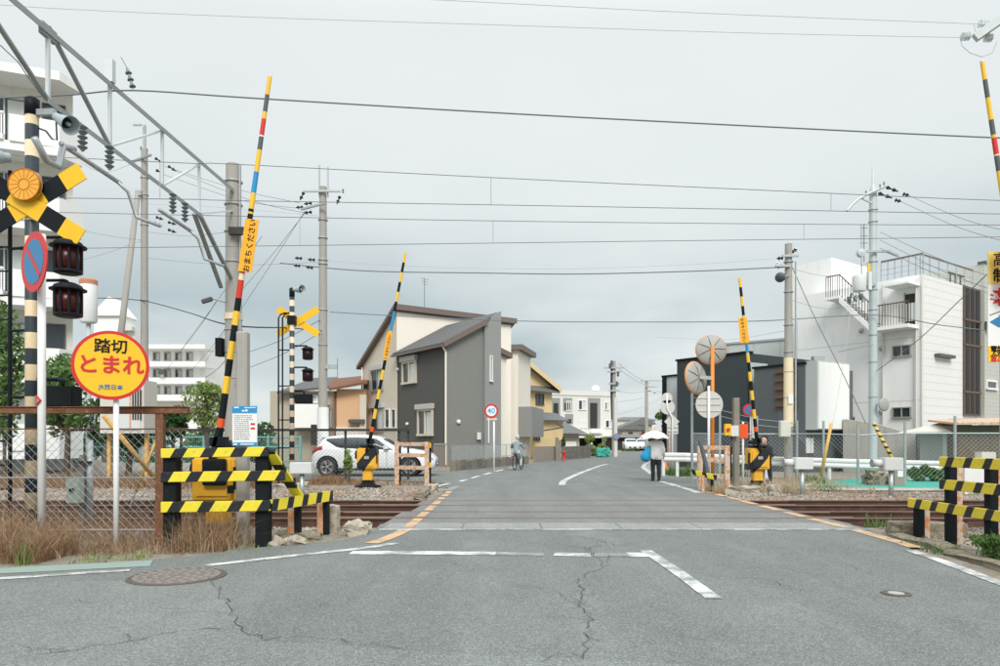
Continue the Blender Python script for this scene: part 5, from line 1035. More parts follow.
t, wl, a0, a1 = block('charcoal block with brown louvred recess and white upper box', 805, 28.5, 754, 0, zz(365.5, 29), 'panel_charcoal2', 'black', 2.6)
u0, u1, z0, z1 = wl.px(776, 797.5, 368, 410); wl.part('louvre_recess', 'brown_metal', t, u0, u1, z0, z1, .003, .02)
for i in range(5): wl.part('louvre', 'brown_metal', t, u0, u1, z0 + (z1 - z0) * i / 5 + .15, z0 + (z1 - z0) * i / 5 + .25, .021, .1)
for a in ((797.5, 801, 439, 453), (810, 813, 439, 453)): pass
wx = Wall(a1, a1 + U * 5); ub = wx.u(840)
wx.part('white_box', 'grey_sheet', t, .02, wx.u(838), zz(430, 29), zz(362.5, 29), .004, .5); o = wx.part('white_face', 'plaster_white', t, wx.u(806), wx.u(836.5), zz(429, 29), zz(364, 29), .502, .55)
wx.part('end_trim', 'panel_charcoal2', t, wx.u(838.5), wx.u(842.5), 0, zz(369, 29), .004, .45)
for a in ((797.5, 801.5), (809.5, 812.5)): wx.part('slit_window', 'white', t, max(.05, wx.u(a[0])), wx.u(a[1]) if wx.u(a[1]) > .2 else .35, zz(453, 29), zz(438, 29), .004, .05)
bx('rooftop_duct', 'galv', t, xx(814, 31), xx(825, 31), 31, 31.3, zz(361, 31), zz(356, 31)); bx('rooftop_unit', 'grey_box', t, xx(754, 33), xx(765, 33), 33, 34, zz(366, 33), zz(358, 33))
t = thing('building', 'pale blue-grey hall rising behind the charcoal building', 'building', (xx(750, 46), 46, 0), 'far buildings'); h0, h1 = Vector((xx(699, 48), 48.0)), Vector((xx(800, 44), 44.0)); wh = Wall(h0, h1); shell('wall', 'grey_sheet', t, [h0, h1, h1 * 1.1, h0 * 1.1], [zz(343, 46)] * 4); wh.part('coping', 'galv', t, -.1, wh.L + .1, zz(343, 46), zz(343, 46) + .12, -.5, .08)
# ---- white building with outside stair
K = Vector((xx(922, 32), 32.0)); Lf = K + V_ * 6.14; Rt = K + U * 4.8; zt = 8.83
t = thing('apartment_building', 'white building with an outside stair and roof railing on the right', 'building', (20, 36, 0), 'large white buildings')
shell('wall', 'plaster_white', t, [Lf + V_ * .0, K, K + U * 6.0, Lf + U * 6.0], [zt] * 4)
WL, WR = Wall(Lf, K), Wall(K, K + U * 10)
WR.part('ribbed_wall', 'white_rib', t, .02, WR.u(962), .0, zt - .02, .004, .05)
wz = WR.px(961.5, 978, 288, 416); dw = WR.part('tall_window', 'brown_metal', t, wz[0], wz[1], wz[2], wz[3], .051, .12)
for i in range(3): WR.part('pane', 'dark_glass', dw, wz[0] + .15 + i * (wz[1] - wz[0] - .2) / 3, wz[0] + (i + 1) * (wz[1] - wz[0] - .2) / 3 + .0, wz[2] + .1, wz[3] - .1, .121, .135)
for py in (320, 345, 392): WR.part('transom', 'brown_metal', dw, wz[0], wz[1], zz(py, 34.5) - .05, zz(py, 34.5) + .05, .136, .16)
k0 = Lf + U * 1.5; shell('roof_block', 'plaster_white', t, [k0 - V_ * 1.0, k0 - V_ * 1.0 + U * 4, k0 + V_ * 1.5 + U * 4, k0 + V_ * 1.5], [zz(262, 38)] * 4)
# stair: landings and flight along the left face
u_l, u_r = WL.u(838), WL.u(921); zl1 = WL.z(842, 299); zl2 = WL.z(905, 327)
uL = WL.u(850); uR = WL.u(884)
WL.part('upper_landing', 'plaster_white', t, WL.u(836), uL, zl1 - .14, zl1, .01, 1.0); WL.part('lower_landing', 'plaster_white', t, uR, WL.u(919), zl2 - .16, zl2, .01, 1.0)
ns = 9
for i in range(ns):
    ua, ub_ = uL + (uR - uL) * i / ns, uL + (uR - uL) * (i + 1) / ns; z = zl1 + (zl2 - zl1) * (i + 1) / (ns + 1); WL.part('step', 'grey_box', t, ua, ub_, z - .05, z, .01, .96)
mb = MB(); mb.prism([WL.pt(uL, zl1 - .05, .97), WL.pt(uR, zl2 - .02, .97), WL.pt(uR, zl2 - .3, .97), WL.pt(uL, zl1 - .35, .97)], None, Vector((*WL.n, 0)) * .05); mb.build('stringer', 'plaster_white', t)
rl = MB()
def railing(mb, pts, h=1.0, n=8, r=.03):
    for a, b in zip(pts, pts[1:]):
        mb.tube([a + Vector((0, 0, h)), b + Vector((0, 0, h))], r, 5)
        for i in range(n + 1): p_ = a.lerp(b, i / n); mb.tube([p_, p_ + Vector((0, 0, h))], .018, 4)
railing(rl, [WL.pt(WL.u(836.5), zl1, .95), WL.pt(uL, zl1, .95)], n=6); railing(rl, [WL.pt(uL, zl1, .95), WL.pt(uR, zl2, .95)], n=12); railing(rl, [WL.pt(uR, zl2, .95), WL.pt(WL.u(918.5), zl2, .95)], n=12)
rl.build('stair_railing', 'brown_metal', t)
for i in range(6): WL.part('railing_panel', 'grey_box', t, WL.u(908) + i * .14, WL.u(908) + i * .14 + .1, zl2 + .1, zl2 + .9, .90, .92)
WL.part('door', 'dark_void', t, *WL.px(905.5, 916.5, 294, 325), .004, .05); WL.part('door_frame', 'alu', t, *WL.px(904.5, 905.5, 293, 326), .004, .07); WL.part('canopy', 'plaster_white', t, WL.u(895), WL.u(920), WL.z(907, 288), WL.z(907, 286), .01, 1.1)
WL.window(t, (892.5, 911.5, 345, 357), 'alu', 2, curtain=False); WL.window(t, (892.5, 911.5, 407, 418), 'alu', 2, curtain=False)
rl = MB(); n_ = 6
for wl_, u0, u1 in ((WL, WL.u(880), WL.L), (WR, 0.05, WR.u(975))):
    for k in range(n_ + 1): rl.tube([wl_.pt(u0 + (u1 - u0) * k / n_, zt, -.1), wl_.pt(u0 + (u1 - u0) * k / n_, zt + .95, -.1)], .025, 5)
    for z in (.3, .55, .92): rl.tube([wl_.pt(u0, zt + z, -.1), wl_.pt(u1, zt + z, -.1)], .03 if z > .9 else .015, 5)
rl.build('roof_railing', 'galv', t); [MB().tube([wl_.pt(u0, zt + .96, -.1), wl_.pt(u1, zt + .96, -.1)], .035, 5).build('handrail', 'brown_metal', t) for wl_, u0, u1 in ((WL, WL.u(880), WL.L), (WR, .05, WR.u(975)))]; MB().tube([K.to_3d() + Vector((0, 0, zt)), K.to_3d()], .05, 6).build('corner_pipe', 'plaster_old', t)
mb = MB()
for i in range(3): mb.tube([WR.pt(WR.u(957 + i * 5), zt, -.3), WR.pt(WR.u(957 + i * 5), zt + .6, -.3)], .04, 5)
mb.tube([WR.pt(WR.u(955), zt + .6, -.3), WR.pt(WR.u(970), zt + .6, -.3)], .05, 5); mb.build('roof_pipes', 'alu_dark', t)
WR.part('wall_lamp', 'alu_dark', t, *WR.px(933, 949, 355, 358), .06, .3)
for px_v in (884, 917): MB().tube([WL.pt(WL.u(px_v), zt - .2, .08), WL.pt(WL.u(px_v), .2, .08)], .05, 6).build('downpipe', 'plaster_old', t)
for px_v, py_v in ((882, 350), (882, 412), (862, 330)): MB().lathe(WL.pt(WL.u(px_v), zz(py_v, 34), .05), [(.02, -.05), (.11, -.04), (.12, .05), (.03, .09)], 12, (*WL.n, 0)).build('vent', 'alu', t)
for zj in (3.1, 6.0): WL.part('floor_joint', 'plaster_old', t, 0, WL.L, zj, zj + .035, .001, .006)
# tv aerial
mb = MB(); p0 = P(864, 262, 38); mb.tube([p0, P(864, 224, 38)], .03, 5)
for py in (228, 236, 243): mb.tube([P(860, py, 38), P(868, py, 38)], .02, 4)
mb.build('aerial', 'wire', t)
t = thing('building', 'pale grey tiled building at the right frame edge', 'building', (26, 36, 0), 'large white buildings'); KR = K + U * 6.03 + V_ * -.25
shell('wall', 'pale_tile', t, [KR, KR + U * 9, KR + U * 9 + V_ * 4, KR + V_ * 4], [zz(262, 35)] * 4); wq = Wall(KR, KR + U * 9); wq.window(t, (985.5, 996, 380, 390), 'white', 1, ft=.1)
wq.part('coping', 'alu_dark', t, -.05, 9, zz(262, 35), zz(262, 35) + .12, -.3, .08); wq.part('wall_lamp', 'alu_dark', t, *wq.px(984.5, 988, 322, 330), .01, .25)
# low sheds in front
t = thing('retaining_wall', 'low grey concrete wall below the white building', 'wall', (17, 30, 0)); wr = Wall((xx(843, 29), 29), (xx(921, 27), 27)); mb = MB(); mb.prism([wr.pt(0, -.1, 0), wr.pt(wr.L, -.1, 0), wr.pt(wr.L, zz(437, 27.5), 0), wr.pt(wr.L * .45, zz(424, 28), 0), wr.pt(0, zz(419, 29), 0)], None, Vector((*-wr.n, 0)) * .3); mb.build('slab', 'concrete', t)
t = thing('shed', 'white corrugated shed with a pale lean-to roof at right', 'shed', (17, 25, 0), 'low sheds at right'); s0, s1 = Vector((xx(919, 26), 26.0)), Vector((xx(951, 25.2), 25.2)); wsd = Wall(s0, s1); bk = -wsd.n * 3
shell('wall', 'grey_sheet', t, [s0, s1, s1 + bk, s0 + bk], [zz(432, 25.6)] * 4); mb = MB(); slab(mb, [wsd.pt(-.5, zz(434, 25), .6), wsd.pt(wsd.L + .3, zz(433, 25), .6), wsd.pt(wsd.L + .3, zz(420, 27), -2.5), wsd.pt(.3, zz(421, 27), -2.5)], .06); mb.build('roof', 'cream_box', t)
wsd.part('corner_trim', 'white', t, wsd.L - .25, wsd.L + .02, 0, zz(432, 25.6), .004, .04); bx('post', 'alu_dark', t, xx(914, 25.5), xx(916.5, 25.5), 25.3, 25.4, 0, zz(434, 25.3)); wsd.part('ridge_cap', 'galv', t, .2, wsd.L, zz(421, 27), zz(418.5, 27), -2.6, -2.4)
t = thing('shed', 'brown corrugated shed with a flat rusty roof at the right edge', 'shed', (18.5, 23.6, 0), 'low sheds at right'); s0, s1 = Vector((xx(957, 24), 24.0)), Vector((xx(1040, 23.2), 23.2)); wsd = Wall(s0, s1); bk = -wsd.n * 4
shell('wall', 'brown_sheet', t, [s0, s1, s1 + bk, s0 + bk], [zz(425, 23.6)] * 4); mb = MB(); slab(mb, [wsd.pt(-.15, zz(425, 24), .4), wsd.pt(wsd.L + .3, zz(424, 23), .4), wsd.pt(wsd.L + .3, zz(417, 24), -3.5), wsd.pt(-.15, zz(420, 25), -3.5)], .07); mb.build('roof', 'pale_rust', t)
# ---- left background
t = thing('apartment_building', 'tall white apartment block with stacked balconies at the left edge', 'apartment building', (-18, 29, 0), 'large white buildings')
A0 = Vector((xx(-60, 26.6), 26.6)); ub = Vector((.93, .37)).normalized(); un = Vector((ub.y, -ub.x)); A1 = A0 + ub * 4.35
wa = Wall(A0, A0 + ub * 4.35); st = 2.9; zr_ = 15.3
shell('wall', 'plaster_old', t, [A0 - ub * 8, A1, A1 * 1.25, A0 * 1.25 - ub * 8], [zr_] * 4)
for k in range(6):
    z = zr_ - k * st
    mb = MB(); mb.prism([wa.pt(-8, z - .22, 0), wa.pt(4.2, z - .22, 0), wa.pt(4.9, z - .22, -.3), wa.pt(5.0, z - .22, -4), wa.pt(5.0, z - .22, -4.1), wa.pt(4.2, z - .22, 1.25), wa.pt(-8, z - .22, 1.45)][:2] + [wa.pt(4.75, z - .22, .25), wa.pt(4.1, z - .22, 1.2), wa.pt(-8, z - .22, 1.35)], None, (0, 0, .34)); mb.build('balcony_slab', 'plaster_white', t)
    if k: 
        wa.part('balcony_parapet', 'plaster_white', t, -8, 2.3, z + .12, z + .3, 1.2, 1.32); mb = MB()
        for i in range(60): wa.box(mb, -3 + i * .09, -3 + i * .09 + .05, z + .3, z + 1.08, 1.22, 1.27)
        wa.box(mb, -8, 2.32, z + 1.08, z + 1.16, 1.19, 1.3); mb.build('balustrade', 'plaster_white', t)
        o = MB(); o.prism([wa.pt(2.5, z + .1, 1.3), wa.pt(4.1, z + .1, 1.2), wa.pt(4.75, z + .1, .25), wa.pt(4.6, z + .1, .25), wa.pt(4.0, z + .1, 1.08), wa.pt(2.5, z + .1, 1.18)], None, (0, 0, 1.0)); o.build('balcony_end', 'plaster_white', t)
    wa.window(t, (1.2, 2.9, z - 2.5, z - .7), 'alu', 2, metres=True); wa.window(t, (3.3, 4.1, z - 2.5, z - .7), 'alu_dark', 1, metres=True); wa.window(t, (-1.2, .4, z - 2.5, z - .7), 'alu', 2, metres=True)
t = thing('apartment_building', 'low white three-storey block with long balconies behind the stop sign', 'apartment building', (xx(175, 62), 62, 0), 'large white buildings')
x0, x1 = xx(148, 62), xx(200, 62); zt = zz(347, 62); bx('wall', 'plaster_white', t, x0, x1, 62, 72, -.2, zt); wl = Wall((x0, 62), (x1, 62))
for k, (py, h_) in enumerate(((345, 4), (362, 5), (378, 6), (395, 6))): o = bx('balcony', 'plaster_white', t, x0 - .5, xx(207, 61), 60.6, 63 + k * .01, zz(py + h_, 61), zz(py, 61))
for k in range(3):
    for a in range(4): wl.window(t, (153 + a * 11, 160 + a * 11, 352 + k * 17, 361 + k * 17), 'alu', 2, ft=.08)
bx('air_unit', 'alu_dark', t, xx(157, 60), xx(163, 60), 60.2, 60.55, zz(374, 60), zz(369, 60))
t = thing('house', 'white gabled house behind the stop sign pole', 'house', (xx(118, 48), 48, 0), 'houses along the street'); x0, x1 = xx(94, 48), xx(124, 48); bx('wall', 'plaster_white', t, x0, x1, 48, 49.5, -.2, zz(316, 48))
mb = MB(); mb.prism([(x0 - .2, 47.8, zz(316, 48)), (x1 + .1, 47.8, zz(316, 48)), (xx(110, 48), 47.8, zz(297, 48))], None, (0, 1.8, 0)); mb.build('gable', 'plaster_white', t); bx('side_wing', 'plaster_white', t, x1 + .01, xx(133, 48), 48.2, 49.4, -.2, zz(328, 48)); bx('ledge', 'plaster_old', t, x1, xx(134, 48), 47.7, 48.15, zz(331, 48), zz(327, 48))
Yt = 27; xt = xx(88.5, Yt); t = thing('water_tank', 'white cylinder with an orange rim on a grey pole left of the stop sign', 'tank', (xt, Yt, 0))
o = MB().lathe((xt, Yt, zz(324, Yt)), [(.05, 0), (.27, .05), (.31, .12), (.31, 1.5), (.28, 1.6), (.05, 1.65)], 20).build('tank', 'white', t, True); autosmooth(o, 40); MB().lathe((xt, Yt, zz(324, Yt)), [(.3, 1.5), (.318, 1.5), (.318, 1.66), (.25, 1.72), (.02, 1.73)], 20).build('rim', 'terracotta', t); MB().cyl((xt, Yt, -.1), (xt, Yt, zz(323, Yt)), .11, .08, 12).build('pole', 'steel_paint', t, True); MB().cyl((xt + .1, Yt, zz(432, Yt)), (xt + .1, Yt, zz(403, Yt)), .16, .24, 14).build('hopper', 'steel_paint', t, True)
t = thing('signal_cabinet', 'pale grey ribbed steel cabinet behind the stop sign', 'cabinet', (xx(122, 21), 21.3, 0)); x0, x1 = xx(100, 21), xx(144, 21); o = bx('case', 'cream_box', t, x0, x1, 21, 21.8, 1.5, zz(380, 21)); bx('case_door', 'grey_box', t, xx(118, 21), x1 - .1, 20.97, 20.998, 1.6, zz(383, 21)); bx('rust_streak', 'orange_rust', t, xx(130, 21), xx(131.5, 21), 20.96, 20.969, 1.65, zz(385, 21))
for k in range(4): bx('louvre', 'dark_void', t, xx(133 + k * 2.5, 21), xx(134.3 + k * 2.5, 21), 20.95, 20.969, 1.9, 2.8)
for px in (103, 141): bx('leg', 'tan_brace', t, xx(px, 21) - .05, xx(px, 21) + .05, 21.3, 21.4, -.1, 1.49)
t = thing('house', 'old beige house with corrugated roof and white outside stair left of centre', 'house', (xx(308, 44), 44, 0), 'houses along the street'); x0, x1 = xx(270, 44), xx(336, 44); bx('wall', 'beige_wall', t, x0, x1, 44, 52, -.2, zz(391, 44)); mb = MB(); slab(mb, [(xx(280, 44), 43.4, zz(394, 43.4)), (xx(338, 44), 43.4, zz(388, 43.4)), (xx(338, 50), 50, zz(379, 50)), (xx(313, 50), 50, zz(380, 50))], .15); mb.build('roof', 'grey_roof', t)
wl = Wall((x0, 44), (x1, 44)); wl.window(t, (304, 318, 395, 403), 'white', 2, ft=.1); wl.part('stair_box', 'plaster_white', t, wl.u(298), wl.u(330), zz(428, 44), zz(405, 44), .01, 1.2); wl.window(t, (325, 333, 408, 428), 'alu', 2, ft=.1); wl.part('dark_door', 'dark_void', t, *wl.px(316, 322, 425, 445), 1.201, 1.22)
MB().tube([P(337.5, 380, 47), P(337.5, 358, 47)], .02, 4).build('aerial', 'wire', t)
t = thing('house', 'orange-tan house with a rusty roof edge beside the cream house', 'house', (xx(350, 41), 41, 0), 'houses along the street'); x0, x1 = xx(336.5, 41), xx(366, 41); bx('wall', 'plaster_orange', t, x0, x1, 41, 48, -.2, zz(389, 41)); mb = MB(); slab(mb, [(xx(329, 40.5), 40.4, zz(391, 40.5)), (xx(368, 40.5), 40.4, zz(384, 40.5)), (xx(372, 47), 47, zz(377, 47)), (xx(333, 47), 47, zz(381, 47))], .15); mb.build('roof', 'rust', t)
bx('corner_post', 'rust', t, x0 - .12, x0 - .002, 40.95, 41.05, 0, zz(391, 41)); bx('window_hood', 'alu_dark', t, xx(349, 40.8), xx(365, 40.8), 40.6, 40.99, zz(423, 41), zz(419.5, 41)); bx('side_panel', 'plaster_tan', t, xx(360, 40.9), xx(366.5, 40.9), 40.8, 40.98, 0, zz(395, 41)); bx('white_base', 'plaster_old', t, x0, x1, 40.9, 40.99, -.1, zz(427, 41))
# ================================================================ fences and trackside things
t = thing('mesh_fence', 'black framed chain-link fence in front of the white car', 'fence', (-5, 22.9, 0))
zt = zz(430, 22.9); xe = xx(408, 22.9)
bx('top_rail', 'dark_iron', t, -14, xe + .04, 22.86, 22.94, zt - .04, zt + .04)
for x in (xe, xx(398.5, 22.9) - .0, xx(345, 22.9), xx(290, 22.9), xx(235, 22.9), xx(180, 22.9)): bx('post', 'dark_iron', t, x - .035, x + .035, 22.945, 23.01, -.1, zt - .041)
mb = MB(); chain(mb, (-10, 22.9, 0), (xe, 22.9, 0), .1, zt - .05, .13, .0045); mb.build('mesh', 'wire', t)['kind'] = 'stuff'
t = thing('teal_fence', 'pale teal tubular fence beyond the tracks on the left', 'fence', (-15, 31, 0))
mb = MB()
for z in (1.42, 1.0, .15): mb.tube([(-24, 31, z), (-8.5, 30, z)], .035, 5)
mb.build('rails', 'teal_paint', t)
for i in range(12): x = -24 + i * 1.41; bx('post', 'teal_paint', t, x - .04, x + .04, 30.95 - i * .09, 31.05 - i * .09, -.1, 1.5)
mb = MB()
for i in range(150): x = -24 + i * .1035; mb.tube([(x, 31 - (x + 24) / 15.5, .15), (x, 31 - (x + 24) / 15.5, 1.42)], .008, 3)
mb.build('bars', 'teal_paint', t)['kind'] = 'stuff'
t = thing('low_wall', 'low pale concrete wall below the teal fence', 'wall', (-15, 30, 0)); MB().bar((-24, 29.9, .1), (-9, 29.0, .1), .25, .5).build('slab', 'concrete', t)
# guard rail on the right
t = thing('guard_rail', 'white corrugated guard rail along the street right of the pedestrian', 'guard rail', (9, 24, 0))
ga = [Vector((5.95, 25.6, .84)), Vector((6.6, 25.2, .84)), Vector((9.2, 24.3, .74)), Vector((12, 23.3, .66)), Vector((16, 22.0, .6))]
mb = MB(); prof = [(-.16, .0), (-.11, .05), (-.05, .05), (0, .0), (.05, .05), (.11, .05), (.16, .0)]
for a, b in zip(ga, ga[1:]):
    d = (b - a).normalized(); n = Vector((d.y, -d.x, 0)); pa = [a + n * o_ + Vector((0, 0, z - .16)) for z, o_ in prof]; pb = [b + n * o_ + Vector((0, 0, z - .16)) for z, o_ in prof]
    back = Vector((*(-n.xy * .012), 0)); m_ = len(prof); mb.add(pa + pb + [p + back for p in pa] + [p + back for p in pb], [(i, i + 1, m_ + i + 1, m_ + i) for i in range(m_ - 1)] + [(2 * m_ + i, 3 * m_ + i, 3 * m_ + i + 1, 2 * m_ + i + 1) for i in range(m_ - 1)])
mb.build('beam', 'white', t)
for i in range(7): f = i / 6; k = min(3, int(f * 4)); p = ga[k].lerp(ga[k + 1], f * 4 - k); MB().cyl((p.x, p.y + .06, -.1), (p.x, p.y + .06, p.z - .1), .06, n=10).build('post', 'white', t)
# right chain-link fence
t = thing('chain_link_fence', 'grey chain-link fence behind the turquoise strip on the right', 'fence', (14, 22.5, 0))
fp = [(xx(692, 21.5), 21.5, zz(393, 21.5)), (xx(720, 23.5), 23.5, 2.4), (xx(757, 23.6), 23.6, 2.1), (xx(797, 23.4), 23.4, 1.95), (xx(823.5, 22.6), 22.6, zz(421, 22.6)), (xx(858, 21.8), 21.8, zz(424, 21.8)), (xx(905, 21.4), 21.4, zz(422, 21.4)), (xx(955, 21.2), 21.2, zz(416, 21.2)), (xx(1010, 21), 21, zz(416, 21))]
for x, y, z in fp: MB().cyl((x, y, -.1), (x, y, z), .04, n=8).build('post', 'galv', t)
rl = MB(); ms_ = MB()
for a, b in zip(fp, fp[1:]):
    rl.tube([(a[0], a[1], min(a[2] - .35, 1.5)), (b[0], b[1], min(b[2] - .35, 1.5))], .02, 5); chain(ms_, (a[0], a[1], 0), (b[0], b[1], 0), .1, 1.48, .13, .004)
    if a[0] < 9: rl.tube([(a[0], a[1], a[2] - .1), (b[0], b[1], b[2] - .1)], .008, 4); rl.tube([(a[0], a[1], a[2] - .3), (b[0], b[1], b[2] - .3)], .008, 4)
rl.build('top_rail', 'galv', t); ms_.build('mesh', 'galv', t)['kind'] = 'stuff'
def brace(a, b, label, m='tan_brace', r=.045):
    a, b = Vector(a), Vector(b); t = thing('guy_sleeve', label, 'guy wire sleeve', (b.x, b.y, 0), 'guy wire sleeves'); MB().cyl(a, b, r, n=10).build('sleeve', m, t, True); MB().cyl(b, b + (b - a).normalized() * .25, .012, n=6).build('rod', 'galv', t)
bands('brace_bands', (.78, .5, .1), BLK, .16, .6, 2, 0, 2, 0)
brace(P(831.5, 423, 21), P(821, 476, 21), 'tan guy sleeve standing before the dark block'); brace(P(873.5, 423, 20.8), P(894, 462, 20.3), 'black and yellow banded guy sleeve leaning right of the steel pole', 'brace_bands', .05)
brace(P(104, 416, 9.6), P(157, 481, 10.2), 'long tan guy sleeve slanting behind the chain-link fence', r=.032); brace(P(160, 430, 10.6), P(136, 491, 10.6), 'short tan guy sleeve crossing behind the chain-link fence', r=.02)
t = thing('relay_box', 'small pale green box on a grey post behind the chain-link fence', 'equipment box', (xx(84, 10.8), 10.8, 0), 'trackside equipment boxes'); x = xx(80, 10.8)
mat('relay_green', (.38, .45, .41), .5, var=.08)
o = bx('case', 'relay_green', t, x - .1, x + .11, 10.6, 10.74, zz(503, 10.7), zz(478, 10.7)); bevel(o, .012, 2); MB().cyl((xx(90, 10.8), 10.8, -.1), (xx(90, 10.8), 10.8, zz(440, 10.8)), .045, n=10).build('post', 'galv', t, True); bx('handle', 'black', t, x - .03, x + .03, 10.57, 10.599, zz(491, 10.7), zz(488, 10.7)); bx('clamp', 'dark_iron', t, xx(78, 10.8), xx(93, 10.8), 10.72, 10.78, zz(464, 10.8), zz(461, 10.8)); bx('backing_post', 'wood_grey', t, xx(80, 10.8), xx(85, 10.8), 10.77, 10.85, -.1, zz(455, 10.8))
t = thing('brown_box', 'brown post box with a paper notice on the turquoise strip', 'box', (xx(898, 20.3), 20.2, 0)); x = xx(898, 20.2); o = bx('case', 'fence_brown', t, x - .15, x + .15, 20.1, 20.4, -.02, zz(469, 20.2)); bevel(o, .02, 1); bx('paper', 'white', t, x - .07, x + .08, 20.085, 20.098, .25, .5)
rock('boulder', 'brown boulder beside the tan guy sleeve on the turquoise strip', 'rock', xx(866, 20.6), xx(879, 20.6), 20.3, 20.8, .34, 'mossy_stone', 31, jit=.05, z0=0); rock('boulder', 'grey boulder right of the brown boulder', 'rock', xx(880, 20.9), xx(891, 20.9), 20.6, 21.1, .32, 'stone', 32, jit=.05, z0=0)
t = thing('concrete_slab', 'white painted slab leaning behind the right striped barrier', 'slab', (xx(976, 17), 17, 0)); bx('slab', 'paint_white', t, xx(962, 17), xx(990, 17), 16.9, 17.1, -.02, zz(461, 17)); bx('upper_block', 'cream_box', t, xx(979, 17), xx(993, 17), 16.9, 17.15, zz(460.8, 17), zz(452, 17))
# ================================================================ white car
def cat(pts, x):
    if x <= pts[0][0]: return pts[0]
    for i in range(len(pts) - 1):
        if pts[i][0] <= x <= pts[i + 1][0]:
            p0, p1, p2, p3 = pts[max(i - 1, 0)], pts[i], pts[i + 1], pts[min(i + 2, len(pts) - 1)]; s = (x - p1[0]) / (p2[0] - p1[0]); r = []
            for a, b, c, d in zip(p0, p1, p2, p3):
                m1 = (c - a) / max(p2[0] - p0[0], 1e-6) * (p2[0] - p1[0]); m2 = (d - b) / max(p3[0] - p1[0], 1e-6) * (p2[0] - p1[0])
                r.append((2 * s ** 3 - 3 * s * s + 1) * b + (s ** 3 - 2 * s * s + s) * m1 + (-2 * s ** 3 + 3 * s * s) * c + (s ** 3 - s * s) * m2)
            return tuple(r)
    return pts[-1]
ST = [(0, .36, .80, .84, .66, .45), (.06, .30, .90, .96, .75, .5), (.2, .24, .98, 1.16, .82, .53), (.4, .2, 1.02, 1.385, .85, .55), (.8, .19, 1.0, 1.455, .87, .58), (1.5, .19, .97, 1.5, .88, .61), (2.1, .19, .95, 1.475, .88, .61), (2.5, .19, .94, 1.38, .88, .61), (3.05, .19, .93, 1.07, .88, .68), (3.5, .19, .90, .99, .88, .7), (4.0, .2, .84, .90, .85, .64), (4.28, .23, .74, .79, .77, .55), (4.43, .34, .6, .64, .6, .4)]
def ring(x):
    _, zb, zl, zr, w_, wr = cat(ST, x); zs = zr - (zr - zl) * .12 - .005
    return [(0, zb), (.75 * w_, zb), (.93 * w_, zb + .05), (.985 * w_, zb + .16), (.99 * w_, zb + (zl - zb) * .45), (w_, zb + (zl - zb) * .62), (.985 * w_, zl - .05), (.965 * w_, zl), (.965 * w_ + (wr - .965 * w_) * .5, zl + (zs - zl) * .55), (wr, zs), (wr * .8, zr - .008), (wr * .4, zr), (0, zr)]
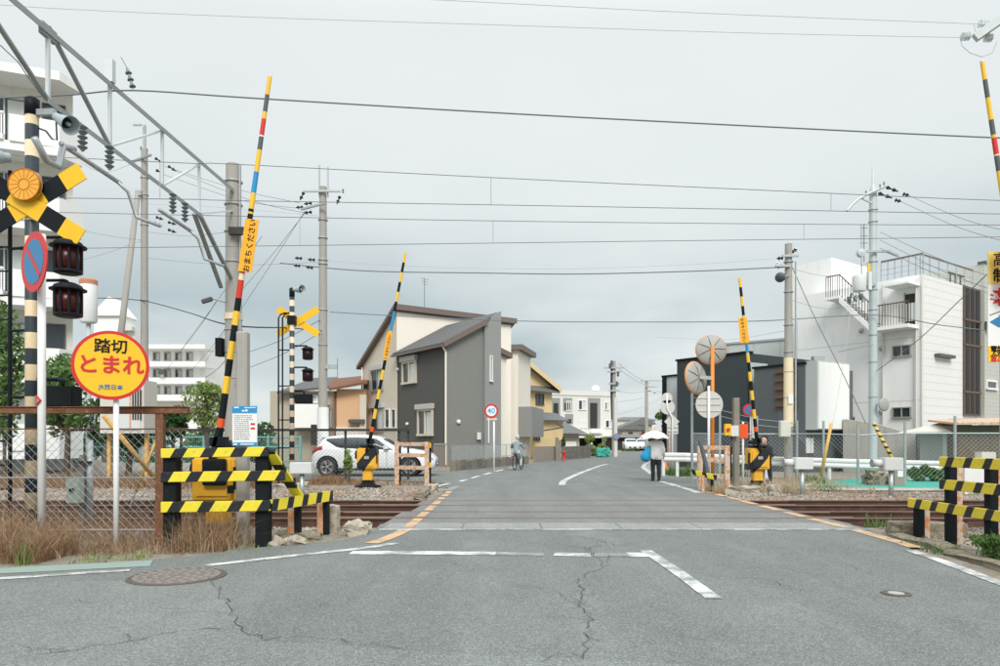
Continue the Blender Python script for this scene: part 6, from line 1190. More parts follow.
def car(name, label, paint):
    t = thing(name, label, 'car', (0, 0, 0), 'cars on the street'); mb = MB(); xs_ = [4.43 * i / 56 for i in range(57)]; vs = []; K_ = 24
    for x in xs_:
        h = ring(x); full = h + [(-a, b) for a, b in h[-2:0:-1]]; vs += [(x, a, b) for a, b in full]
    n = len(full); fs = [(i * n + k, (i + 1) * n + k, (i + 1) * n + (k + 1) % n, i * n + (k + 1) % n) for i in range(56) for k in range(n)] + [tuple(range(n)), tuple(range(57 * n - 1, 56 * n - 1, -1))]
    mb.add(vs, fs); me = mb.mesh('body'); tmp = bpy.data.objects.new('tmp', me); COL.objects.link(tmp); cut = MB()
    WX = (.60, 3.55)
    for wx_ in WX: cut.cyl((wx_, -1.2, .345), (wx_, -.52, .345), .405, n=36); cut.cyl((wx_, .52, .345), (wx_, 1.2, .345), .405, n=36)
    co = bpy.data.objects.new('cut', cut.mesh('cut')); COL.objects.link(co); md = tmp.modifiers.new('b', 'BOOLEAN'); md.operation = 'DIFFERENCE'; md.object = co; md.solver = 'EXACT'
    bpy.context.view_layer.update(); me2 = bpy.data.meshes.new_from_object(tmp.evaluated_get(bpy.context.evaluated_depsgraph_get())); bpy.data.objects.remove(tmp); bpy.data.objects.remove(co)
    me2.materials.clear(); body = link('body', me2, paint, t, keep=True); autosmooth(body, 32)
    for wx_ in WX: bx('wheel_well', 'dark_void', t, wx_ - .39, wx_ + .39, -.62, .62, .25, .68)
    def patch(nm, m_, x0, x1, f, n_=14, side=1, par=None, off=.006):
        p = MB(); vv = []
        for i in range(n_ + 1):
            x = x0 + (x1 - x0) * i / n_; h = ring(x)
            for q_ in f(x, h): vv.append((x, side * (q_[0] + off), q_[1] + off * .5))
        m1 = len(f(x0, ring(x0))); p.add(vv, [(i * m1 + k, i * m1 + k + 1, (i + 1) * m1 + k + 1, (i + 1) * m1 + k) for i in range(n_) for k in range(m1 - 1)]); o = p.build(nm, m_, par or body, True); sd = o.modifiers.new('s', 'SOLIDIFY'); sd.thickness = .004; return o
    def sidewin(x, h):
        lo = .06 + .85 * max(0, (1.05 - x) / .65) ** 1.4 if x < 1.05 else .06
        hi = .9 if x < 2.35 else max(.1, .9 - .8 * (x - 2.35) / .62)
        def L2(f): a, b, c = h[7], h[8], h[9]; return (a[0] + (b[0] - a[0]) * f * 2, a[1] + (b[1] - a[1]) * f * 2) if f < .5 else (b[0] + (c[0] - b[0]) * (f * 2 - 1), b[1] + (c[1] - b[1]) * (f * 2 - 1))
        return [L2(min(lo, hi - .01)), L2((lo + hi) / 2), L2(hi)]
    for s in (1, -1):
        patch('side_window', 'glass', .52, 2.93, sidewin, 20, s); patch('pillar', 'car_dark', 1.62, 1.70, lambda x, h: [(h[7][0] + .006, h[7][1] + .02), (h[8][0] + .006, h[8][1]), (h[9][0] + .004, h[9][1] - .05)], 2, s)
        patch('tail_lamp', 'tail_red', .035, .42, lambda x, h: [(h[6][0] + .004, h[6][1] - .06 + .12 * x), (h[7][0] + .008, h[7][1] + .03 + .1 * x)], 6, s); patch('headlamp', 'lamp_clear', 3.95, 4.36, lambda x, h: [(h[6][0] + .004, h[6][1] - .06), (h[7][0] + .004, h[7][1] - .01)], 6, s)
        patch('sill_trim', 'car_dark', .95, 3.12, lambda x, h: [(h[2][0] + .004, h[2][1]), (h[3][0] + .004, h[3][1] - .06)], 8, s); bx('mirror', paint, body, 2.62, 2.78, s * .90 - .09, s * .90 + .09, .98, 1.1)
        for xd_ in (1.66, 2.72): patch('door_seam', 'car_dark', xd_, xd_ + .012, lambda x, h: [(h[3][0] + .001, h[3][1]), (h[4][0] + .001, h[4][1]), (h[5][0] + .001, h[5][1]), (h[6][0] + .001, h[6][1]), (h[7][0] + .001, h[7][1])], 1, s, off=.003)
        bx('door_handle', paint, body, 1.74, 1.92, s * .885 - .012, s * .885 + .012, .84, .865)
    patch('windscreen', 'glass', 2.56, 3.0, lambda x, h: [(h[9][0] * k, h[12][1] + .004) for k in (-.9, -.5, 0, .5, .9)], 6, 1, off=.0); patch('rear_window', 'glass', .2, .38, lambda x, h: [(h[9][0] * k, h[12][1] + .004) for k in (-.9, -.5, 0, .5, .9)], 4, 1, off=.0)
    bx('spoiler', paint, body, .30, .52, -.52, .52, 1.39, 1.42); bx('grille', 'car_dark', body, 4.40, 4.445, -.42, .42, .36, .52); bx('number_plate', 'white', body, 4.446, 4.46, -.16, .16, .40, .5)
    for wx_ in WX:
        for s in (1, -1):
            w_ = MB().lathe((wx_, s * .78, .345), [(.2, -.1), (.33, -.105), (.345, -.08), (.345, .08), (.33, .1), (.24, .105), (.235, .07)], 32, (0, s, 0)).build('tyre', 'rubber', t, True); autosmooth(w_, 40)
            MB().lathe((wx_, s * .78, .345), [(.24, -.05), (.24, .09), (.22, .1), (.215, .05), (.05, .03)], 28, (0, s, 0)).build('barrel', 'car_dark', w_, True); r_ = MB()
            for k in range(5):
                a = 2 * math.pi * k / 5
                for da in (-.2, .2): c_ = Vector((wx_, s * .865, .345)); r_.bar(c_ + Vector((.05 * math.cos(a), 0, .05 * math.sin(a))), c_ + Vector((.225 * math.cos(a + da), 0, .225 * math.sin(a + da))), .035, .02, (0, 1, 0))
            r_.lathe((wx_, s * .78, .345), [(.055, .07), (.055, .1), (.02, .105)], 12, (0, s, 0)); r_.lathe((wx_, s * .78, .345), [(.222, .08), (.24, .098), (.232, .1), (.222, .095)], 28, (0, s, 0)); r_.build('rim', 'rim', w_)
    return t
cw = car('car', 'white hatchback parked across the side road behind the black mesh fence', 'car_white'); cw.location = (xx(311, 25.2), 25.95, 0)
for i, (px, Yc, rz, lab) in enumerate(((629, 86, -95, 'small white car far down the street left of the parked van'), (641.5, 90, -100, 'far white car parked directly behind the umbrella edge'))):
    c = copy_tree(cw); c.location = (xx(px, Yc), Yc, 0); c.rotation_euler.z = math.radians(rz); c['label'] = lab
# ================================================================ people
def flesh(name, segs, m, parent, vox=.014, sm=6):
    mb = MB()
    for a, b, r0, r1 in segs:
        a, b = Vector(a), Vector(b)
        mb.cyl(a, b, r0, r1, 10)
        for c, r in ((a, r0), (b, r1)): mb.lathe(c, [(r * math.cos(f), r * math.sin(f)) for f in (-1.5, -1, -.5, 0, .5, 1, 1.5)], 10)
    me = mb.mesh('tmp'); o = bpy.data.objects.new('tmp', me); COL.objects.link(o); md = o.modifiers.new('r', 'REMESH'); md.mode = 'VOXEL'; md.voxel_size = vox; s_ = o.modifiers.new('s', 'SMOOTH'); s_.iterations = sm; s_.factor = .5
    bpy.context.view_layer.update(); me2 = bpy.data.meshes.new_from_object(o.evaluated_get(bpy.context.evaluated_depsgraph_get())); bpy.data.objects.remove(o); me2.materials.clear(); return link(name, me2, m, parent, True)
def hand(segs, wrist, d, side, up):
    """palm with four fingers and a thumb as short tapered chains"""
    w_, d, s_, u = Vector(wrist), Vector(d).normalized(), Vector(side).normalized(), Vector(up).normalized(); segs.append((w_, w_ + d * .06, .026, .032))
    for k in range(4): b = w_ + d * .075 + s_ * (k - 1.5) * .019; m1 = b + d * (.038 + .006 * (k in (1, 2))) - u * .012; segs.append((b, m1, .010, .009)); segs.append((m1, m1 + d * .018 - u * .03, .009, .007))
    b = w_ + d * .03 - s_ * .03; segs.append((b, b + d * .035 - s_ * .02 - u * .015, .012, .009))
# pedestrian with umbrella, walking away
px_, py_ = xx(656, 22.3), 22.3
t = thing('person', 'pedestrian in white jacket and black trousers walking away with a blue bag', 'person', (px_, py_, 0))
def R(x, y, z): return (px_ + x, py_ + y, z)
sg = [(R(0, .02, 1.24), R(0, .05, 1.33), .05, .048), (R(0, .06, 1.42), R(0, .065, 1.47), .088, .09), (R(0, .1, 1.36), R(0, .08, 1.42), .055, .08), (R(-.09, .06, 1.41), R(.09, .06, 1.41), .018, .018), (R(.24, -.02, .86), R(.26, .04, .80), .03, .028), (R(0, 0, 1.15), R(0, .02, 1.26), .09, .06), (R(0, .15, 1.40), R(0, .165, 1.385), .016, .012)]
hand(sg, R(.255, .04, .80), (0, .1, -1), (0, 1, 0), (1, 0, 0)); sg.append((R(.18, .0, 1.15), R(.24, -.02, .86), .03, .03)); sg.append((R(0, 0, 1.1), R(.18, 0, 1.15), .05, .04)); sg += [(R(-.18, 0, 1.15), R(-.16, .2, 1.0), .03, .03), (R(-.16, .2, 1.0), R(-.02, .27, 1.1), .03, .026), (R(0, 0, 1.1), R(-.18, 0, 1.15), .05, .04)]; hand(sg, R(-.03, .265, 1.09), (.6, .2, .5), (0, .3, 1), (0, 1, 0))
body = flesh('body', sg, 'skin', t, .010)
flesh('hair', [(R(0, .05, 1.45), R(0, .05, 1.49), .1, .098), (R(0, .0, 1.38), R(0, .03, 1.45), .07, .09)], 'hair', body)
flesh('jacket', [(R(-.13, 0, 1.2), R(.13, 0, 1.2), .09, .09), (R(0, .0, .82), R(0, 0, 1.18), .145, .125), (R(-.08, 0, .76), R(-.07, 0, 1.15), .105, .10), (R(.08, 0, .74), R(.07, 0, 1.15), .11, .10), (R(.18, 0, 1.18), R(.235, -.02, .98), .075, .062), (R(.235, -.02, .98), R(.25, .02, .84), .062, .05), (R(-.18, 0, 1.18), R(-.2, .12, 1.0), .075, .062), (R(-.2, .12, 1.0), R(-.06, .24, 1.08), .06, .048), (R(0, .02, 1.24), R(0, .03, 1.28), .075, .065)], 'cloth_white', body, .014)
flesh('trousers', [(R(-.07, 0, .84), R(.07, 0, .84), .11, .11), (R(-.085, .0, .8), R(-.09, .05, .45), .095, .075), (R(-.09, .05, .45), R(-.09, .02, .1), .075, .06), (R(.085, 0, .8), R(.085, -.01, .45), .095, .075), (R(.085, -.01, .45), R(.08, -.08, .12), .075, .06)], 'cloth_black', body)
flesh('shoes', [(R(-.09, .0, .045), R(-.1, .16, .04), .045, .04), (R(.08, -.1, .06), R(.085, .05, .045), .045, .04)], 'car_dark', body, .01)
t2 = thing('umbrella', 'open white umbrella held over the pedestrian', 'umbrella', R(-.03, .25, 1.0)); c = Vector(R(-.03, .1, 1.33)); mb = MB(); n = 8; rows = 5; vs = []
for r_ in range(rows + 1):
    f = r_ / rows
    for k in range(n * 2): a = math.pi * k / n; rr = .50 * f * (1 if k % 2 == 0 else .93); vs.append(c + Vector((rr * math.cos(a), rr * math.sin(a), (.27 * (1 - f ** 2.1)) + (.0 if k % 2 == 0 else .045 * f * f))))
mb.add(vs, [(r_ * 16 + k, (r_ + 1) * 16 + k, (r_ + 1) * 16 + (k + 1) % 16, r_ * 16 + (k + 1) % 16) for r_ in range(rows) for k in range(16)]); o = mb.build('canopy', 'umbrella_white', t2); sd = o.modifiers.new('s', 'SOLIDIFY'); sd.thickness = .004
MB().tube([c + Vector((0, 0, .36)), c + Vector((0, .08, -.1)), c + Vector((0, .16, -.34))], .008, 6).build('shaft', 'cable', t2); mb = MB()
for k in range(8): a = math.pi * k / 4; mb.tube([c + Vector((.03 * math.cos(a), .03 * math.sin(a), .25)), c + Vector((.25 * math.cos(a), .25 * math.sin(a), .18)), c + Vector((.49 * math.cos(a), .49 * math.sin(a), .01))], .004, 3)
mb.build('ribs', 'cable', t2)
t2 = thing('shoulder_bag', 'bright blue bag hanging at the left side of the pedestrian', 'bag', R(-.3, 0, .65)); flesh('bag', [(R(-.33, -.03, .74), R(-.33, .1, .74), .12, .11), (R(-.22, 0, 1.0), R(-.32, 0, .78), .06, .15), (R(-.40, .02, .78), R(-.2, .02, 1.12), .1, .05), (R(-.28, 0, .7), R(-.4, 0, .72), .1, .09)], 'cloth_blue', t2); MB().tube([R(-.22, .02, 1.0), R(-.16, -.06, 1.2), R(-.14, .04, 1.27), R(-.2, .1, 1.0)], .016, 5).build('strap', 'cloth_black', t2)
# cyclist
dv = Vector((.30, .954)); sv = Vector((.954, -.30)); cx0 = Vector((xx(516, 30.4), 30.4))
def B(f, s, z): q_ = cx0 + dv * f + sv * s; return (q_.x, q_.y, z)
tb = thing('bicycle', 'dark bicycle ridden away along the left side of the street', 'bicycle', B(0, 0, 0))
for f in (-.2, .85):
    mb = MB(); mb.lathe(B(f, 0, .33), [(.31, -.02), (.33, -.012), (.335, 0), (.33, .012), (.31, .02), (.30, 0), (.31, -.02)], 28, (*sv, 0), False); w_ = mb.build('wheel', 'rubber', tb); mb = MB()
    for k in range(12): a = math.pi * k / 6; q_ = Vector(B(f, 0, .33)) + Vector((*(dv * math.cos(a) * .31), math.sin(a) * .31)); mb.tube([B(f, 0, .33), q_], .003, 3)
    mb.build('spokes', 'rim', w_)
mb = MB(); [mb.tube([B(*a), B(*b)], .016, 6) for a, b in (((-.2, 0, .33), (.25, 0, .3)), ((.25, 0, .3), (.1, 0, .74)), ((-.2, 0, .33), (.12, 0, .66)), ((.25, 0, .3), (.68, 0, .72)), ((.12, 0, .62), (.66, 0, .78)), ((.66, 0, .86), (.85, 0, .33)))]; mb.build('frame', 'dark_iron', tb)
MB().tube([B(.5, -.27, .96), B(.62, -.12, 1.0), B(.66, 0, .98), B(.62, .12, 1.0), B(.5, .27, .96)], .014, 6).build('handlebar', 'galv', tb); o = MB().lathe(B(.05, 0, .75), [(.02, -.03), (.11, -.02), (.12, .02), (.02, .04)], 12).build('saddle', 'rubber', tb, True); mb = MB(); mb.tube([B(.25, -.1, .3), B(.25, .1, .3)], .015, 5); mb.tube([B(.25, .1, .3), B(.33, .12, .16)], .012, 5); mb.tube([B(.25, -.1, .3), B(.17, -.12, .44)], .012, 5); mb.build('pedals', 'dark_iron', tb)
o = MB().bar(B(-.42, 0, .69), B(-.0, 0, .69), .14, .02).build('rack', 'dark_iron', tb); MB().lathe(B(-.55, 0, .6), [(.02, 0), (.035, .0), (.035, .02), (.02, .03)], 10, (*(-dv), 0)).build('reflector', 'tail_red', tb)
t = thing('person', 'cyclist in grey shirt, pale trousers and cap seen from behind', 'person', B(.05, 0, 0)); sg = [(B(.16, 0, 1.2), B(.2, 0, 1.3), .05, .05), (B(.21, 0, 1.38), B(.22, 0, 1.42), .085, .088), (B(.26, 0, 1.33), B(.24, 0, 1.38), .055, .07), (B(.2, -.09, 1.37), B(.2, .09, 1.37), .018, .018), (B(.32, 0, 1.37), B(.335, 0, 1.355), .015, .012), (B(.1, 0, 1.1), B(.17, 0, 1.22), .08, .06)]
for s in (-1, 1): sg += [(B(.12, s * .05, 1.1), B(.13, s * .18, 1.14), .05, .045), (B(.13, s * .19, 1.14), B(.25, s * .27, .98), .04, .034), (B(.25, s * .27, .98), B(.46, s * .27, .97), .034, .026)]; hand(sg, B(.46, s * .27, .975), (*dv, -.1), (*sv * s, 0), (0, 0, 1))
body = flesh('body', sg, 'skin', t, .010); flesh('cap', [(B(.2, 0, 1.43), B(.21, 0, 1.45), .098, .09), (B(.28, 0, 1.43), B(.33, 0, 1.42), .06, .04)], 'cloth_pale', body); sg = [(B(.02, 0, .8), B(.13, 0, 1.12), .15, .15), (B(.12, -.12, 1.12), B(.12, .12, 1.12), .08, .08)]
for s in (-1, 1): sg += [(B(.13, s * .19, 1.13), B(.25, s * .27, .98), .07, .06), (B(.25, s * .27, .98), B(.40, s * .27, .97), .058, .05)]
flesh('shirt', sg, 'cloth_grey', body); flesh('trousers', [(B(.03, -.06, .78), B(.03, .06, .78), .13, .13), (B(.05, -.1, .76), B(.36, -.12, .66), .09, .075), (B(.36, -.12, .66), B(.2, -.12, .48), .07, .055), (B(.05, .1, .76), B(.36, .12, .52), .09, .075), (B(.36, .12, .52), B(.29, .13, .22), .068, .055)], 'cloth_pale', body); flesh('shoes', [(B(.12, -.12, .45), B(.26, -.12, .43), .042, .038), (B(.26, .13, .17), B(.42, .13, .15), .042, .038)], 'sign_blue', body, .01)
# passer-by half hidden by the far right gate
px_, py_ = xx(766, 21.6), 21.6
t = thing('person', 'passer-by in dark clothes half hidden behind the far right gate', 'person', (px_, py_, 0)); sg = [(R(-.02, 0, 1.12), R(-.04, -.02, 1.2), .045, .045), (R(-.06, -.02, 1.27), R(-.06, -.02, 1.31), .082, .085), (R(-.1, -.04, 1.22), R(-.08, -.03, 1.27), .05, .07), (R(-.15, -.05, 1.27), R(-.165, -.05, 1.26), .014, .01), (R(.1, .0, 1.05), R(.14, -.1, .8), .035, .03), (R(0, 0, 1.0), R(.1, 0, 1.05), .05, .05), (R(0, 0, 1.0), R(-.02, 0, 1.12), .08, .05)]; hand(sg, R(.14, -.1, .8), (0, -.1, -1), (0, 1, 0), (1, 0, 0)); body = flesh('body', sg, 'skin', t, .01); flesh('hair', [(R(-.03, .01, 1.345), R(-.02, .01, 1.36), .1, .09), (R(.0, .02, 1.28), R(-.01, .02, 1.34), .07, .09)], 'cloth_black', body); flesh('jacket', [(R(0, 0, .75), R(0, 0, 1.05), .15, .13), (R(.08, 0, .8), R(.1, 0, 1.03), .15, .1), (R(.1, 0, 1.02), R(.14, -.1, .84), .07, .055)], 'cloth_black', body); flesh('trousers', [(R(-.06, 0, .76), R(.06, 0, .76), .11, .11), (R(-.07, 0, .72), R(-.12, .05, .1), .09, .06), (R(.07, 0, .72), R(.12, -.05, .1), .09, .06)], 'cloth_black', body); flesh('shoes', [(R(-.1, .05, .045), R(-.26, .05, .04), .045, .04), (R(.14, -.05, .045), R(0, -.05, .04), .045, .04)], 'rubber', body)
mat('sky_blue', (.06, .38, .62), .5, var=.05)
# ================================================================ signs along the street
Yk = 29.3; xk = xx(494, Yk); t = thing('speed_limit_sign', 'round red-rimmed 40 speed limit sign on a white pole', 'sign', (xk, Yk, 0)); c = P(491.3, 411, Yk - .1)
MB().cyl((xk, Yk, -.1), (xk, Yk, zz(418, Yk)), .04, n=10).build('pole', 'paint_white', t, True); MB().cyl(c, c - Vector((0, .02, 0)), .29, n=32).build('rim', 'sign_red', t); MB().cyl(c - Vector((0, .0205, 0)), c - Vector((0, .026, 0)), .215, n=32).build('face', 'white', t); text('40', .32, t, 'sky_blue', c + Vector((0, -.029, 0)), XD, ZD, bold=.006)
xb = xx(490, Yk); bx('aux_plate', 'cream_arm', t, xx(487, Yk), xx(497, Yk), Yk - .09, Yk - .075, zz(420, Yk), zz(418.2, Yk)); 
Yq = 26; xq = xx(671, Yq); t = thing('road_sign', 'white backs of stacked road signs on a pole right of the umbrella', 'sign', (xq, Yq, 0)); MB().tube([(xq + .05, Yq, -.1), (xq + .05, Yq, zz(418, Yq)), (xx(667, Yq), Yq, zz(408, Yq)), (xx(667, Yq), Yq, zz(394, Yq))], .035, 8).build('pole', 'paint_white', t, True)
for cx_, cy_, r_ in ((667.5, 398, .2), (668, 407, .27)): c = P(cx_, cy_, Yq - .05); MB().cyl(c + Vector((0, .07, 0)), c + Vector((0, .09, 0)), r_, n=28).build('disc', 'sign_back', t)
c = P(672.5, 421.5, Yq - .05); MB().prism([c + Vector(p) for p in ((-.28, .1, 0), (0, .1, .28), (.28, .1, 0), (0, .1, -.28))], None, (0, .02, 0)).build('diamond', 'sign_back', t); bx('panel', 'sign_back', t, xx(667.5, Yq), xx(678.5, Yq), Yq + .05, Yq + .07, zz(434, Yq), zz(424.5, Yq)); [bx('rib', 'sign_back', t, xx(667.5, Yq), xx(678, Yq), Yq + .02, Yq + .049, zz(p_, Yq) - .02, zz(p_, Yq) + .02) for p_ in (427, 431)]
Yn = 25.5; c = P(749, 410, Yn); t = thing('no_parking_sign', 'small round no-parking sign behind the far right gate arm', 'sign', (c.x, Yn, 0)); MB().cyl((c.x + .08, Yn + .05, -.1), (c.x + .08, Yn + .05, c.z + .1), .035, n=8).build('pole', 'galv', t, True); MB().cyl(c, c - Vector((0, .02, 0)), .22, n=28).build('rim', 'sign_red', t); MB().cyl(c - Vector((0, .021, 0)), c - Vector((0, .026, 0)), .165, n=28).build('face', 'sign_blue', t); MB().bar(c + Vector((-.12, -.03, .12)), c + Vector((.12, -.03, -.12)), .04, .004, (0, 1, 0)).build('slash', 'sign_red', t)
bx('side_box', 'grey_box', t, c.x + .1, c.x + .3, Yn - .05, Yn + .02, zz(438, Yn), zz(416, Yn))
# far poles
Yf = 55; xf = xx(614, Yf); t = pole(xf, Yf, zz(361, Yf), .17, .13, 'pole_concrete', 'tall utility pole with transformers at the street bend')
for py, wd in ((368, 1.6), (372, 1.1), (384, .9), (391, .8)): crossarm(t, (xf, Yf - .2, zz(py, Yf)), wd, th=.12)
for px, py in ((610, 366), (618, 374), (617, 384), (611.5, 363)): MB().lathe(P(px, py, Yf - .25), [(.03, -.2), (.09, -.18), (.09, .18), (.03, .2)], 10).build('transformer', 'grey_black', t)
MB().tube([P(611.5, 366, Yf), P(611.2, 390, Yf), P(612, 420, Yf)], .07, 6).build('cable_riser', 'cable', t); c = P(616.7, 436.5, Yf - .3); MB().cyl(c, c - Vector((0, .03, 0)), .24, n=20).build('no_parking_plate', 'sign_red', t); MB().cyl(c - Vector((0, .031, 0)), c - Vector((0, .04, 0)), .19, n=20).build('plate_face', 'sky_blue', t); MB().lathe((xf + .1, Yf - .05, 0), [(.14, 0), (.17, 0), (.15, 4.6), (.12, 4.6)], 12).build('wrap', 'grey_box', t)
Yf = 78; xf = xx(646.5, Yf); t = pole(xf, Yf, zz(381, Yf), .2, .16, 'pole_concrete', 'slim far utility pole behind the umbrella'); crossarm(t, (xf + .6, Yf - .2, zz(381, Yf)), 2.6, th=.1); crossarm(t, (xf + .5, Yf - .2, zz(387, Yf)), 1.4, th=.1); strain(t, [(P(648, 391, Yf), P(651.5, 391.5, Yf)), (P(653, 392.5, Yf), P(656, 393, Yf))])
for i, (a, b) in enumerate((((618, 363), (650, 384)), ((618, 368), (652, 388)), ((618, 391), (646, 391)), ((617, 402), (664, 391)), ((618, 414), (664, 397)), ((656, 391), (700, 393)))): wire([(*a, 55), ((a[0] + b[0]) / 2, (a[1] + b[1]) / 2 + 2, 64), (*b, 76)], .018, 'wire_pale', ('topmost', 'second', 'third', 'fourth', 'fifth', 'lowest')[i] + ' of the far wires strung from the street bend pole')
wire([(120, 286, 60), (260, 270, 60), (330, 262, 60)], .01, 'wire_pale', 'faint wire above the low white block')
# ================================================================ street-side small things
t = thing('board_fence', 'brown board fence before the yellow house', 'fence', (xx(545, 43), 43, 0)); wf = Wall(G(534, 462).xy, G(557, 460.5).xy)
for i in range(9): wf.part('panel', 'fence_brown', t, wf.L * i / 9 + .01, wf.L * (i + 1) / 9 - .01, -.05, zz(446.5, 42), -.03, .03)
t = thing('block_wall', 'dark stained block wall along the bend of the street', 'wall', (xx(577, 50), 50, 0)); wf = Wall(G(561, 460).xy, G(592, 457.3).xy)
for j in range(4):
    for i in range(11): wf.part('block', 'block_wall', t, wf.L * (i + .5 * (j % 2)) / 12 + .008, wf.L * (i + 1 + .5 * (j % 2)) / 12 - .008, j * .22, j * .22 + .21, -.07, .07 + .004 * ((i * 7 + j * 3) % 3))
c = G(564, 461.2); t = thing('fire_hydrant', 'small red hydrant post before the block wall', 'hydrant', c); MB().lathe(c, [(.09, 0), (.09, .04), (.065, .06), (.065, .5), (.09, .52), (.09, .58), (.05, .64), (.02, .65)], 14).build('body', 'red', t, True); MB().cyl(c + Vector((-.11, 0, .42)), c + Vector((.11, 0, .42)), .035, n=10).build('outlets', 'red', t)
for i, (px, py, h_) in enumerate(((557, 460.7, 1.45), (559.5, 460.3, 1.3))): c = G(px, py); tag(MB().box(c.x - .1, c.x + .1, c.y - .1, c.y + .1, -.05, h_).build('gate_post', 'wood_grey'), ('taller', 'shorter')[i] + ' grey gate post beside the red hydrant', 'post', 'gate posts')
c = G(600.5, 457.2); rock('covered_bin', 'rubbish heap under a teal net at the pole foot', 'bin', c.x - .3, c.x + .62, c.y - .3, c.y + .3, .66, 'green_net', 44, jit=.06, z0=0)
c = G(665, 470.6); t = thing('traffic_cone', 'orange traffic cone behind the pedestrian', 'cone', c); MB().lathe(c, [(.17, 0), (.17, .03), (.11, .035), (.03, .68), (.02, .7)], 14).build('cone', 'orange_pole', t, True); MB().lathe(c, [(.075, .36), (.078, .36), (.06, .5), (.055, .5)], 14).build('white_band', 'white', t, True)
c = G(669.5, 471); t = thing('delineator_post', 'thin orange pole beside the traffic cone', 'pole', c); MB().cyl(c, c + Vector((0, 0, 1.75)), .03, n=8).build('post', 'orange_rust', t, True); MB().lathe(c, [(.1, 0), (.1, .04), (.03, .06)], 10).build('foot', 'rubber', t)
# ================================================================ vegetation
def blades(name, m, areas, seed, label, cat='grass'):
    r = random.Random(seed); Vv = []; Ff = []
    for x0, x1, y0, y1, n, hmin, hmax, wd, sp in areas:
        for _ in range(n):
            x, y = r.uniform(x0, x1), r.uniform(y0, y1); h = r.uniform(hmin, hmax) * r.uniform(.6, 1); a = r.uniform(0, 6.28); lean = r.uniform(.05, sp) * h; px__, py__ = math.cos(a), math.sin(a); o = len(Vv); w0 = wd * r.uniform(.6, 1.3); b = r.uniform(0, 6.28); nx, ny = math.cos(b) * w0, math.sin(b) * w0
            for k in range(4):
                f = k / 3; q_ = 1 - .85 * f; bx_ = x + px__ * lean * f * f; by = y + py__ * lean * f * f; z = -.03 + h * (f - .25 * f * f * lean / h)
                Vv += [(bx_ - nx * q_, by - ny * q_, z), (bx_ + nx * q_, by + ny * q_, z)]
            Ff += [(o + 2 * k, o + 2 * k + 1, o + 2 * k + 3, o + 2 * k + 2) for k in range(3)]
    me = bpy.data.meshes.new(name); me.from_pydata(Vv, [], Ff); return tag(link(name, me, m), label, cat, kind='stuff')
blades('dry_weeds', 'dry_grass', [(-6.6, -5.2, 7.5, 8.8, 1700, .25, .8, .0045, 1.3), (-5.3, -4.9, 7.45, 8.3, 700, .15, .6, .0045, 1.4), (-4.9, -4.3, 8.0, 8.9, 500, .08, .35, .0045, 1.5), (-4.4, -3.6, 8.1, 8.9, 350, .08, .3, .0045, 1.5), (-3.9, -3.25, 8.25, 9.2, 1000, .2, .72, .0045, 1.4), (-3.2, -2.5, 8.6, 9.3, 160, .08, .3, .005, 1), (-10, -6.2, 8.2, 10.5, 2200, .3, .7, .007, .8), (-6.3, -3.9, 9.0, 11.0, 1400, .12, .45, .006, .9)], 1, 'dry brown weeds along the near left road edge')
blades('dry_weeds', 'dry_pale', [(-6.6, -5.0, 7.5, 8.6, 800, .2, .75, .004, 1.3), (-4.0, -3.1, 8.2, 9.1, 500, .15, .6, .004, 1.5), (-5.3, -3.9, 7.7, 8.7, 400, .05, .25, .004, 1.5)], 2, 'pale straw stalks among the weeds near the left barrier')
blades('dry_weeds', 'dry_grass', [(-17, -6.5, 18.6, 23, 6500, .15, .55, .012, .9), (-6.6, -3.8, 20.3, 22.6, 1500, .06, .22, .011, .9), (-3.6, -2, 20, 22.5, 300, .08, .25, .01, .9), (-5.6, -4.8, 20.8, 22, 700, .15, .45, .01, 1.0)], 3, 'brown dry grass beyond the tracks on the left')
blades('dry_weeds', 'dry_pale', [(5.3, 7.6, 17.0, 18.8, 900, .08, .35, .01, 1), (5.2, 5.7, 17.0, 17.9, 500, .15, .4, .01, .9), (6.5, 9.5, 17.6, 21, 1300, .08, .35, .011, 1), (9.0, 10.2, 21, 23, 500, .1, .3, .012, 1)], 4, 'straw-coloured grass around the far right gate')
blades('green_weeds', 'leaf', [(5.35, 5.9, 6.6, 8.0, 500, .1, .4, .012, .8), (5.02, 5.3, 8.0, 8.9, 90, .06, .2, .008, .9), (6.2, 9, 25.4, 27, 1300, .15, .55, .02, .8), (8.0, 8.6, 17.6, 18.4, 140, .12, .3, .012, .8), (9.2, 9.7, 20.8, 22, 160, .15, .4, .018, .8), (11.0, 11.6, 16.4, 17.2, 80, .1, .3, .01, .8), (5.6, 6.1, 10.6, 11.0, 60, .1, .3, .008, .8)], 5, 'green weeds on the right verge and between the rails')
blades('green_weeds', 'leaf_light', [(-4.6, -4.2, 7.5, 7.9, 60, .06, .18, .008, .9), (-4.15, -3.9, 7.75, 8.0, 50, .06, .16, .008, .9), (-5.15, -4.98, 7.4, 7.6, 50, .1, .4, .009, .6), (-3.1, -2.8, 8.3, 8.6, 40, .04, .12, .008, 1), (-13, -6.6, 24, 28, 0, .1, .2, .01, 1)], 6, 'small green weeds at the near left road edge')
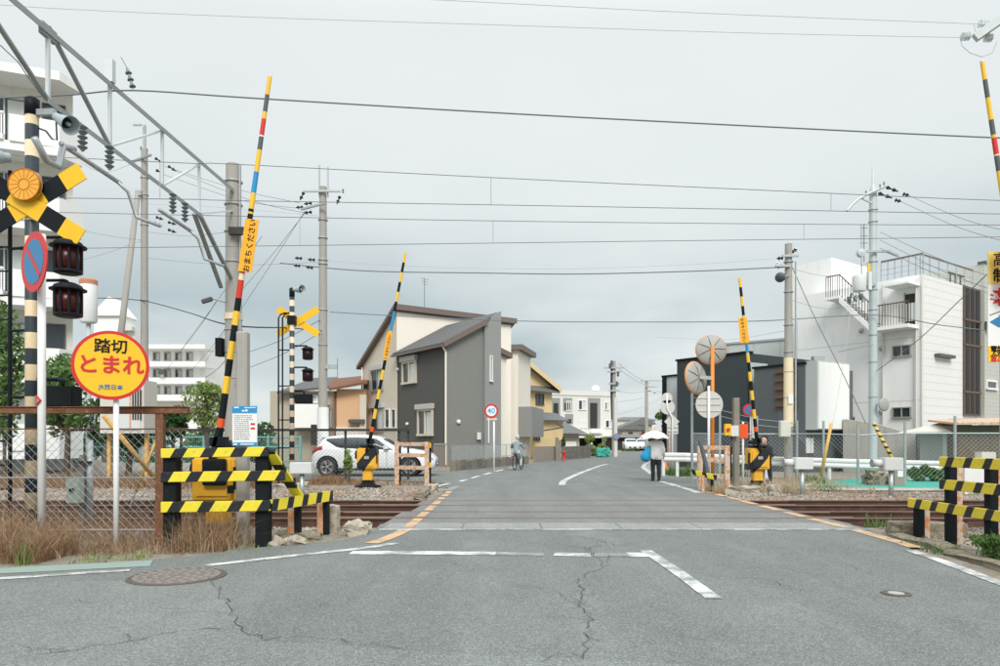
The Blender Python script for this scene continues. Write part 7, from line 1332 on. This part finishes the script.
def leaves(blobs, n, size, seed):
    r = random.Random(seed); Vv = []; Ff = []; vol = [b[1] * b[2] * b[3] for b in blobs]; tot = sum(vol)
    for (c, rx, ry, rz_), vv in zip(blobs, vol):
        for _ in range(int(n * vv / tot)):
            while True:
                d = Vector((r.uniform(-1, 1), r.uniform(-1, 1), r.uniform(-1, 1)))
                if .25 < d.length < 1 and r.random() < d.length ** 1.5: break
            p = Vector((c[0] + d.x * rx, c[1] + d.y * ry, c[2] + d.z * rz_)); s = size * r.uniform(.6, 1.4); ax = Vector((r.gauss(0, 1), r.gauss(0, 1), r.gauss(0, .6))).normalized(); bx_ = ax.orthogonal().normalized(); o = len(Vv)
            bx_.rotate(Matrix.Rotation(r.uniform(0, 6.28), 3, ax)); cr = ax.cross(bx_); Vv += [p - bx_ * s, p - cr * s * .45, p + bx_ * s, p + cr * s * .45]; Ff.append((o, o + 1, o + 2, o + 3))
    me = bpy.data.meshes.new('crown'); me.from_pydata([tuple(v) for v in Vv], [], Ff); return me
def tree(px, Y, py_top, py_bot, wpx, m, label, n, seed, size=.12, name='tree', trunk=True, group='trees and shrubs', cat='tree', nb=11):
    r = random.Random(seed); x = xx(px, Y); z1, z0 = zz(py_top, Y), zz(py_bot, Y); rw = wpx * Y / F / 2; t = thing(name, label, cat, (x, Y, 0), group); bl = []
    for _ in range(nb):
        a, f = r.uniform(0, 6.28), r.random(); k = rw * (.25 + .75 * math.sin(math.pi * min(.95, f * .85 + .12))); q_ = r.uniform(.1, .75)
        bl.append(((x + math.cos(a) * k * q_, Y + math.sin(a) * k * q_, z0 + (z1 - z0) * (.12 + .76 * f)), rw * r.uniform(.28, .5), rw * r.uniform(.28, .5), (z1 - z0) * r.uniform(.12, .22)))
    link('crown', leaves(bl, n, size, seed), m, t)
    if trunk:
        mb = MB(); zt_ = z0 + (z1 - z0) * .5; mb.tube([(x, Y, -.1), (x + rw * .05, Y, zt_ * .5), (x, Y, zt_)], [max(.05, rw * .09), max(.04, rw * .07), .03], 7)
        for b in bl[:7]: c = Vector(b[0]); mb.tube([(x, Y, max(.2, zt_ * .55)), (x + (c.x - x) * .5, Y + (c.y - Y) * .5, zt_ * .55 + (c.z - zt_ * .55) * .6), tuple(c)], [rw * .04, rw * .03, .012], 5)
        mb.build('trunk', 'bark', t)
    return t
tree(4, 22, 300, 430, 40, 'leaf', 'green tree at the left frame edge', 1500, 1, .10, nb=20); tree(66, 23, 356, 440, 74, 'leaf', 'leafy green tree left of the stop sign', 2600, 2, .10, nb=22); tree(128, 24, 396, 446, 76, 'leaf_dark', 'dark bushy tree behind the stop sign pole', 2600, 3, .13); tree(172, 25, 402, 436, 46, 'leaf_dark', 'dark shrub behind the rusty beam end', 1800, 4, .11); tree(206, 24, 382, 430, 52, 'leaf_light', 'light green tree right of the rusty beam', 1300, 5, .085, nb=20); tree(268, 33, 440, 466, 26, 'leaf', 'low green bush behind the left barrier', 900, 6, .1, 'shrub', cat='shrub'); tree(232, 34, 432, 462, 34, 'leaf_dark', 'dark bush behind the concrete post', 900, 16, .1, 'shrub', cat='shrub')
tree(349, 21.8, 449, 474, 11, 'leaf_light', 'slender green sapling in front of the white car door', 120, 7, .10, 'sapling', cat='shrub', nb=7)
tree(665.5, 60, 406, 432, 20, 'leaf', 'round clipped green tree left of the grey block', 1600, 8, .16); tree(592, 57, 434, 458, 24, 'leaf_light', 'light green hedge bush beside the block wall', 1300, 9, .12, 'shrub', cat='shrub'); tree(603, 60, 436, 457, 16, 'leaf_light', 'light green bush behind the teal net', 800, 10, .12, 'shrub', cat='shrub'); tree(633, 82, 447, 456, 22, 'leaf', 'low hedge near the far parked cars', 600, 11, .14, 'shrub', cat='shrub'); tree(563, 49, 437, 454, 8, 'leaf_dark', 'potted shrub above the gate posts', 300, 12, .09, 'shrub', cat='shrub')
for i, (px, py) in enumerate(((912, 470), (924, 471), (934, 472), (943, 473))): tree(px, 22.4, py - 3 - i % 2 * 3, 482, 18, 'leaf', ('leftmost', 'second', 'third', 'rightmost')[i] + ' low leafy plant before the white shed', 420, 20 + i, .07, 'shrub', False, cat='shrub', nb=6)
tree(992, 7.6, 531, 556, 34, 'leaf', 'leafy green weed clump at the right frame edge by the barrier post', 500, 30, .035, 'shrub', False, cat='shrub', nb=8)
tree(846, 30, 412, 424, 24, 'leaf_dark', 'dark ivy mound on the concrete wall below the white building', 500, 31, .1, 'shrub', False, cat='shrub', nb=6)

for i, (px, w_, la) in enumerate(((52, 56, 'leftmost'), (98, 60, 'second'), (150, 62, 'third'), (204, 60, 'fourth'), (258, 56, 'rightmost'))):
    tree(px, 33.5, 424 + (i % 2) * 5, 470, w_, 'leaf' if i % 2 else 'leaf_dark', la + ' of the green hedge bushes behind the teal fence', 1500, 50 + i, .12, 'shrub', False, cat='shrub', nb=14)
